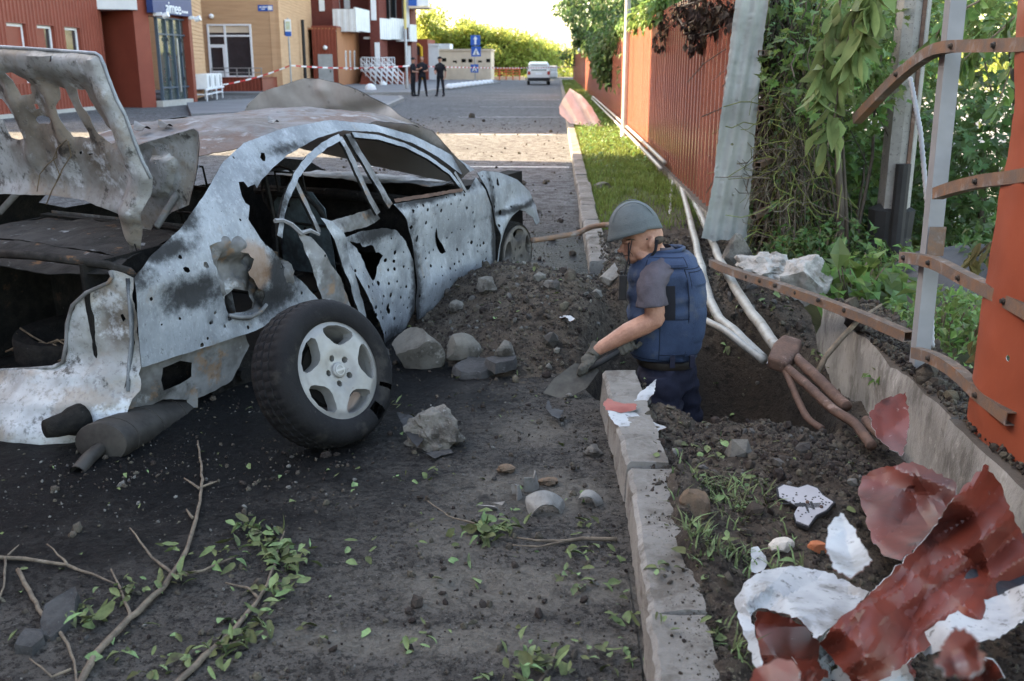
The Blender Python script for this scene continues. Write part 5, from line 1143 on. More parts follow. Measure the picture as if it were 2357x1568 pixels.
# --- floor, firewall, dash, seats
m = MB(); m.box((-.75,-.62,.25),(.2,.62,.29)); m.box((.2,-.8,.12),(2.2,.8,.16)); m.box((2.05,-.78,.16),(2.12,.78,.92)); m.build('floor_pan', CHAR, car)
sheet('cowl', [(1.72,-.74),(2.15,-.72),(2.2,0),(2.15,.72),(1.72,.74),(1.78,0)], [], .05, lambda x,y: (x, y, .955+.02*fbm((x,y),6,4,2)-.06*(x-1.9)), [BURNTI, CHAR], car, .004)
m = MB(); m.tube([(1.72,-.7,.86),(1.7,0,.88),(1.72,.7,.86)], .035, 8); m.box((1.74,-.6,.5),(1.98,.6,.84)); m.build('dash_frame', CHAR, car)
def seat_frame(x, y, h, w_=.22, lean=.18):
    m = MB(); P = [(x,y-w_,.35),(x-lean*.6,y-w_,.8),(x-lean,y-w_*.8,h-.06),(x-lean-.01,y-w_*.5,h),(x-lean-.01,y+w_*.5,h),(x-lean,y+w_*.8,h-.06),(x-lean*.6,y+w_,.8),(x,y+w_,.35)]
    m.tube(P, .014, 6); m.tube([(x-lean*.4,y-w_,.62),(x-lean*.4,y+w_,.62)], .008, 5); m.tube([(x-lean*.8,y-w_,.85),(x-lean*.8,y+w_,.85)], .008, 5); m.tube([(x+.45,y-w_,.36),(x,y-w_,.34),(x,y+w_,.34),(x+.45,y+w_,.36),(x+.45,y-w_,.36)], .013, 6)
    m.tube([(x-lean,y-.1,h),(x-lean-.02,y-.1,h+.13),(x-lean-.02,y+.1,h+.13),(x-lean,y+.1,h)], .007, 5)
    return m.build('seat_frame', CHAR, car, True)
seat_frame(1.05,-.38,1.02); seat_frame(1.05,.38,1.02)
SEATP = mat('scorched_blue_steel', (.10,.14,.16), (.05,.055,.06), sc=6, rough=.6, metal=.2, layers=[dict(c=(.2,.24,.26), sc=9, lo=.58, hi=.7, amt=.6)])
sheet('rear_seat_panel', [(-.62,.45),(.62,.45),(.62,1.0),(-.62,1.0)], [[(-.3,.6),(-.1,.6),(-.1,.75),(-.3,.75)]], .05, lambda y,z: (.12-.12*(z-.45), y, z), [CHAR, BURNTI], car, .004)
sheet('seat_back_panel', [(-.58,.55),(-.18,.55),(-.2,1.0),(-.3,1.05),(-.5,1.04),(-.57,.95)], [ngon_hole(-.4,.8,.03,7),ngon_hole(-.3,.95,.015)], .04, lambda y,z: (.98-.15*(z-.5)+.01*fbm((y,z),9,3,1), y, z), [SEATP, SEATP], car, .004)
m = MB(); m.tube([(1.62+.0*k, .38+.18*math.cos(k*math.pi/8), .88+.17*math.sin(k*math.pi/8)) for k in range(17)], .009, 5); m.tube([(1.62,.2,.88),(1.62,.56,.88)], .009, 5); m.build('steering_wheel', CHAR, car, True)
for x,y in ((.55,-.5),(.75,-.3)): MB().tube([(x,y,.4),(x+.05,y+.02,.9),(x-.03,y,1.3)], .012, 5).build('belt_stay', CHAR, car)
# --- rear deck, parcel shelf, rear screen frame
def deck_lift(x, y): return (x, y, 1.03-.16*(-.2-x)**2*1.2-.05*abs(y)**2+.012*fbm((x,y),7,4,5))
sheet('parcel_shelf', [(-.50,-.62),(.1,-.5),(.1,.5),(-.50,.62)], [], .035, lambda x,y: (x,y,deck_lift(x,y)[2]-.03), [DECKM, CHAR], car, .004)
bk = lambda y, z: -.80+.22*(min(1.05,abs(y)/.82))**3.2-.34*sstep(.60,.26,z)*max(0,1-.55*(abs(y)/.9)**2)
m = MB(); Q = [on_surf(*p, bk) for p in ((-40,585),(60,590),(160,602),(240,613),(290,628),(306,642))]; m.tube([(bk(y,z)+.02, y, z) for y,z in Q], [.02]*5+[.014], 6, True, (1,.6)); m.build('boot_gutter', DECKM, car, True)
sheet('rear_deck', [(-.52,-.64),(-.66,-.70),(-.77,-.45),(-.79,0),(-.77,.45),(-.66,.70),(-.52,.64)], [ngon_hole(-.62,-.52,.03,8,1,1.3)], .03, lambda x,y: (x, y, .985-.05*abs(y)**2-.15*(-.52-x)+.006*fbm((x,y),9,3,5)), [DECKM, CHAR], car, .004)
MB().tube([(.05,-.52,1.30),(-.1,-.55,1.20),(-.28,-.57,1.06)], .018, 6).build('rear_screen_frame', BURNTI, car, True); MB().tube([(.05,.5,1.33),(-.3,.55,1.05)], .018, 6).build('rear_screen_frame', BURNTI, car, True)
# --- rear panel around the boot opening
ro = [on_surf(*p, bk) for p in ((306,640),(312,700),(318,780),(326,846),(322,900),(300,935),(290,975),(230,1000),(160,1025),(112,1042),(60,1042),(0,1040),(-60,1035),(-60,845),(0,850),(80,846),(128,842),(150,830),(158,790),(160,745),(172,702),(205,672),(255,650),(264,636),(258,622),(285,628))]
rh = [[on_surf(*p, bk) for p in ((275,725),(284,722),(288,735),(280,742))], [on_surf(*p, bk) for p in ((304,786),(310,786),(310,794),(304,794))]]
def bk_lift(y, z):
    x = bk(y, z)-.0; k = sstep(.62,.45,z)
    x -= .0*k+.018*math.sin(z*55)*sstep(.5,.42,z)*0; x += .03*math.exp(-((y+.63)/.05)**2)*sstep(.5,.75,z) - .02*math.exp(-((z-.50)/.02)**2) - .02*math.exp(-((z-.40)/.018)**2)
    x += .016*fbm((y,z),6,4,9)+.006*fbm((y,z),17,3,2); return (x, y, z)
sheet('rear_panel', ro, rh, .02, lambda y,z: bk_lift(y,z), [CHAR, LIDM], car, .003, .002)
m = MB(); Q = [on_surf(*p, bk) for p in ((258,622),(264,636),(255,650),(205,672),(172,702),(160,745),(158,790),(150,832),(128,843),(80,847),(0,851),(-60,848))]; m.tube([(bk(y,z)-.012, y, z) for y,z in Q], .009, 6); m.build('boot_seal_lip', BURNTI, car, True)
m = MB(); Q = [on_surf(*p, bk) for p in ((296,640),(304,720),(306,780),(300,840),(296,900))]; m.tube([(bk(y,z)-.004, y, z) for y,z in Q], [.012,.014,.013,.014,.01], 6, True, (1,.6)); m.build('lamp_recess_flange', BURNT, car, True)
# lower side below the quarter panel
sk = [SP(*p) for p in ((326,850),(450,812),(588,768),(600,800),(560,880),(520,905),(470,925),(400,925),(330,960),(296,975),(300,930))]
sheet('lower_side_panel', sk, [[SP(*p) for p in ((400,852),(440,835),(468,840),(466,872),(440,890),(402,905),(396,880))]], .022, lambda x,z: (x, side(x,z)+.07+.012*fbm((x,z),8,4,3), z), [BURNTI, CHAR], car, .003, .002)
m = MB(); q = SP(475,925); m.tube([(q[0], -.76, q[1]+.06), (q[0]-.01,-.76,q[1]-.03), (q[0]-.01,-.76,q[1]-.09)], [.04,.032,.024], 4); m.build('jacking_bracket', BURNTI, car)
q = on_surf(195,960, bk); p = on_surf(150,968, bk)
m = MB(); A = Vector((bk(*q)-.03, q[0], q[1])); m.tube([A+Vector((.02,0,0)), A-Vector((.03,0,.0)), A-Vector((.06,-.01,0)), A-Vector((.10,-.02,.0)), A-Vector((.14,-.03,-.002))], [.066,.064,.05,.046,.038], 14); m.build('bumper_mount', CHAR, car, True)
# boot interior
m = MB(); m.box((-.72,-.60,.30),(.05,-.58,.98)); m.box((-.72,.58,.30),(.05,.60,.98)); m.box((-.05,-.58,.29),(0,.58,1.0)); m.build('boot_lining', CHAR, car)
m = MB(); m.lathe([(.10,.0),(.2,.015),(.235,.05),(.26,.04),(.30,.06),(.31,.03),(.31,-.05)], 28, Matrix.Translation((-.42,-.12,.50))); m.build('spare_wheel', CHAR, car, True)
WIRE = mat('burnt_wire', (.16,.12,.08), (.09,.07,.05), sc=20, rough=.8)
for k in range(5):
    P = [(-.68+.02*k, -.5+.1*j+random.uniform(-.02,.02), .50+.03*math.sin(j*1.7+k)+.012*k) for j in range(7)]; MB().tube(P, .005, 5).build('wire', WIRE, car, True)
# --- boot lid standing open: inner frame with its openings
lidx = lambda y, z: -.36-.17*(z-1.0)
lz = lambda a, b: on_surf(a/3.333, b/3.333, lidx)
lo_ = [lz(*p) for p in ((-330,330),(0,352),(300,370),(780,405),(815,425),(850,490),(900,620),(960,760),(1010,880),(1080,1080),(1140,1230),(1205,1360),(1195,1500),(1170,1700),(1140,1900),(1120,1890),(1060,1760),(1020,1660),(900,1600),(700,1530),(400,1490),(0,1480),(-330,1470))]
lh = [[(105,560),(140,550),(215,640),(235,720),(160,730),(115,620)],[(445,670),(500,690),(560,790),(640,960),(672,1020),(665,1060),(610,1055),(555,1050),(480,920),(440,820),(455,760)],[(580,690),(635,688),(700,800),(790,960),(860,1040),(872,1090),(840,1112),(790,1080),(740,1030),(680,900),(600,760)],[(-330,900),(0,920),(40,1010),(70,1062),(130,1075),(185,1060),(150,980),(90,890),(0,760),(-330,700)],[(262,900),(310,890),(362,900),(378,935),(350,960),(275,950),(255,925)],[(258,800),(285,800),(296,835),(270,842)],[(612,1165),(632,1160),(636,1180),(618,1186)],[(680,1178),(716,1178),(716,1190),(680,1190)],[(480,425),(500,425),(500,470),(480,470)]]
lhp = [[lz(*p) for p in h] for h in lh]
lidc = [Vector(p) for p in lo_]
def edge_dist(y, z, P):
    b = 9
    for i in range(len(P)-1):
        a, c = P[i], P[i+1]; d = c-a; t = max(0,min(1,((y-a.x)*d.x+(z-a.y)*d.y)/max(1e-9,d.length_squared))); q = a+d*t; b = min(b, math.hypot(y-q.x,z-q.y))
    return b
ribs_ = [([lz(330,640), lz(400,760), lz(480,1000), lz(520,1200)],.05), ([lz(540,690), lz(620,860), lz(700,1010)],.03), ([lz(60,560), lz(130,800), lz(200,1000), lz(260,1200)],.05)]
ribs_ = [([Vector(p) for p in a], w_) for a, w_ in ribs_]
def lid_lift(y, z):
    x = lidx(y, z); e = edge_dist(y, z, lidc[1:16])
    x -= .065*sstep(.17,.07,e)*(1-.6*sstep(.03,.0,e))
    for P_, w_ in ribs_: x -= .025*math.exp(-(edge_dist(y,z,P_)/w_)**2)
    for h in lhp:
        if len(h) > 5:
            d = edge_dist(y, z, [Vector(p) for p in h+[h[0]]]); x += .012*math.exp(-(d/.016)**2)
    x += -.05*sstep(1.26,1.14,z) + .03*sstep(1.17,1.08,z) + .010*fbm((y,z),6,4,4)
    return (x, y, z)
lid = sheet('trunk_lid', [(-p[0],p[1]) for p in lo_], [[(-p[0],p[1]) for p in h] for h in lhp], .02, lambda u,z: lid_lift(-u,z), [LIDM, BURNTI], car, .003, .001, .003)
for k in range(3):
    P = [lz(*p) for p in ((560,1065),(500,1130),(480,1200),(430,1250),(350,1330),(345,1460))] if k == 0 else [lz(*p) for p in ((585,1075),(590,1190),(540,1290),(500,1350),(460,1450),(400,1560))] if k == 1 else [lz(*p) for p in ((490,1130),(470,1210),(500,1330),(480,1420))]
    MB().tube([(lidx(*p)-.03-.012*((i+k)%2), p[0], p[1]) for i,p in enumerate(P)], .003, 4).build('wire', WIRE, lid)
def lip(name, pix, r, mt):
    P = [lz(*p) for p in pix]; return MB().tube([(lid_lift(*p)[0]-.004, p[0], p[1]) for p in P], r, 6).build(name, mt, lid, True)
lip('lid_flange', ((-330,335),(0,356),(300,374),(780,409),(812,430),(845,495),(895,625),(955,765),(1005,885),(1075,1085),(1135,1235),(1200,1365)), .008, BURNT)
# lid hinge arm
hq = [lz(*p) for p in ((1040,1520),(1110,1540),(1105,1760),(1160,2000),(1130,2020),(1060,1800),(1030,1700))]
sheet('hinge_arm', [(-p[0],p[1]) for p in hq], [ngon_hole(-lz(1075,1590)[0], lz(1075,1590)[1], .008), ngon_hole(-lz(1080,1680)[0], lz(1080,1680)[1], .01)], .02, lambda u,z: (lidx(-u,z)-.07, -u, z), [BURNTI, CHAR], car, .006)
# outer skin of the lid, sprung off and standing behind it
skx = lambda y, z: -.10-.10*(z-1.0)
s1 = [on_surf(*p, skx) for p in ((300,345),(340,328),(400,311),(452,296),(463,303),(465,330),(461,380),(452,430),(444,470),(400,488),(360,508),(330,560),(300,560))]
s2 = [on_surf(*p, skx) for p in ((350,362),(390,358),(403,366),(405,385),(398,420),(385,445),(362,452),(350,450))]
def sk_lift(u, z):
    y = -u; x = skx(y, z); d = edge_dist(y, z, [Vector(p) for p in s2+[s2[0]]]); ins = inpoly(y, z, s2)
    x -= .03*(sstep(-.008,.012,d) if ins else 0); e = edge_dist(y,z,[Vector(p) for p in s1[:10]]); x -= .02*sstep(.03,0,e); return (x+.006*fbm((y,z),6,3,4), y, z)
sheet('lid_outer_skin', [(-p[0],p[1]) for p in s1], [ngon_hole(-on_surf(369,374,skx)[0], on_surf(369,374,skx)[1], .008), ngon_hole(-on_surf(365,428,skx)[0], on_surf(365,428,skx)[1], .008)], .016, sk_lift, [LIDM, CHAR], car, .003)
# --- hood thrown up over the windscreen
hdx = lambda y, z: 2.05-.25*(z-1.0)
h1 = [on_surf(*p, hdx) for p in ((552,272),(566,240),(590,214),(640,197),(684,182),(722,184),(760,192),(800,203),(832,217),(880,245),(930,269),(1008,300),(1025,318),(1052,350),(1094,392),(1060,418),(960,402),(850,384),(700,350),(600,320))]
def hd_lift(u, z):
    y = -u; x = hdx(y, z); x += .07*math.sin(y*2.4+.6)+.05*math.exp(-((z-1.38+.18*y)/.05)**2)+.02*fbm((y,z),2.6,4,3)-.03*math.exp(-((y-.28)/.07)**2-((z-1.52)/.05)**2); return (x, y, z)
sheet('hood', [(-p[0],p[1]) for p in h1], [], .025, hd_lift, [HOODM, DARK], car, .006, .002)
# --- exhaust
M0 = CMi @ G(250,1060,.1); ax_ = (CMi @ G(440,945,.1))
m = MB(); A = CMi @ (atY(232,1020,3.75)); B = CMi @ atY(400,950,4.35); d = (B-A).normalized(); s_ = d.cross(Vector((0,0,1))).normalized(); u_ = s_.cross(d)
m.tube([A-d*.006, A, A+d*.012, A+d*.2, B-d*.02, B], [.085,.115,.12,.12,.12,.09], 22, True, (.72,1)); mf = m.build('muffler', EXH, car, True, 35)
for t_ in (.16,.5,.84): MB().tube([A.lerp(B,t_)-d*.006, A.lerp(B,t_)+d*.006], .1235, 22, True, (.72,1)).build('weld_band', EXH, mf, True, 35)
T0 = CMi @ atY(178,1088,3.55); m = MB(); m.tube([A+d*.03-Vector((0,0,.02)), A-d*.05-Vector((0,0,.03)), T0.lerp(A,.45), T0], [.026,.028,.029,.031], 12, False); m.tube([T0, T0.lerp(A,.3)], [.027,.025], 12, False); m.build('tailpipe', EXH, car, True)
# --- underbody pieces, brake, axle
m = MB(); m.tube([(0,-.75,.28),(0,.75,.28)], .035, 8); m.lathe([(0,-.02),(.13,-.02),(.13,.02),(0,.02)], 18, Matrix.Translation((0,-.70,.28)) @ Matrix.Rotation(R(90),4,'X')); m.build('rear_axle', CHAR, car)
m = MB(); m.tube([(-.1,-.6,.25),(-.08,-.62,.05)], .05, 8); m.box((-.2,-.72,.16),(-.06,-.6,.34)); m.build('suspension_arm', CHAR, car)
m = MB(); m.box((-.6,-.55,.16),(2.9,.55,.26)); m.build('underbody', DARK, car)
m = MB(); m.box((2.2,-.62,.3),(2.9,.62,.82)); m.build('engine_bay', CHAR, car)
# --- wheels
def rim_parts(par, mt, dark, R_=.208, face=.0, capm=None):
    out = [(R_*math.cos(2*math.pi*k/64), R_*math.sin(2*math.pi*k/64)) for k in range(64)]; H = []
    for k in range(5):
        a0 = 2*math.pi*k/5; pol = []
        for r_, da in ((.185,-24),(.191,-14),(.192,0),(.191,14),(.185,24),(.170,27),(.15,25),(.130,19),(.113,12),(.105,0),(.113,-12),(.130,-19),(.15,-25),(.170,-27)): pol.append((r_*math.cos(a0+R(da)), r_*math.sin(a0+R(da))))
        H.append(pol); b0 = a0+math.pi/5
        H.append([(.057*math.cos(b0)+.0145*math.cos(t), .057*math.sin(b0)+.0145*math.sin(t)) for t in [2*math.pi*i/8 for i in range(8)]])
    wins = [[Vector(p) for p in h] for h in H]
    def L(u, v):
        r_ = math.hypot(u, v); z = -.004-.022*sstep(.0,.15,r_)*0+.012*sstep(.21,.17,r_)-.010*sstep(.10,.04,r_); return (u, v, z+face)
    o = sheet('rim_face', out, H, .011, L, [mt, mt], par, .012)
    b = MB(); b.lathe([(.213,.006+face),(.214,-.004+face),(.203,-.012+face),(.198,-.04+face),(.185,-.06+face),(.182,-.17+face),(.205,-.18+face)], 48)
    for h in H:                                           # spoke flanks
        n = len(h); c_ = Vector((sum(p[0] for p in h)/n, sum(p[1] for p in h)/n)); dp = -.045 if n > 9 else -.03
        v = [Vector(L(*p)) for p in h]+[Vector((c_.x+(p[0]-c_.x)*.9, c_.y+(p[1]-c_.y)*.9, dp+face)) for p in h]; b.add(v, [(i,n+i,n+(i+1)%n,(i+1)%n) for i in range(n)])
    b.build('rim_barrel', mt, par, True, 50)
    b = MB(); b.lathe([(0,-.06+face),(.14,-.06+face),(.145,-.09+face),(0,-.09+face)], 24); b.build('brake_disc', dark, par)
    if capm:
        b = MB(); b.lathe([(.034,-.004+face),(.033,.006+face),(.029,.008+face),(.0,.006+face)], 28); cp = b.build('centre_cap', capm, par, True)
        b = MB(); n = 28; r0, r1 = .0185, .0225
        for k in range(n):
            a = 2*math.pi*k/n; a2 = 2*math.pi*(k+1)/n; b.add([(r0*math.cos(a),r0*math.sin(a),.0105+face),(r1*math.cos(a),r1*math.sin(a),.0105+face),(r1*math.cos(a2),r1*math.sin(a2),.0105+face),(r0*math.cos(a2),r0*math.sin(a2),.0105+face)], [(0,1,2,3)])
        b.box((-.026,-.004,.007+face),(.026,.004,.0115+face)); b.build('emblem', mat('emblem_chrome',(.34,.34,.335),(.28,.28,.275),rough=.5,metal=.4), cp)
    return o
fwh = bpy.data.objects.new('front_wheel', None); COL.objects.link(fwh); fwh.parent = car
fwh.matrix_local = Matrix.Translation((2.70,-.80,.335)) @ Matrix.Rotation(R(90),4,'X') @ Matrix.Rotation(.3,4,'Z') @ Matrix.Rotation(R(0),4,'X')
rim_parts(fwh, RIMB, CHAR, face=.01)
m = MB(); m.lathe([(.213,.0),(.225,.005),(.235,-.02),(.24,-.08),(.235,-.15),(.21,-.17)], 40); m.build('tyre_remains', CHAR, fwh, True)
# loose rear wheel leaning against the car
wc = atY(780,852,3.92); axis = Vector((.80,-.56,.38)).normalized()
wh = bpy.data.objects.new('loose_wheel', None); COL.objects.link(wh); tag(wh, 'torn off alloy wheel with flat black tyre leaning by the car', 'wheel')
Z_ = axis; X_ = Vector((0,0,1)).cross(Z_).normalized(); Y_ = Z_.cross(X_); wh.matrix_world = Matrix.Translation(wc) @ Matrix((X_,Y_,Z_)).transposed().to_4x4()
rim_parts(wh, RIMM, DARK, capm=RIMM)
WMi = wh.matrix_world.inverted()
def tyre(par):
    prof = [(.206,.0),(.214,.010),(.232,.016),(.258,.018),(.282,.010),(.300,-.008),(.309,-.026),(.3125,-.045),(.307,-.047),(.307,-.053),(.314,-.055),(.316,-.085),(.309,-.087),(.309,-.096),(.316,-.098),(.316,-.128),(.309,-.130),(.309,-.138),(.314,-.14),(.311,-.166),(.30,-.185),(.275,-.2),(.24,-.205),(.206,-.19)]
    n = 144; v = []; f = []; mM = wh.matrix_world
    for k in range(n):
        a = 2*math.pi*k/n
        for i, (r_, z) in enumerate(prof):
            sip = (k % 3 == 0) and i in (5,6,7,10,11) or ((k+1) % 3 == 0 and i in (14,15,18,19))
            rr = r_-(.006 if sip and r_ > .3 else 0); p = Vector((rr*math.cos(a), rr*math.sin(a), z)); wp = mM @ p
            lim = -.045+.01*noise.noise((k*.1,0,0))
            if wp.z < lim+.05:                             # flattened where it carries weight, side walls pushed out
                e = lim+.05-wp.z; q = mM.inverted() @ Vector((wp.x, wp.y, lim+.05-e*.35)); q += Vector((0,0,1))*(.35*e*(1 if z > -.09 else -.5)); p = q
            v.append(p)
    m_ = len(prof)
    for k in range(n):
        for i in range(m_-1):
            k2 = (k+1) % n
            if 1 <= i <= 3 and (118 <= k <= 122 or 131 <= k <= 132) : continue  # ripped side wall
            f.append((k*m_+i, k2*m_+i, k2*m_+i+1, k*m_+i+1))
    return mesh('tyre', v, f, TYREM, par, True, autosmooth=38)
tyre(wh)
# ================================================================ people
SKIN = mat('skin', (.40,.205,.14), (.30,.145,.10), sc=18, rough=.5, spec=.45, bump=.3, bsc=120, layers=[dict(c=(.28,.15,.10), sc=9, lo=.58, hi=.72, amt=.5), dict(c=(.16,.12,.09), sc=40, lo=.68, hi=.75, amt=.5)])
VESTM = mat('navy_vest_cloth', (.034,.056,.105), (.024,.04,.078), sc=5, rough=.85, bump=.35, bsc=160, layers=[dict(c=(.085,.09,.10), sc=6, lo=.52, hi=.68, amt=.6), dict(c=(.015,.02,.035), sc=3, lo=.56, hi=.7, amt=.5)])
SHIRT = mat('purple_grey_tshirt', (.085,.077,.092), (.055,.05,.06), sc=6, rough=.9, bump=.25, bsc=120)
TROUS = mat('dark_navy_trousers', (.022,.024,.04), (.015,.016,.028), sc=6, rough=.9, bump=.3, bsc=90, layers=[dict(c=(.05,.05,.06), sc=5, lo=.56, hi=.7, amt=.5)])
HELM = mat('grey_green_helmet_cover', (.105,.122,.128), (.08,.095,.10), sc=5, rough=.85, bump=.3, bsc=120, layers=[dict(c=(.12,.13,.135), sc=4, lo=.55, hi=.7, amt=.6), dict(c=(.035,.04,.04), sc=12, lo=.64, hi=.72, amt=.7)])
GLOVE = mat('grey_work_glove', (.085,.08,.068), (.05,.047,.042), sc=14, rough=.9, bump=.4, bsc=70)
BLACKC = mat('black_uniform_cloth', (.016,.017,.022), (.011,.012,.016), sc=3, rough=.9)
HAIR = mat('dark_hair', (.06,.045,.035), (.035,.028,.022), sc=30, rough=.8)
def ell(m, c, r, rot=None, sub=3):
    v, f = ICO[sub]; M = Matrix.Translation(Vector(c)) @ (rot.to_matrix().to_4x4() if rot else Matrix()) @ Matrix.Diagonal((r[0],r[1],r[2],1)); return m.add([M @ p for p in v], f)
def fuse(name, m, mt, par, vox=.006, smooth=4, fac=.5):
    """union of the pieces as one continuous skin"""
    o = m.build(name, mt, None, True); r = o.modifiers.new('r', 'REMESH'); r.mode = 'VOXEL'; r.voxel_size = vox; r.use_smooth_shade = True
    s = o.modifiers.new('s', 'SMOOTH'); s.iterations = smooth; s.factor = fac; bake(o); o.parent = par
    if not o.data.materials: o.data.materials.append(mt)
    o.data.polygons.foreach_set('use_smooth', [True]*len(o.data.polygons)); return o
MY = 4.85; mo = Vector((.55,4.9,-.82))
man = empty('person', mo, label='person in grey helmet and navy body armour vest digging in the crater', cat='person')
def A(px, py, dy=0): return atY(px, py, MY+dy)-mo
# body: head, neck, arms (hands inside the gloves), torso core and legs, one skin
m = MB()
tilt = Euler((0, R(-14), 0))
ell(m, A(1481,546,.02), (.098,.076,.10), tilt); ell(m, A(1466,568,.02), (.064,.066,.055), tilt); ell(m, A(1461,586,.02), (.052,.053,.040), tilt); ell(m, A(1452,599,.02), (.023,.028,.019))
ell(m, A(1450,566,.02), (.026,.052,.026)); ell(m, A(1434,568,.02), (.015,.012,.026), Euler((0,R(24),0))); ell(m, A(1427,577,.02), (.015,.016,.011)); ell(m, A(1433,579,.008), (.008,.008,.007)); ell(m, A(1433,579,.032), (.008,.008,.007))
ell(m, A(1440,585,.02), (.013,.024,.006)); ell(m, A(1443,592,.02), (.012,.022,.006)); ell(m, A(1441,554,.02), (.024,.058,.011)); ell(m, A(1478,588,-.01), (.045,.05,.03), Euler((0,R(20),0)))
ell(m, A(1499,558,-.056), (.017,.012,.030), Euler((0,R(10),.35))); ell(m, A(1495,568,-.052), (.010,.009,.012))
m.tube([A(1492,562,.03), A(1508,585,.04), A(1528,612,.05), A(1532,640,.05)], [.058,.058,.064,.09], 16)
m.tube([A(1512,640,-.10), A(1503,652,-.14), A(1503,685,-.16), A(1508,722,-.17)], [.045,.048,.050,.049], 14)
m.tube([A(1508,715,-.17), A(1506,735,-.17), A(1482,748,-.17), A(1445,765,-.17), A(1405,788,-.165), A(1374,806,-.16), A(1362,816,-.16)], [.047,.050,.050,.047,.037,.031,.029], 14)
ell(m, A(1519,734,-.165), (.024,.03,.028))
m.tube([A(1560,610,.2), A(1520,690,.26), A(1480,760,.2), A(1452,792,.02)], [.055,.05,.042,.032], 12)
m.tube([A(1530,640,.03), A(1532,700,.03), A(1530,790,.03), A(1530,850,.03)], [.12,.13,.125,.10], 16)
for dx, dy in ((-6,-.03),(16,.10)): m.tube([A(1530+dx,855,dy), A(1535+dx,970,dy), A(1545+dx,1120,dy), A(1545+dx,1250,dy)], [.05,.04,.04,.04], 12)
fuse('body', m, SKIN, man, .0048, 3)
# eye, brow, stubble line
m = MB(); ell(m, A(1449,559,-.026), (.012,.006,.0045), None, 2); m.build('eye', BLACKP, man, True)
m = MB(); m.tube([A(1442,553,-.032), A(1452,551,-.04), A(1464,553,-.046)], [.003,.004,.002], 5); m.build('eyebrow', HAIR, man, True)
m = MB(); ell(m, A(1508,549,.02), (.042,.0775,.030)); ell(m, A(1487,545,.02), (.026,.0785,.018)); o = m.build('hair', HAIR, man, True)
m = MB(); m.tube([A(1436,588.5,-.006), A(1443,588,-.02), A(1453,590,-.034)], [.0016,.0022,.001], 5); m.build('mouth_line', HAIR, man, True)
m = MB(); m.tube([A(1447,579,-.03), A(1454,584,-.038), A(1457,592,-.036)], [.0012,.0016,.0008], 5); m.build('cheek_crease', HAIR, man, True)
# rings: superelliptic loft
def loft(rows, n=40, ex=2.6, wr=.004, seed=1, cap=False, dyc=.03):
    v = []; f = []
    for (py, x0, x1, b, dy) in rows:
        c = A((x0+x1)/2, py, dy); a = (A(x1,py,dy)-A(x0,py,dy)).length/2
        for k in range(n):
            t = 2*math.pi*k/n; cx = math.copysign(abs(math.cos(t))**(2/ex), math.cos(t)); sy = math.copysign(abs(math.sin(t))**(2/ex), math.sin(t))
            p = c+Vector((cx*a, sy*b, 0)); w_ = wr*fbm(p,9,4,seed)+wr*.8*math.sin(p.z*70+6*fbm(p,4,2,seed)); v.append(p+Vector((cx,sy,0)).normalized()*w_)
    for i in range(len(rows)-1):
        for k in range(n): f.append((i*n+(k+1)%n, i*n+k, (i+1)*n+k, (i+1)*n+(k+1)%n))
    if cap: f += [tuple(range(n)), tuple(range((len(rows)-1)*n+n-1,(len(rows)-1)*n-1,-1))]
    return v, f
def interp(rows, py):
    for a, b in zip(rows[:-1], rows[1:]):
        if a[0] <= py <= b[0]:
            t = (py-a[0])/(b[0]-a[0]); return tuple(x+(y-x)*t for x, y in zip(a, b))
    return rows[-1]
VR = [(574,1490,1572,.075,.05),(580,1474,1584,.11,.04),(592,1462,1596,.150,.035),(612,1452,1608,.172,.03),(640,1446,1617,.185,.03),(680,1444,1620,.188,.03),(720,1444,1619,.186,.03),(760,1446,1614,.182,.03),(795,1449,1606,.176,.03),(812,1452,1600,.170,.03)]
rows = [interp(VR, 574+(812-574)*i/38) for i in range(39)]
v, f = loft(rows, 72, 2.7, .0085, 3); vest = mesh('vest', v, f, VESTM, man, True); sm = vest.modifiers.new('s','SOLIDIFY'); sm.thickness = .012; sm.offset = -1; bake(vest)
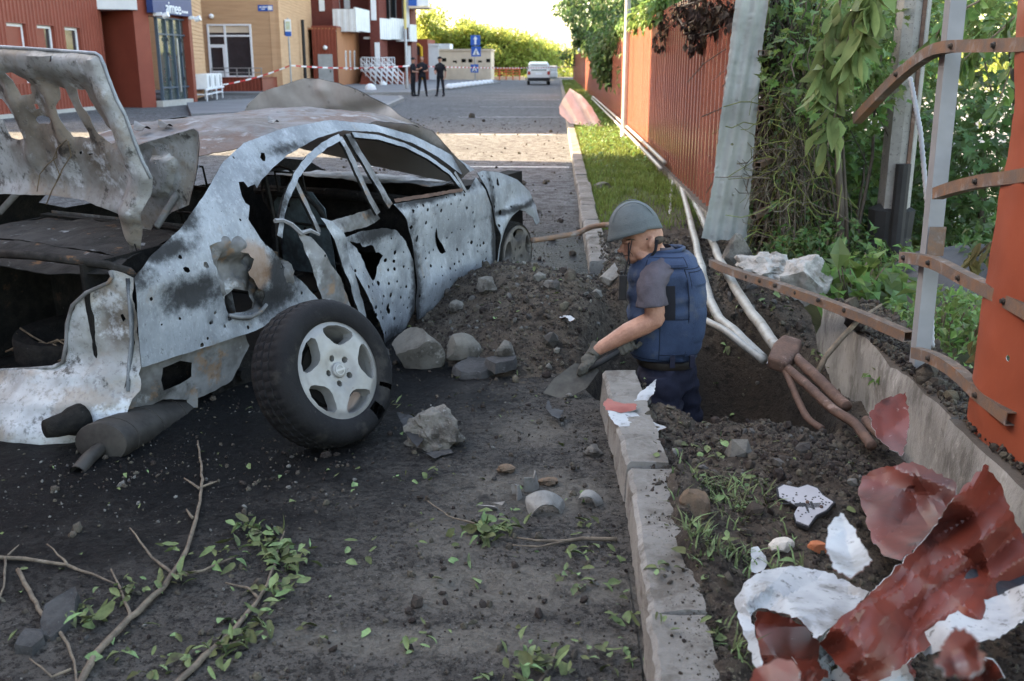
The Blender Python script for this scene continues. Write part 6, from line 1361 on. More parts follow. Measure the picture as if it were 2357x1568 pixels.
def patch(name, t0, t1, p0, p1, off, par=vest, mt=VESTM, seed=5):
    """sewn-on panel following the vest; t = angle in degrees (270 faces the road side)"""
    na, nb = max(4,int(abs(t1-t0)/6)), max(3,int((p1-p0)/9)); v = []; f = []
    for lay in (off, -.004):
        for j in range(nb+1):
            r_ = interp(VR, p0+(p1-p0)*j/nb); c = A((r_[1]+r_[2])/2, r_[0], r_[4]); a = (A(r_[2],r_[0],r_[4])-A(r_[1],r_[0],r_[4])).length/2
            for i in range(na+1):
                t = R(t0+(t1-t0)*i/na); cx = math.copysign(abs(math.cos(t))**(2/2.7), math.cos(t)); sy = math.copysign(abs(math.sin(t))**(2/2.7), math.sin(t))
                edge = 0 if lay < 0 or (0 < i < na and 0 < j < nb) else .5; p = c+Vector((cx*a, sy*r_[3], 0)); v.append(p+Vector((cx,sy,0)).normalized()*(lay*(1-edge)+.003*fbm(p,9,3,seed)+.0045*math.sin(p.z*70)*.3))
    w_ = na+1; n0 = w_*(nb+1)
    for j in range(nb):
        for i in range(na): f.append((j*w_+i, j*w_+i+1, (j+1)*w_+i+1, (j+1)*w_+i)); f.append((n0+j*w_+i+1, n0+j*w_+i, n0+(j+1)*w_+i, n0+(j+1)*w_+i+1))
    for i in range(na): f.append((i+1, i, n0+i, n0+i+1)); q = nb*w_; f.append((q+i, q+i+1, n0+q+i+1, n0+q+i))
    for j in range(nb): f.append((j*w_, (j+1)*w_, n0+(j+1)*w_, n0+j*w_)); q = na; f.append(((j+1)*w_+q, j*w_+q, n0+j*w_+q, n0+(j+1)*w_+q))
    o = mesh(name, v, f, mt, par, True, autosmooth=30); B_ = list(range(0,w_))+[j*w_+na for j in range(1,nb+1)]+[nb*w_+i for i in range(na-1,-1,-1)]+[j*w_ for j in range(nb-1,-1,-1)]
    if mt is VESTM: MB().tube([v[i] for i in B_], .0026, 5).build('seam', SEAM, par)
    return o
SEAM = mat('dark_seam', (.012,.018,.035), (.009,.014,.028), rough=.9)
patch('back_panel', 292, 350, 606, 800, .010); patch('back_pouch', 298, 344, 612, 648, .016); patch('side_flap', 190, 262, 735, 806, .013); patch('waist_strap', 262, 305, 715, 795, .008); patch('shoulder_strap', 235, 300, 583, 602, .012); patch('lower_pouch', 300, 345, 690, 775, .015)
patch('arm_opening', 256, 274, 640, 716, .011, man, BLACKC)
m = MB(); P = [interp(VR,577)]; r_ = interp(VR,576); m.tube([A((r_[1]+r_[2])/2,575,.05)+Vector((.092*math.cos(t),.075*math.sin(t),.01*math.cos(t))) for t in [2*math.pi*k/20 for k in range(21)]], .011, 6); m.build('vest_collar', VESTM, vest, True)
# T-shirt: collar part and sleeve
v, f = loft([(566,1502,1545,.062,.05),(574,1494,1556,.072,.05),(582,1484,1572,.09,.05),(592,1475,1580,.12,.045)], 28, 2.1, .004, 6); mesh('tshirt_neck', v, f, SHIRT, man, True)
m = MB(); m.tube([A(1556,628,.0), A(1535,626,-.06), A(1512,632,-.115), A(1500,650,-.150), A(1499,672,-.168), A(1500,690,-.175), A(1501,704,-.178)], [.075,.075,.073,.071,.071,.073,.076], 22, False, None, None, .02)
o = m.build('tshirt_sleeve', SHIRT, man, True); sb = o.modifiers.new('b','SUBSURF'); sb.levels = sb.render_levels = 2; bake(o)
for v_ in o.data.vertices: p = v_.co; v_.co = p+v_.normal*(.005*math.sin((p.x*.8+p.z)*95+7*fbm(p,6,3,4))*abs(fbm(p,5,2,9)+.3)+.004*fbm(p,16,3,5))
so_ = o.modifiers.new('s','SOLIDIFY'); so_.thickness = .004; bake(o)
# trousers
TR = [(806,1468,1596,.140,.03),(830,1466,1598,.145,.03),(850,1464,1602,.15,.03),(880,1466,1602,.15,.03)]
v, f = loft([interp(TR, 806+74*i/12) for i in range(13)], 40, 2.3, .005, 8, True); 
m = MB(); m.tube([A(1531,806,.03), A(1532,830,.03), A(1534,860,.03), A(1535,890,.03)], [.140,.144,.148,.135], 28)
for x0, x1, dy in ((1500,1535,-.06),(1550,1572,.13)):
    m.tube([A((x0+x1)/2,855,dy), A((x0+x1)/2+12,920,dy), A((x0+x1)/2+22,1000,dy), A((x0+x1)/2+18,1120,dy), A((x0+x1)/2+14,1240,dy)], [.098,.092,.084,.075,.07], 18, True, None, None, .03)
ell(m, A(1533,850,.03), (.145,.14,.09)); o = fuse('trousers', m, TROUS, man, .010, 3)
for v_ in o.data.vertices:
    p = v_.co; k = .006*math.sin(p.z*55+5*fbm(p,4,3,2))+.007*fbm(p,7,4,3); v_.co = p+v_.normal*k
v, f = loft([(818,1467,1598,.15,.03),(820,1465,1600,.153,.03),(832,1465,1600,.153,.03),(834,1467,1598,.15,.03)], 40, 2.3, .001, 8); mesh('belt', v, f, mat('brown_belt',(.03,.022,.017),(.02,.016,.013),rough=.6), man, True)
for px in (1545, 1590): m = MB(); q = A(px,826,-.10); m.box((-.012,-.03,-.03),(.012,.0,.03), Matrix.Translation(q+Vector((0,-.03,0)))); m.build('belt_loop', TROUS, man)
# helmet
hc = A(1459,527,.02); hm = Matrix.Translation(hc) @ Euler((0,R(-11),0)).to_matrix().to_4x4(); v = []; f = []; nu, nv = 44, 18; k_ = lambda t: sstep(.6,1,t)
for j in range(nv+1):
    t = j/nv; ph = t*R(97)
    for i in range(nu):
        a = 2*math.pi*i/nu; cx, sy = math.cos(a), math.sin(a); r_ = math.sin(min(ph,R(90)))
        x = cx*r_*(.128 if cx > 0 else .124); y = sy*r_*.114; z = math.cos(ph)*.140-.002
        if t > .8: k = (t-.8)/.2; fl = k*k*(.016 if cx < 0 else .012); x += cx*fl; y += sy*fl*.9; z -= k*.016*(1+.3*(-cx))-(.012*k if abs(sy) > .7 else 0)*0
        z += .030*k_(t)*abs(sy)**1.5+(.012*k_(t) if cx > .3 else 0); p = Vector((x,y,z)); p *= 1+.012*fbm(p,9,3,2); v.append(hm @ p)
for j in range(nv):
    for i in range(nu): f.append((j*nu+i, (j+1)*nu+i, (j+1)*nu+(i+1)%nu, j*nu+(i+1)%nu))
hel = mesh('helmet', v, f, HELM, man, True); q = hel.modifiers.new('s','SOLIDIFY'); q.thickness = .01; q.offset = -1; bake(hel)
m = MB()
for a0 in (0,1,2): m.tube([hm @ Vector((.126*math.cos(t)*math.cos(.5*a0-.5), .112*math.sin(.5*a0-.5), .141*math.sin(t)-.004)) for t in [R(25+13*k) for k in range(11)]], .0022, 4)
m.build('cover_seam', HELM, hel)
m = MB(); m.tube([A(1512,552,-.075), A(1508,578,-.075), A(1490,602,-.05), A(1468,612,.0)], [.009,.008,.007,.006], 5, True, (1,.4)); m.tube([A(1447,560,-.07), A(1446,585,-.06), A(1450,612,-.03)], .0035, 5); m.build('chin_strap', BLACKC, hel)
# shovel held across the body
SHOV = mat('worn_shovel_steel', (.085,.08,.068), (.05,.046,.04), sc=6, rough=.55, metal=.4, layers=[dict(c=(.03,.026,.022), sc=5, lo=.54, hi=.68, amt=.8), dict(c=(.16,.15,.13), sc=12, lo=.63, hi=.72, amt=.5)])
sY = MY-.22; base = atY(1372,848,sY)
shv = empty('shovel', base, label='dark round point shovel held low over the crater edge', cat='shovel')
B = [atY(px,py,sY+dy)-base for px,py,dy in ((1249,904,-.06),(1274,869,-.02),(1308,839,.0),(1322,831,.02),(1345,836,.02),(1370,843,.02),(1378,853,.0),(1350,893,-.06),(1320,909,-.09),(1285,913,-.1))]
cc = sum(B, Vector())/len(B); n_ = (B[3]-B[0]).cross(B[8]-B[0]).normalized(); n_ = n_ if n_.y < 0 else -n_; eu = (B[5]-B[0]).normalized(); ev = n_.cross(eu)
pol = [((b-cc).dot(eu), (b-cc).dot(ev)) for b in B]
if sum(pol[i][0]*pol[(i+1)%len(pol)][1]-pol[(i+1)%len(pol)][0]*pol[i][1] for i in range(len(pol))) < 0: pol = pol[::-1]
sheet('blade', pol, [], .018, lambda u,v: cc+eu*u+ev*v+n_*(.9*v*v-.018+.2*max(0,u)**2), [SHOV, SHOV], shv, .003)
m = MB(); m.tube([atY(1352,850,sY)-base, atY(1385,832,sY+.01)-base, atY(1432,803,sY+.05)-base, atY(1475,778,sY+.15)-base, atY(1560,725,sY+.45)-base], [.014,.017,.0165,.016,.016], 12); m.build('shaft', BLACKP, shv, True)
# gloves: palm, four fingers wrapped over the shaft, thumb along it
def glove(w, k, sh_d, par, flip=1):
    """w wrist point, k knuckle centre on the shaft, sh_d shaft direction"""
    m = MB(); d = (k-w).normalized(); s = sh_d.normalized(); up_ = s.cross(d).normalized()*flip
    m.tube([w-d*.045, w-d*.01, w+d*.02], [.037,.034,.036], 14); ell(m, w+d*.045, (.042,.042,.024), (Matrix((d,s,up_)).transposed()).to_euler()); ell(m, k-d*.02+up_*.012, (.034,.044,.020), (Matrix((d,s,up_)).transposed()).to_euler())
    for i, (o_, L) in enumerate(((-.034,.9),(-.011,1.05),(.012,1.0),(.034,.8))):
        c = k+s*o_; m.tube([c-d*.018+up_*.022, c+d*.012*L+up_*.028, c+d*.034*L+up_*.012, c+d*.034*L-up_*.016, c+d*.012*L-up_*.026], [.0125,.0125,.0118,.0108,.0095], 10)
    m.tube([w+d*.03-s*.03, w+d*.055-s*.05-up_*.012, k-s*.055-up_*.02, k-s*.03+d*.012-up_*.024], [.014,.0135,.012,.010], 10)
    return fuse('glove', m, GLOVE, par, .0042, 2, .4)
W = A(1368,812,-.16); K = A(1352,843,-.20); glove(W, K, (A(1352,850,-.22)-A(1432,803,-.17)), man)
glove(A(1463,782,-.0), A(1446,797,-.15), (A(1352,850,-.22)-A(1432,803,-.17)), man)
# radio clipped to the vest front
rb = atY(1433,690,MY-.05); rad = empty('handheld_radio', rb, label='black handheld radio clipped on the vest front', cat='radio')
m = MB(); m.box((-.02,-.018,0),(.018,.018,.125)); bevelled(m.build('case', BLACKP, rad), .005); m = MB(); m.tube([(.005,0,.12),(.02,-.01,.2),(.035,-.02,.30)], [.006,.004,.0025], 6); m.build('antenna', BLACKP, rad); m = MB(); m.lathe([(0,.125),(.008,.125),(.008,.14),(0,.14)], 8, Matrix.Translation((-.01,0,0))); m.build('knob', BLACKP, rad)
# --- three officers by the tape
def officer(px, py, h, label, arms, facing, cap, legs=.16):
    legs *= .4
    b = G(px, py); root = empty('person', b, facing, label, 'person', 'officers at the cordon'); s = h/1.78; m = MB()
    for sx in (-1,1):
        m.tube([(sx*.09,0,.92),(sx*(.10+legs*.15),.02,.5),(sx*(.10+legs*.35),0,.09)], [.095,.068,.05], 10); m.tube([(sx*(.10+legs*.35),.03,.05),(sx*(.11+legs*.4),-.14,.035)], [.05,.04], 8)
    m.tube([(0,0,.86),(0,0,1.0),(0,-.01,1.25),(0,0,1.45),(0,0,1.5)], [.17,.165,.19,.18,.1], 14, True, (1,.68)); m.tube([(0,0,1.46),(0,-.01,1.58)], [.065,.055], 10)
    ell(m, (0,-.015,1.66), (.078,.095,.115)); ell(m, (0,-.105,1.655), (.014,.02,.02))
    for sx, pts in zip((-1,1), arms): m.tube([(sx*.19,0,1.43)]+[Vector(p) for p in pts], [.062,.05,.036,.04], 10)
    o = fuse('body', m, BLACKC, root, .022, 2, .4); o.data.materials.append(SKIN); o.data.materials.append(BLACKP); mi = []
    for p in o.data.polygons:
        c = p.center; k = 0
        if c.z > 1.53: k = 1
        for sx, pts in zip((-1,1), arms):
            e, w_ = Vector(pts[0]), Vector(pts[1]); d = w_-e; t = (c-e).dot(d)/d.length_squared
            if t > .05 and (c-(e+d*min(1.4,t))).length < .085 and c.x*sx > -.05 and not (c.z < .8 and abs(c.x) < .12): k = 1
        mi.append(k)
    o.data.polygons.foreach_set('material_index', mi)
    m = MB()
    if cap: m.lathe([(.02,.105),(.085,.09),(.10,.04),(.098,.0)], 16, Matrix.Translation((0,-.01,1.69))); m.prism([(-.07,-.09),(.07,-.09),(.05,-.17),(-.05,-.17)], 1.69, 1.70)
    else: m.lathe([(.02,.10),(.07,.085),(.09,.03),(.088,-.02)], 16, Matrix.Translation((0,.015,1.68)))
    m.build('cap' if cap else 'hair', BLACKC if cap else HAIR, root, True); v, f = rock_data((.2,.145,.24), 3, .06, 1, 2); o = mesh('duty_vest', v, f, BLACKC, root, True); o.location = (0,-.01,1.24); root.scale = (s,s,s); return root
officer(952,222,1.86,'dark uniformed officer in helmet beside the pale pole', [((-.25,-.05,1.15),(-.1,-.28,1.12),(-.05,-.33,1.12)),((.25,-.05,1.15),(.12,-.28,1.1),(.08,-.33,1.1))], R(75), True, .3)
officer(973,222,1.92,'middle officer in black uniform with hands raised to chest', [((-.26,-.06,1.16),(-.06,-.27,1.25),(-.02,-.3,1.3)),((.27,-.06,1.14),(.1,-.28,1.12),(.05,-.3,1.14))], R(8), False, .6)
officer(1014,222,1.90,'officer in black cap standing apart on the right', [((-.26,-.04,1.14),(-.12,-.22,1.02),(-.06,-.25,1.02)),((.28,.04,1.14),(.27,.0,.88),(.27,-.02,.8))], R(-25), True, .6)
# ================================================================ street things further off
# white car seen from behind
CARW = mat('white_car_paint', (.62,.61,.59), (.58,.57,.55), sc=2, rough=.3, coat=.3); TAIL = mat('red_tail_lamp', (.35,.03,.02), (.3,.02,.02), rough=.3)
b = G(1240,196.5); su = empty('parked_car', b, R(2), 'white SUV parked at the far end of the road', 'car')
sec = [(-.0,.86,.35,1.66),(.08,.89,.30,1.66),(.35,.9,.28,1.70),(1.2,.9,.26,1.72),(2.4,.9,.26,1.70),(2.9,.9,.26,1.55)]
def suv_ring(y, hw, z0, z1, k=1): return [(-hw*.96,y,z0),(hw*.96,y,z0),(hw,y,z0+.25),(hw,y,.98),(hw*.97,y,1.05),(hw*.86,y,z1-.12),(hw*.72,y,z1),(-hw*.72,y,z1),(-hw*.86,y,z1-.12),(-hw*.97,y,1.05),(-hw,y,.98),(-hw,y,z0+.25)]
R_ = [suv_ring(-.05,.80,.42,1.5),suv_ring(.0,.86,.36,1.62),suv_ring(.25,.89,.30,1.69),suv_ring(1.5,.89,.28,1.72),suv_ring(2.6,.89,.28,1.66),suv_ring(3.2,.88,.28,1.12),suv_ring(4.3,.84,.3,1.02),suv_ring(4.5,.74,.36,.8)]
v = [p for r in R_ for p in r]; n = 12; f = [(i*n+k, i*n+(k+1)%n, (i+1)*n+(k+1)%n, (i+1)*n+k) for i in range(len(R_)-1) for k in range(n)]+[tuple(range(n-1,-1,-1)), tuple(range((len(R_)-1)*n, len(R_)*n))]
bevelled(mesh('body', v, f, CARW, su, True, autosmooth=40), .03)
m = MB(); m.add([(-.60,-.062,1.06),(.60,-.062,1.06),(.55,-.02,1.46),(-.55,-.02,1.46)], [(0,1,2,3)]); m.build('rear_window', GLASS, su)
m = MB(); m.box((-.62,-.12,1.5),(.62,.1,1.56)); m.build('roof_spoiler', CARW, su); m = MB(); m.box((-.84,-.1,.34),(.84,.1,.56)); bevelled(m.build('bumper', BLACKP, su), .04)
for sx in (-1,1):
    m = MB(); m.box((sx*.74-.1,-.07,.78),(sx*.74+.1,.05,1.02)); m.build('tail_lamp', TAIL, su); m = MB(); m.box((sx*.76-.05,.9,.9),(sx*.76+.06,3.0,.95)); 
    for y in (.85,3.5): m = MB(); m.lathe([(.0,-.1),(.2,-.1),(.33,-.08),(.34,0),(.33,.1),(0,.1)], 18, Matrix.Translation((sx*.78,y,.34)) @ Matrix.Rotation(R(90),4,'Y')); m.build('wheel', BLACKP, su)
m = MB(); m.box((-.26,-.075,.78),(.26,-.06,.9)); m.build('number_plate', FRAMEW, su)
# dark car nose beside it
b = G(1272,185); o = MB().box((-.5,0,.25),(.5,4,.85)).box((-.45,.6,.85),(.45,3,1.4)).build('parked_car', GREYD); bevelled(o, .12, 3); o.location = b; tag(o, 'grey car half hidden to the right of the white SUV', 'car')
# white half-dome bollards
DOME = mat('white_dome_paint', (.66,.67,.68), (.58,.59,.6), sc=4, rough=.6); dm = None
pts = [G(853,207,.13)]+[G(px, 203-(px-1032)*.125, .13) for px in (1034,1044,1054,1064,1074,1084,1094,1104,1113,1121,1129)]+[G(882,196,.13)]
for i, p in enumerate(pts):
    if dm is None: o = MB().lathe([(.27,-.01),(.265,.06),(.235,.15),(.17,.23),(.08,.27),(.0,.28)], 18).build('dome_bollard', DOME, None, True); dm = o.data
    else: o = inst('dome_bollard', dm)
    o.location = p; o.scale = (1.25,)*3 if i == 0 else (.95,)*3
    lab = 'single white dome bollard before the red entrance block' if i == 0 else 'tiny white dome bollard near the stair railings' if i == 12 else 'white dome bollard, %s from the left in the kerb row' % ('first second third fourth fifth sixth seventh eighth ninth tenth eleventh'.split()[i-1])
    tag(o, lab, 'bollard', 'white dome bollards')
# blue road signs on a pole
b = G(1094,186,.13); sg = empty('road_sign', b, label='pole with three blue pedestrian road signs before the utility building', cat='road sign')
k = b.y/2291*1.03; MB().tube([(0,0,0),(0,0,3.9)], .05, 8).build('pole', GALV, sg)
def plate(cx, cz, s, tri, name='sign_plate'):
    p = MB().box((cx-s/2,-.09,cz-s/2),(cx+s/2,-.06,cz+s/2)).build(name, BLUE, sg)
    if tri: MB().add([(cx-s*.36,-.095,cz-s*.34),(cx+s*.36,-.095,cz-s*.34),(cx,-.095,cz+s*.36)], [(0,1,2)]).build('white_triangle', FRAMEW, p); m = MB(); m.box((cx-.04,-.105,cz-s*.2),(cx+.04,-.098,cz+s*.08)); m.box((cx-.14,-.105,cz-s*.3),(cx+.12,-.098,cz-s*.22)); m.build('walking_figure', BLACKP, p)
    else: m = MB(); m.add([(cx-.2,-.095,cz+.08),(cx+.2,-.095,cz+.08),(cx,-.095,cz+s*.42),(cx-.08,-.095,cz-s*.4),(cx+.08,-.095,cz-s*.4),(cx+.08,-.095,cz+.08),(cx-.08,-.095,cz+.08)], [(0,1,2),(3,4,5,6)]); m.build('white_arrow', FRAMEW, p)
plate(.05,3.45,.86,False); plate(.1,2.5,.86,True); plate(-.05,1.05,.7,True)
# pale pole with a sticker, left
b = G(937,205,.13); lp = empty('lamp_post', b, label='pale grey lamp post left of the officers', cat='lamp post'); MB().lathe([(.12,0),(.12,.4),(.08,.6),(.07,9),(0,9)], 12).build('shaft', GALV, lp, True)
MB().lathe([(.078,3.4),(.08,3.42),(.08,6.2),(.078,6.22)], 12).build('sticker', mat('yellow_sticker',(.55,.45,.16),(.5,.42,.2),sc=3), lp)
# parking sign post in front of the orange building
p = pt(668, 50); ps = empty('information_sign', (p[0],p[1],0), label='white information sign on a post before the orange siding', cat='sign')
MB().tube([(0,0,0),(0,0,3.7)], .045, 8).build('post', GALV, ps); z0, z1 = atY(668,84,50).z, atY(668,45,50).z; q = MB().box((-.14,-.06,z0),(.16,-.03,z1)).build('plate', FRAMEW, ps); MB().box((-.1,-.066,z0+.3),(.12,-.061,z1-.1)).build('map_print', mat('map_print',(.45,.55,.42),(.5,.45,.3),sc=9), q); MB().box((-.14,-.066,z0),(.16,-.061,z0+.22)).build('blue_band', BLUE, q); MB().box((-.2,-.02,z0+.05),(-.15,.02,z1-.05)).build('side_plate', BLACKP, ps)
# air conditioners on a white stand
fz = Face(pt(418,42.6), pt(466,48.5)); st = empty('condenser_stand', fz.P(fz.L/2,0,1.2), label='white metal stand carrying the air conditioner units', cat='stand'); m = MB()
for u in (.15, fz.L*.55, fz.L*.9):
    m.tube([fz.P(u,0,.9), fz.P(u,.5,.9)], .035, 5); m.tube([fz.P(u,0,.4), fz.P(u,.5,.4)], .035, 5); m.tube([fz.P(u,.3,.4), fz.P(u,.3,.9)], .03, 5)
m.tube([fz.P(0,.5,.9), fz.P(fz.L,.5,.9)], .04, 5); m.tube([fz.P(0,.5,.4), fz.P(fz.L,.5,.4)], .04, 5); m.tube([fz.P(.15,.3,.9), fz.P(fz.L*.9,.3,.9)], .03, 5)
o = m.build('frame', FRAMEW, st); reparent_all(st)
for i, (u0, u1, lab) in enumerate(((.1,.34,'left'),(.37,.64,'middle'),(.67,.93,'right'))):
    q = empty('air_conditioner', fz.P(fz.L*(u0+u1)/2,.52,.7), label=lab+' white air conditioner unit on the stand by the shop', cat='air conditioner', group='air conditioner units'); m = MB(); fz.box(m, fz.L*u0, fz.L*u1, .52, 1.14, .4, .9); m.build('case', WHITEP, q)
    c = fz.P(fz.L*(u0*.45+u1*.55),0.83,.905); rm = Matrix.Translation(c) @ fz.n.to_track_quat('Z','Y').to_matrix().to_4x4(); m = MB(); m.lathe([(.25,0),(.24,.015),(.0,.015)], 20, rm); m.build('fan_grille', GREYD, q); reparent_all(q)
# cordon tape: red and white bands
TR_ = mat('tape_red', (.5,.04,.04), (.45,.035,.035), rough=.5); TW_ = mat('tape_white', (.72,.7,.68), (.68,.66,.64), rough=.5)
def tape(pts, label, sag=.15):
    v = []; f = []; mi = []; P = [Vector(p) for p in pts]; Q = []
    for i in range(len(P)-1):
        n = max(2, int((P[i+1]-P[i]).length/.28))
        for k in range(n): t = k/n; q = P[i].lerp(P[i+1], t); q.z -= sag*4*t*(1-t); Q.append(q)
    Q.append(P[-1])
    for i, q in enumerate(Q):
        w_ = .032; tw = .6*math.sin(i*.35); v += [q+Vector((.0,tw*w_,w_)), q-Vector((0,tw*w_,w_)), q+Vector((.0,tw*w_+.004,w_)), q-Vector((0,tw*w_-.004,w_))]
        if i: a = (i-1)*4; f += [(a,a+4,a+5,a+1),(a+2,a+3,a+7,a+6)]; mi += [i % 2]*2
    base = Vector(P[0]); o = mesh('cordon_tape', [p-base for p in v], f, [TR_, TW_], None, False, mi); o.location = base; return tag(o, label, 'barrier tape', 'cordon tape')
a = fz.P(fz.L*.95,.6,.9); b2 = Vector(pt(668,50)+(atY(668,151,50).z,)); c = Vector(pt(938,54)+(atY(938,152,54).z,)); d = G(1343,190,.1); d = Vector((d.x, d.y, atY(1343,153,d.y).z))
tape([a, b2], 'red and white tape from the air conditioners to the sign post', .1); tape([b2, c], 'red and white tape stretched before the red entrance', .12); tape([c, d], 'red and white tape crossing the road behind the officers', .12)
# orange railing at the road end, pale tower far away
ORR = mat('orange_rail', (.5,.12,.05), (.45,.1,.04), rough=.5); rl = empty('railing', (0,0,0), label='low orange red railing at the end of the road', cat='railing'); m = MB(); p0 = Vector(pt(1134,104)+(0,)); p1 = Vector(pt(1196,104)+(0,))
for z in (.55,.8,1.05): m = MB(); m.tube([p0+Vector((0,0,z)), p1+Vector((0,0,z))], .05, 5); m.build('rail', ORR, rl)
for k in range(5): m = MB(); q = p0.lerp(p1, k/4); m.tube([q, q+Vector((0,0,1.1))], .06, 5); m.build('post', ORR, rl)
m = MB(); m.box((p0.x,104.3,-.05),(p1.x+.5,104.8,.35)); o = m.build('low_wall', BEIGEW); tag(o, 'low pale wall under the orange railing', 'wall')
twb = empty('apartment_tower', (pt(1178,420)[0],420,0), label='pale distant apartment tower on the horizon', cat='building'); TWM = mat('pale_tower', (.6,.6,.6), (.55,.56,.58), rough=.9); m = MB(); m.box((-3.2,0,0),(3.2,8,12)); m.build('wall', TWM, twb)
for i in range(3):
    for j in range(4): MB().box((-2.6+i*2,-.05,2+j*2.6),(-1.6+i*2,.0,3.3+j*2.6)).build('window', GLASS, twb)
# pink-white sheet leaning on the far kerb
PINKP = mat('sunlit_primer_back', (.62,.50,.46), (.55,.42,.38), sc=3, rough=.55, layers=[dict(c=(.66,.63,.61), sc=3, lo=.5, hi=.65, amt=.6)])
S0 = [atY(px,py,24.0) for px,py in ((1312,204),(1336,218),(1362,246),(1389,293),(1350,290),(1312,284),(1288,262),(1287,247),(1300,222))]; c0 = sum(S0, Vector())/len(S0)
o = sheet('fallen_sheet', [(p.x,p.z) for p in S0], [], .07, lambda u,z: (u, 24.0+.35*(z-.4)+.07*math.sin((u*.9+z*.5)*19)+.05*fbm((u,z),3,3,1), z), [PINKP, REDP], None, .003, .01); tag(o, 'crumpled fence sheet leaning over the kerb in the sun', 'metal sheet')
# ================================================================ debris
random.seed(99)
_sv = [v.co.z for v in soil.data.vertices] if len(soil.data.vertices) == 113*321 else None
def soil_f(x, y):
    i = (x+1.35)/2.85*112; j = (y-1.5)/8.1*320
    if _sv is None or i < 0 or i >= 112 or j < 0 or j >= 320: return soil_z(x, y) if x > -1.35 else -.07
    a = int(i); b = int(j); fx = i-a; fy = j-b; k = b*113+a
    return (_sv[k]*(1-fx)+_sv[k+1]*fx)*(1-fy)+(_sv[k+113]*(1-fx)+_sv[k+114]*fx)*fy
def gz(x, y):
    s = soil_f(x, y)
    if x < .28: r_ = 0 if crater_d(x,y) < .8 else road_z(x, y); return max(s, r_) if not (x > .1 and 4.42 < y < 5.6) else s
    if x < .42 and (y < 4.4 or y > 7.35): return .145
    return s if y < 9.6 else .1
def GP(px, py, lift=0):
    """where a sight line meets the real, uneven ground"""
    d = ray(px, py); z = 0
    for i in range(40):
        p = _c+d*((z-CAM_H)/d.z); z = .5*z+.5*gz(p.x, p.y)
    return Vector((p.x, p.y, gz(p.x,p.y)+lift))
# --- stones and broken concrete
BROWNST = mat('brown_earthy_stone', (.17,.115,.078), (.10,.075,.055), sc=10, rough=.95, bump=.8, bsc=40)
PALEST = mat('pale_stone', (.5,.47,.42), (.36,.33,.29), sc=9, rough=.9, bump=.6, bsc=40, layers=[dict(c=(.12,.1,.08), sc=7, lo=.58, hi=.7, amt=.7)])
BRICKC = mat('orange_brick', (.38,.13,.06), (.28,.09,.045), sc=10, rough=.9, bump=.5, bsc=40)
DKASPH = mat('broken_asphalt', (.075,.073,.072), (.045,.044,.044), sc=9, rough=.95, bump=.9, bsc=60, layers=[dict(c=(.14,.135,.13), sc=30, lo=.62, hi=.7, amt=.6)])
SMOOTHC = mat('dusty_smooth_concrete', (.14,.13,.113), (.09,.083,.072), sc=5, rough=.9, bump=.4, bsc=40, layers=[dict(c=(.27,.26,.245), sc=11, lo=.58, hi=.66, amt=.6), dict(c=(.04,.034,.03), sc=8, lo=.54, hi=.68, amt=.7)])
for px, py, sz, mt, lab, kw in [
  (962,842,(.155,.125,.15),SMOOTHC,'large rounded concrete block beside the car door',dict(seed=11,facet=7,rough=.18,sub=4)),
  (1062,822,(.115,.09,.09),SMOOTHC,'flat faced concrete block right of the large rounded block',dict(seed=27,facet=8,rough=.2,rot=(.2,.3,.4))),
  (1000,1022,(.118,.1,.105),CONCB,'rough pebbly concrete lump on the road by the tyre',dict(seed=5,facet=4,rough=.55,sub=4,sc=1.9)),
  (1160,828,(.055,.05,.075),CONCB,'upright grey concrete chunk on the soil heap edge',dict(seed=33,facet=8,rough=.2)),
  (1402,795,(.075,.09,.11),CONC,'broken kerb chunk standing tilted in the soil beside the arm',dict(seed=8,facet=9,rough=.12,rot=(.2,.2,.3))),
  (1366,1045,(.042,.035,.028),CONCB,'small chipped concrete lump before the kerb',dict(seed=41,facet=4,rough=.5)),
  (1597,1180,(.055,.05,.065),BROWNST,'brown stone on the verge behind the kerb',dict(seed=52,facet=6,rough=.3)),
  (1800,1270,(.042,.034,.03),PALEST,'pale rounded stone near the circuit board',dict(seed=17,facet=3,rough=.3)),
  (1880,1268,(.032,.026,.024),BRICKC,'orange brick bit beside the crumpled sheet',dict(seed=19,facet=6,rough=.3)),
  (1165,1085,(.038,.03,.018),BROWNST,'brown earth lump left of the shell fragments',dict(seed=61,facet=2,rough=.6)),
  (1262,1112,(.036,.03,.02),BROWNST,'brown earth lump behind the shell fragments',dict(seed=63,facet=2,rough=.6)),
  (1122,668,(.065,.06,.07),CONCB,'grey rubble block before the front wheel',dict(seed=71,facet=6,rough=.4)),
  (1052,712,(.05,.045,.04),CONCB,'grey rubble under the front door sill',dict(seed=73,facet=6,rough=.4)),
  (1385,435,(.11,.09,.06),CONCB,'grey stone lying in the verge grass',dict(seed=75,facet=5,rough=.3)),
  (1235,490,(.06,.05,.03),CONCB,'pale rubble bit on the road near the front fender',dict(seed=77,facet=5,rough=.4)),
  (1450,830,(.06,.07,.05),CONCB,'concrete lump at the crater edge beside the belt',dict(seed=79,facet=6,rough=.4)),
  (1310,915,(.02,.018,.015),CONCB,'pebble sized concrete bit under the shovel point',dict(seed=81,facet=4,rough=.4)),
  (1850,620,(.0,.0,.0),None,None,None)]:
    if mt: rock('rubble', GP(px, py, sz[2]*.45), sz, mt, lab, 'rubble', 'rubble around the crater', **kw)
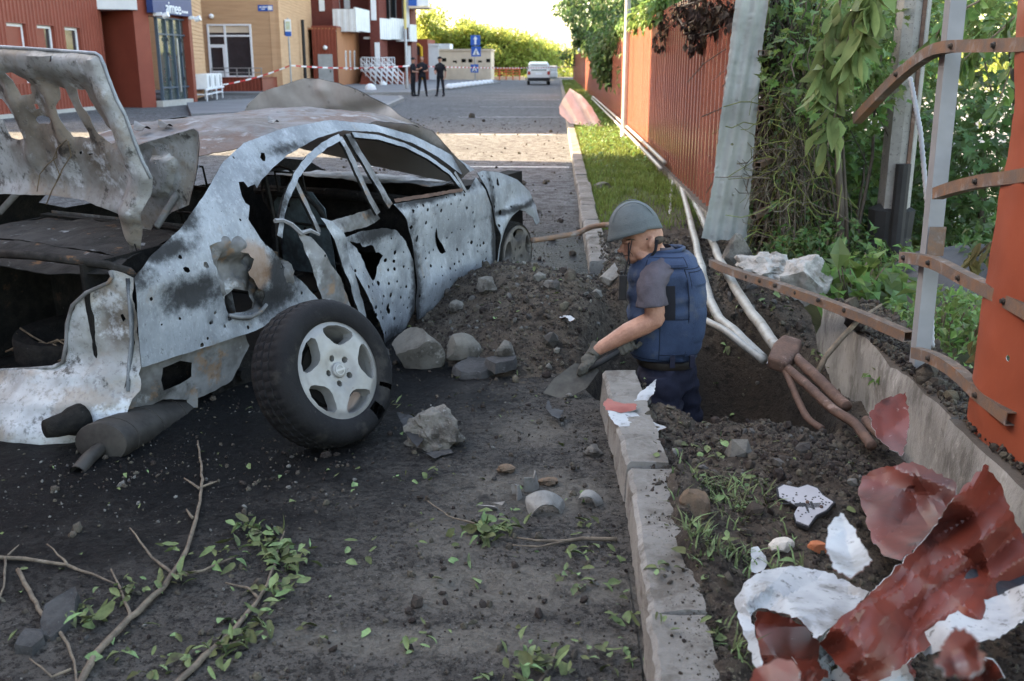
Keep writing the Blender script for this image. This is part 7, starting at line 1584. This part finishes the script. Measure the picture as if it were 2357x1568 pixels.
def slab(name, pix, th, mt, label, tilt=0, cat='asphalt slab', lift=0):
    P = [GP(*p) for p in pix]; c = sum(P, Vector())/len(P); pol = densify([(p.x-c.x,p.y-c.y) for p in P], .03, .006); n = len(pol); v = []
    for k, s in ((0,1.04),(.6,.98),(1,.92)): v += [(q.x*s, q.y*s, th*k+q.y*tilt+.006*fbm((q.x,q.y,k),20,3,3)) for q in pol]
    f = [tuple(range(2*n,3*n))]+[(j*n+i, j*n+(i+1)%n, (j+1)*n+(i+1)%n, (j+1)*n+i) for j in (0,1) for i in range(n)]; o = mesh(name, v, f, mt, None, False); o.location = c+Vector((0,0,lift-.005)); return tag(o, label, cat, 'broken asphalt slabs')
slab('asphalt_slab', [(1042,860),(1080,835),(1140,828),(1150,850),(1110,872),(1060,875)], .035, DKASPH, 'dark broken asphalt slab between soil heap and tyre', .1)
slab('asphalt_slab', [(1115,850),(1150,828),(1190,830),(1185,860),(1140,875)], .05, DKASPH, 'smaller asphalt slab overlapping the dark one', -.05, lift=.01)
slab('asphalt_slab', [(90,1475),(105,1420),(180,1385),(188,1400),(170,1440),(120,1478)], .04, DKASPH, 'dark asphalt slab under the twigs at lower left', .2)
slab('asphalt_slab', [(35,1505),(60,1465),(100,1462),(105,1480),(75,1510)], .03, DKASPH, 'small asphalt slab at the lower left corner', 0)
# --- curled shell fragments
CASE = mat('grey_cast_fragment', (.21,.203,.188), (.13,.124,.114), sc=12, rough=.6, metal=.25, bump=.3, bsc=50, layers=[dict(c=(.33,.24,.10), sc=10, lo=.66, hi=.74, amt=.6), dict(c=(.07,.062,.055), sc=14, lo=.56, hi=.68, amt=.7)])
def shard(px, py, R0, arc, L, rot, label, flare=.3, seed=0):
    c = GP(px, py); root_o = sheet('shell_fragment', [(-arc,-L*.5),(-arc*.4,-L*.62),(arc*.5,-L*.5),(arc,-L*.3),(arc*.85,L*.5),(arc*.2,L*.42),(-arc*.5,L*.55)], [], .012/max(.02,R0)*.9 if False else .12, lambda u, v: ((R0*(1+flare*v/L)*(1+.1*noise.noise((u*2,v*9,seed))))*math.sin(u), v*1.0+.01*noise.noise((u*2,v*20,seed+3)), (R0*(1+flare*v/L))*math.cos(u)-R0*.35), [CASE, CASE], None, .005, .0)
    root_o.location = c+Vector((0,0,R0*.25)); root_o.rotation_euler = rot; return tag(root_o, label, 'metal fragment', 'shell fragments on the road')
shard(1253,1182,.07,1.5,.055,(R(-8),0,R(10)),'largest arched grey metal fragment on the road',.5,1)
shard(1355,1160,.045,1.3,.06,(R(-20),R(15),R(-20)),'arched grey metal fragment nearest the kerb',.4,2)
shard(1128,1165,.042,1.3,.065,(R(150),R(20),R(60)),'upturned pale metal fragment, leftmost of the group',.3,3)
shard(1185,1145,.04,1.4,.06,(R(70),R(10),R(100)),'hooked grey metal fragment second from the left',.2,4)
shard(1218,1125,.045,1.2,.10,(R(85),R(-15),R(40)),'jagged upright metal fragment behind the largest one',.1,5)
# --- torn bits of sheet
def scrap(name, pix, mts, label, lift, z0=.03, crm=.02, fr=7, d=.012, zfix=None, group='torn sheet scraps', cat='metal scrap', rot=0):
    """flat outline on the ground, curled up"""
    P = [GP(*p) if zfix is None else G(p[0], p[1], zfix) for p in pix]; c = sum(P, Vector())/len(P); pol = [(p.x-c.x, p.y-c.y) for p in P]
    if sum(pol[i][0]*pol[(i+1)%len(pol)][1]-pol[(i+1)%len(pol)][0]*pol[i][1] for i in range(len(pol))) < 0: pol = pol[::-1]
    o = sheet(name, pol, [], d, lambda u, v: (u, v, z0+lift(u, v)+crm*fbm((u,v),fr,3,len(pix))), mts, None, .0015, .003); o.location = c; return tag(o, label, cat, group)
scrap('sheet_scrap', [(1392,950),(1412,952),(1450,958),(1480,972),(1534,992),(1500,1004),(1470,1008),(1430,995),(1405,978)], [WHITEBACK, REDP], 'large torn white sheet scrap lying over the kerb', lambda u,v: .02+.1*v, 0, .015, zfix=.15)
scrap('sheet_scrap', [(1388,942),(1398,930),(1430,940),(1465,942),(1464,952),(1430,957),(1395,952)], [mat('pink_red_paint',(.26,.085,.068),(.2,.06,.048),sc=6,rough=.6), WHITEBACK], 'red torn sheet scrap on the kerb above the white one', lambda u,v: .02+.1*v, 0, .012, zfix=.17)
scrap('sheet_scrap', [(1455,932),(1470,915),(1500,902),(1510,898),(1505,915),(1490,925)], [WHITEBACK, REDP], 'small white sheet scrap at the kerb end before the trousers', lambda u,v: .02+.3*v, 0, .012, zfix=.17)
scrap('sheet_scrap', [(1286,728),(1300,735),(1312,765),(1322,785),(1312,790),(1302,768),(1290,745)], [WHITEBACK, REDP], 'narrow white sheet strip on the soil heap', lambda u,v: .04+.4*u, .03)
scrap('sheet_scrap', [(1760,752),(1790,765),(1825,770),(1822,782),(1795,784),(1770,768)], [WHITEBACK, REDP], 'curled white scrap on the far crater slope', lambda u,v: .03+.2*v, .03)
scrap('plastic_shard', [(1262,945),(1272,960),(1300,965),(1285,985),(1270,978),(1255,955)], [BLACKP, BLACKP], 'dark grey forked scrap on the road left of the kerb', lambda u,v: .02+.2*u, .02, cat='plastic scrap')
scrap('plastic_shard', [(915,990),(950,1000),(985,1032),(960,1050),(935,1030)], [BLACKP, BLACKP], 'black plastic shard before the pebbly concrete lump', lambda u,v: .03+.2*v, .03, cat='plastic scrap')
scrap('plastic_shard', [(980,1050),(1035,1036),(1045,1046),(1000,1062)], [DKASPH, BLACKP], 'flat grey shard below the pebbly concrete lump', lambda u,v: 0, .012, .004, cat='plastic scrap')
scrap('tyre_scrap', [(868,860),(895,850),(905,900),(890,930),(872,905)], [TYREM, TYREM], 'torn tyre flap beside the loose wheel', lambda u,v: .06-.2*u, .05, .03, cat='tyre scrap')
# --- lamp circuit board
cb = G(1852,1168,.165); board = empty('circuit_board', cb, label='black and white lamp circuit board lying on the soil', cat='circuit board')
PCBW = mat('pale_circuit_print', (.30,.30,.315), (.25,.25,.262), sc=6, rough=.5); pix = [(1786,1135),(1800,1130),(1835,1137),(1858,1133),(1882,1140),(1895,1152),(1922,1165),(1905,1178),(1880,1185),(1862,1202),(1832,1193),(1826,1180),(1836,1168),(1790,1150)]
P = [G(p[0],p[1],.165)-cb for p in pix]; Mb = Euler((R(12),R(-4),0)).to_matrix().to_4x4()
pol = [(p.x,p.y) for p in P]; MB().prism(pol[::-1], -.008, .004, Mb).build('housing', BLACKP, board); MB().prism([(x*.93,y*.93) for x,y in pol][::-1], .004, .007, Mb).build('board', PCBW, board)
m = MB(); tr_ = []
for k in range(90):
    x = random.uniform(-.12,.12); y = random.uniform(-.07,.07)
    if inpoly(x*1.12,y*1.12,pol): m.box((x-.0025,y-.0025,.007),(x+.0025,y+.0025,.0078), Mb)
for a in (( -.03,-.004,.004,.014),(.02,-.022,.028,.02),(.0,-.03,.007,.01),(-.075,.012,-.045,.016)): m.box((a[0],a[1],.007),(a[2],a[3],.0082), Mb)
for k in range(7): m.box((.0,-.012+k*.0035,.007),(.05,-.0105+k*.0035,.0077), Mb)
tag(m.build('circuit_print', BLACKP, board), kind='stuff')
for x, y in ((-.082,.012),(.05,-.012),(.012,.016)): MB().lathe([(.006,.007),(.006,.012),(.003,.012),(.003,.009)], 10, Mb @ Matrix.Translation((x,y,0))).build('lamp_socket', RUSTD, board)
# --- crumpled fence sheets in the lower right corner
def crumple(name, corners, mts, label, d, amp, fr, seed, bend=None, fold=None, back=.16, jag=.012, holes=(), thick=.002):
    """outline given as sight points with distance; sheet triangulated in (px,py)/1000 and lifted to those depths"""
    pol = [(a/1000, -b/1000) for a, b, _ in corners]; pts = [(a/1000, -b/1000, Y) for a, b, Y in corners]
    if sum(pol[i][0]*pol[(i+1)%len(pol)][1]-pol[(i+1)%len(pol)][0]*pol[i][1] for i in range(len(pol))) < 0: pol = pol[::-1]
    def solve3(M, r):
        M_ = Matrix(M); return M_.inverted() @ Vector(r)
    S = lambda f_: sum(f_(*q) for q in pts)
    pl_ = solve3([[len(pts), S(lambda a,b,Y:a), S(lambda a,b,Y:b)],[S(lambda a,b,Y:a), S(lambda a,b,Y:a*a), S(lambda a,b,Y:a*b)],[S(lambda a,b,Y:b), S(lambda a,b,Y:a*b), S(lambda a,b,Y:b*b)]], [S(lambda a,b,Y:Y), S(lambda a,b,Y:a*Y), S(lambda a,b,Y:b*Y)])
    def L(u, v):
        Y = pl_[0]+pl_[1]*u+pl_[2]*v; wx = u+.02*noise.noise((u*9,v*9,seed)); wy = v+.02*noise.noise((u*9,v*9,seed+7))
        for i, (lam, k_) in enumerate(((.15,.5),(.10,.34),(.06,.2),(.24,.5))):       # sharp folds: triangle waves in several directions
            an = seed*2.3+i*1.15; s_ = (wx*math.cos(an)+wy*math.sin(an))/lam+seed+.6*noise.noise((u*4+i,v*4,seed)); Y += amp*k_*(abs((s_ % 2)-1)-.5)*(.45+.9*abs(noise.noise((u*6+i*3,v*6,seed+2))))*2.6
        if fold is not None:                               # long parallel creases of the profiled sheet
            for lam, k_ in ((.05,.30),(.085,.42)): s_ = (wx*math.cos(fold)+wy*math.sin(fold))/lam; Y += amp*k_*(abs((s_ % 2)-1)-.5)
        if bend: Y += bend(u, v)
        p = atY(u*1000, -v*1000, Y-back); g = gz(p.x, p.y)+.012
        return p if p.z > g else G(u*1000, -v*1000, g+.3*(g-p.z)*0)
    o = sheet(name, pol, [[(a/1000,-b/1000) for a,b in h] for h in holes], d*.7, L, mts, None, thick, jag*.3, ang=14)
    base = L(*pol[0]); o.data.transform(Matrix.Translation(-base)); o.location = base; return tag(o, label, 'metal sheet', 'crumpled fence sheets')
crumple('crumpled_sheet', [(2268,1068,2.75),(2310,1130,2.72),(2335,1200,2.6),(2365,1260,2.5),(2370,1400,2.3),(2300,1420,2.25),(2200,1452,2.2),(2120,1500,2.15),(2040,1560,2.1),(1980,1590,2.08),(1885,1480,2.15),(1930,1425,2.2),(2000,1370,2.3),(2070,1300,2.4),(2130,1240,2.5),(2200,1140,2.65)], [REDCR, WHITEBACK], 'big crumpled dark red sheet folded across the lower right corner', .012, .13, 5, 1.3, fold=2.34)
crumple('crumpled_sheet', [(1985,1095,3.3),(2035,1075,3.32),(2100,1062,3.3),(2150,1085,3.25),(2200,1110,3.1),(2205,1160,3.0),(2140,1235,2.75),(2075,1290,2.6),(2035,1280,2.75),(2005,1240,2.9),(1990,1180,3.1),(1975,1130,3.25)], [REDCR, WHITEBACK], 'dull red crumpled sheet leaning behind the big folded one', .012, .12, 6, 4.1, fold=1.2)
crumple('crumpled_sheet', [(2000,950,3.75),(2030,920,3.78),(2085,902,3.75),(2092,960,3.72),(2088,1020,3.6),(2075,1050,3.5),(2045,1028,3.6),(2015,1000,3.65)], [REDCR, WHITEBACK], 'small upright dull red sheet piece standing before the wall', .010, .08, 8, 6.2)
crumple('crumpled_sheet', [(1690,1385,2.5),(1712,1342,2.6),(1755,1312,2.7),(1830,1304,2.72),(1900,1315,2.65),(1960,1345,2.5),(2000,1362,2.4),(1960,1410,2.25),(1920,1440,2.2),(1880,1470,2.15),(1840,1425,2.25),(1790,1410,2.2),(1745,1400,2.22),(1728,1420,2.25),(1748,1500,2.18),(1760,1548,2.15),(1735,1530,2.2),(1710,1450,2.35)], [WHITEBACK, REDCR], 'white folded sheet with raised curled rim on the verge', .011, .12, 7, 2.7)
crumple('crumpled_sheet', [(1742,1408,2.32),(1790,1412,2.3),(1850,1440,2.25),(1890,1480,2.18),(1880,1550,2.1),(1760,1555,2.12),(1735,1500,2.2)], [REDCR, WHITEBACK], 'orange red inner fold below the white curled sheet', .012, .09, 7, 9.2)
crumple('crumpled_sheet', [(1905,1215,2.9),(1935,1180,2.95),(1965,1215,2.9),(1990,1260,2.8),(2008,1290,2.7),(1960,1330,2.65),(1920,1310,2.7),(1900,1260,2.8)], [WHITEBACK, REDCR], 'spotted white sheet bit left of the dull red sheet', .010, .08, 9, 3.6)
crumple('crumpled_sheet', [(2090,1480,2.08),(2150,1440,2.1),(2230,1390,2.15),(2300,1370,2.12),(2365,1340,2.2),(2365,1420,2.05),(2300,1470,2.0),(2200,1490,2.0),(2130,1510,2.02)], [WHITEBACK, BLACKP], 'dirty white torn sheet edge at the lower right', .012, .06, 8, 5.5)
crumple('crumpled_sheet', [(1900,1560,2.05),(1950,1510,2.05),(2020,1490,2.02),(2080,1520,1.98),(2110,1575,1.95),(1990,1590,1.98)], [WHITEBACK, REDCR], 'crumpled white sheet bit at the bottom edge', .010, .07, 9, 7.7)
crumple('crumpled_sheet', [(1735,1540,2.1),(1790,1515,2.1),(1830,1525,2.08),(1850,1590,2.02),(1720,1590,2.05)], [REDCR, WHITEBACK], 'red sheet corner at the bottom edge left of the white bits', .012, .05, 8, 8.8)
for i, (cx, cy, Y, w_, h_, mt_) in enumerate(((1930,1548,2.02,60,40,0),(2060,1545,1.98,70,45,1),(2150,1470,2.1,50,40,0),(2215,1500,2.0,60,50,1),(2300,1480,2.02,55,40,0),(1905,1470,2.1,40,60,0),(1960,1340,2.45,50,40,0),(1930,1225,2.85,26,46,1),(2250,1545,1.95,70,40,1),(1860,1545,2.02,50,40,1),(2330,1350,2.3,40,50,0),(1742,1290,2.85,24,34,0))):
    rr = random.Random(i); pol_ = [(cx+w_*math.cos(t)*rr.uniform(.6,1.3), cy+h_*math.sin(t)*rr.uniform(.6,1.3), Y+rr.uniform(-.03,.03)) for t in [2*math.pi*k/9 for k in range(9)]]
    crumple('torn_sheet_bit', pol_, [WHITEBACK, REDCR] if mt_ == 0 else [REDCR, WHITEBACK], '%s torn bit in the crumpled heap, %s' % (('dirty white' if mt_ == 0 else 'dark red'), ('at the bottom left end','at the bottom middle','under the big red fold','right of the bottom middle','near the right edge','below the white curl','between white curl and red sheet','beside the circuit board','at the very bottom right','at the bottom left corner','at the right edge','left of the pale stone')[i]), .012, .12, 7, i*1.37+.4, jag=.03, back=.05)
scrap('plastic_shard', [(2130,1590),(2200,1500),(2370,1400),(2380,1600)], [mat('black_film',(.02,.022,.026),(.03,.033,.04),sc=3,rough=.35), BLACKP], 'black plastic film in the lower right corner', lambda u,v: .1+.2*v, .12, .05, 5, .02, cat='plastic film')
# rusty tube reaching over the kerb near the front wheel
pipe('bent rusty tube lying across the kerb behind the helmet', [atY(1222,552,6.9), atY(1280,545,7.1), atY(1330,537,7.2), atY(1365,522,7.15), atY(1400,518,7.05), atY(1440,520,6.95)], .02, RUST, group='loose tubes')
# --- twigs and branches on the road
def branch(stems, label, leafspots=(), r0=.009, ls=.042, nleaf=9):
    base = GP(*stems[0][0]); root = empty('fallen_branch', base, label=label, cat='branch', group='fallen branches'); m = MB()
    for si, st in enumerate(stems):
        P = []
        for i, q in enumerate(st): p = GP(q[0], q[1]); P.append(p-base+Vector((0,0,q[2] if len(q) > 2 else .012)))
        Q = []
        for i in range(len(P)-1):
            for k in range(4): q = P[i].lerp(P[i+1], k/4); Q.append(q+Vector((noise.noise((q.x*14,q.y*14,si)), noise.noise((q.y*14,q.x*14,si+5)), 0))*.006)
        Q.append(P[-1]); r_ = r0*(1 if si == 0 else .55); m.tube(Q, [max(.0022, r_*(1-.65*i/len(Q)))*(1+.2*noise.noise((i*1.3,si,0))) for i in range(len(Q))], 7)
    m.build('stick', TWIG, root, True)
    v = []; f = []
    for (px, py, n, sp) in leafspots:
        c = GP(px, py)-base
        for k in range(n):
            p = c+Vector((random.gauss(0,sp), random.gauss(0,sp), .012+abs(random.gauss(0,.022)))); d = (rv()+Vector((0,0,.0))).normalized(); d.z *= .35; d.normalize(); nn = (Vector((0,0,1))+rv()*.75); nn = (nn-d*nn.dot(d)).normalized(); L = ls*random.uniform(.6,1.4)
            a, b = hang_leaf(p, d, nn, L, L*random.uniform(.14,.36), random.uniform(-.7,1.0)); k0 = len(v); v += a; f += [tuple(i+k0 for i in q) for q in b]
    if v: mesh('foliage', v, f, LEAFG, root, True)
    return root
branch([[(178,1600),(215,1520),(300,1432),(375,1362),(405,1320),(430,1275),(448,1220),(462,1160),(466,1110),(463,1065),(457,1030,.03)],[(398,1330),(350,1290),(302,1240,.04)],[(405,1332),(470,1320),(540,1290)],[(462,1130),(500,1115)],[(460,1132),(425,1112,.02)],[(300,1432),(285,1380),(258,1330,.03)],[(445,1200),(430,1180)]], 'long forked bare branch lying across the lower left road', [(395,1290,5,.02),(420,1345,8,.03),(520,1290,10,.03),(340,1370,6,.03)], .011)
branch([[(-20,1290),(60,1294),(150,1308),(215,1330),(268,1352)],[(15,1292),(10,1360),(-5,1400)],[(160,1310),(110,1265,.02)],[(20,1285),(45,1262)]], 'thin curved twig at the left edge of the road', [(270,1375,10,.03)], .008)
branch([[(45,1332,.03),(75,1385),(110,1435),(150,1480),(172,1530),(180,1590)],[(165,1550),(120,1568),(70,1525)]], 'thin dark twig rising from the bottom left corner', [(175,1420,7,.025),(195,1455,9,.03),(215,1425,6,.02)], .008)
branch([[(400,1590),(470,1520),(535,1465),(570,1420),(600,1385),(618,1345),(632,1310)],[(490,1505),(540,1490),(580,1470)],[(600,1385),(570,1360),(520,1350)],[(632,1310),(640,1270),(655,1230)]], 'leafy wilted branch in the lower left middle', [(650,1285,34,.04),(665,1310,26,.035),(600,1240,26,.04),(560,1232,8,.03),(640,1375,20,.02),(585,1440,14,.03),(545,1290,6,.03),(560,1480,16,.03),(520,1500,8,.04),(440,1530,10,.05)], .010, .042)
branch([[(1420,1248),(1340,1247),(1290,1253),(1230,1252),(1190,1245)],[(1300,1254),(1240,1266),(1180,1262)],[(1145,1225),(1090,1212),(1030,1195),(985,1165,.02)]], 'slender leafy branch pointing at the kerb below the fragments', [(1125,1240,26,.04),(1160,1230,16,.03),(1110,1225,10,.03)], .008)
branch([[(1235,1590),(1275,1520),(1280,1490)],[(1275,1515),(1215,1530)]], 'small leafy twig at the bottom edge before the kerb', [(1250,1550,14,.05),(1200,1560,14,.05)], .005)
# --- scattered leaves, grit and clods
random.seed(5)
v = []; f = []
def scatter_leaf(p, L):
    d = rv(); d.z *= .25; d.normalize(); nn = Vector((0,0,1))+rv()*.5; nn = (nn-d*nn.dot(d)).normalized(); a, b = hang_leaf(p, d, nn, L, L*random.uniform(.12,.4), random.uniform(-.5,.8)); k0 = len(v); v.extend(a); f.extend([tuple(i+k0 for i in q) for q in b])
for px, py, n, sp in ((1355,1280,14,.05),(1310,1345,7,.04),(1345,1215,8,.04),(950,1485,8,.03),(1440,1425,10,.05),(1090,1325,3,.015),(1230,1530,8,.06),(1410,1500,9,.06),(1150,1560,14,.08),(420,1545,14,.08),(900,945,8,.04),(930,1110,6,.04),(1000,1100,5,.03),(1000,1250,4,.05),(700,1465,5,.05),(1470,1530,8,.05),(1370,1355,6,.04),(1330,1150,5,.04),(780,1300,4,.08),(300,1500,10,.08),(1640,1030,16,.08),(1560,1080,9,.06),(1690,1140,9,.08),(1740,1110,7,.05),(1600,1290,12,.08),(1660,1240,9,.06),(1720,740,26,.1),(1850,850,10,.1),(1780,690,24,.12),(1690,640,20,.12),(1640,1450,14,.08),(1900,900,10,.12),(1760,590,30,.14),(1820,560,22,.12)):
    for k in range(n): q = GP(px, py); x = q.x+random.gauss(0,sp); y = q.y+random.gauss(0,sp); scatter_leaf(Vector((x,y,gz(x,y)+.010+random.random()*.012)), random.uniform(.02,.048))
for k in range(420):
    x = random.uniform(-2.6,1.4); y = 1.9+6*random.random()**1.3; scatter_leaf(Vector((x,y,gz(x,y)+.008)), random.uniform(.012,.04))
tag(mesh('fallen_leaves', v, f, LEAFG, None, True), 'torn green leaves strewn over road and verge', 'leaves', kind='stuff')
def grit(name, n, pick, size, mt, label, cat='gravel', rough=.5):
    v = []; f = []; iv, if_ = ICO[1]
    for k in range(n):
        x, y, s = pick()
        if s <= 0: continue
        z = gz(x, y); e = size*s*random.lognormvariate(0,.62); sc = Vector((random.uniform(.6,1.2), random.uniform(.6,1.2), random.uniform(.4,.85)))*e; M = Euler((random.uniform(0,6),random.uniform(0,6),random.uniform(0,6))).to_matrix(); k0 = len(v)
        v += [M @ Vector((p.x*sc.x*random.uniform(.7,1.2), p.y*sc.y*random.uniform(.7,1.2), p.z*sc.z*random.uniform(.7,1.2)))+Vector((x,y,z+sc.z*.35)) for p in iv]; f += [tuple(i+k0 for i in q) for q in if_]
    return tag(mesh(name, v, f, mt), label, cat, kind='stuff')
def pick_heap():
    while 1:
        x = random.uniform(-1.25,1.45); y = random.uniform(3.2,8.6); d = crater_d(x,y); h = soil_f(x,y)
        if (h > .02 and random.random() < .75) or random.random() < .12*math.exp(-max(0,d-1.2)*1.2): return x, y, (1.0 if h > .02 else .7)
grit('soil_clods', 15000, pick_heap, .0058, CLOD, 'dark soil clods covering the heap and crater rim', 'soil')
grit('heap_rubble', 420, pick_heap, .014, PEBBLE, 'grey rubble pieces strewn over the soil heap', 'rubble')
def pick_road():
    x = random.uniform(-3.6,.24); y = 1.9+9*random.random()**1.6
    if .1 < x and 4.4 < y < 5.6: return x, y, 0
    return x, y, (1 if fbm((x,y),1.6,3,3) > -.1 else .4)
grit('road_grit', 15000, pick_road, .0038, CLOD, 'dark mud crumbs and grit on the near road', 'gravel')
grit('road_pebbles', 1500, pick_road, .0036, PEBBLE, 'pale pebbles and chips on the near road', 'gravel')
grit('road_clods', 500, lambda: (lambda q: (q[0], q[1], q[2]))(pick_road()), .011, CLOD, 'larger mud lumps on the near road', 'soil')
grit('verge_crumbs', 9000, lambda: (random.uniform(.42,1.42), random.uniform(1.6,4.3), 1), .0045, CLOD, 'crumbly dark soil on the near verge', 'soil')
grit('kerb_dirt', 2600, lambda: (.29+.15*random.random()**.45, random.uniform(1.9,4.4), .8), .0028, CLOD, 'dirt crumbs on the near kerb stones', 'soil')
grit('far_road_debris', 800, lambda: (random.uniform(-5,.2), random.uniform(8,32), 1), .012, CLOD, 'small dark debris bits on the far road', 'debris')
# spilled ash and light bits below the tail
grit('ash_flakes', 500, lambda: (random.gauss(-2.1,.6), random.gauss(3.4,.4), 1), .0035, PEBBLE, 'pale ash flakes on the scorched road under the tail', 'ash')
v0 = gz
def gz(x, y): return .31 if x > 1.45 and y < 5.4 else v0(x, y)
grit('wall_soil', 5200, lambda: (1.47+.26*random.random()**.8, random.uniform(2.3,5.35), 1), .0065, CLOD, 'dark soil heaped on the foundation wall top', 'soil')
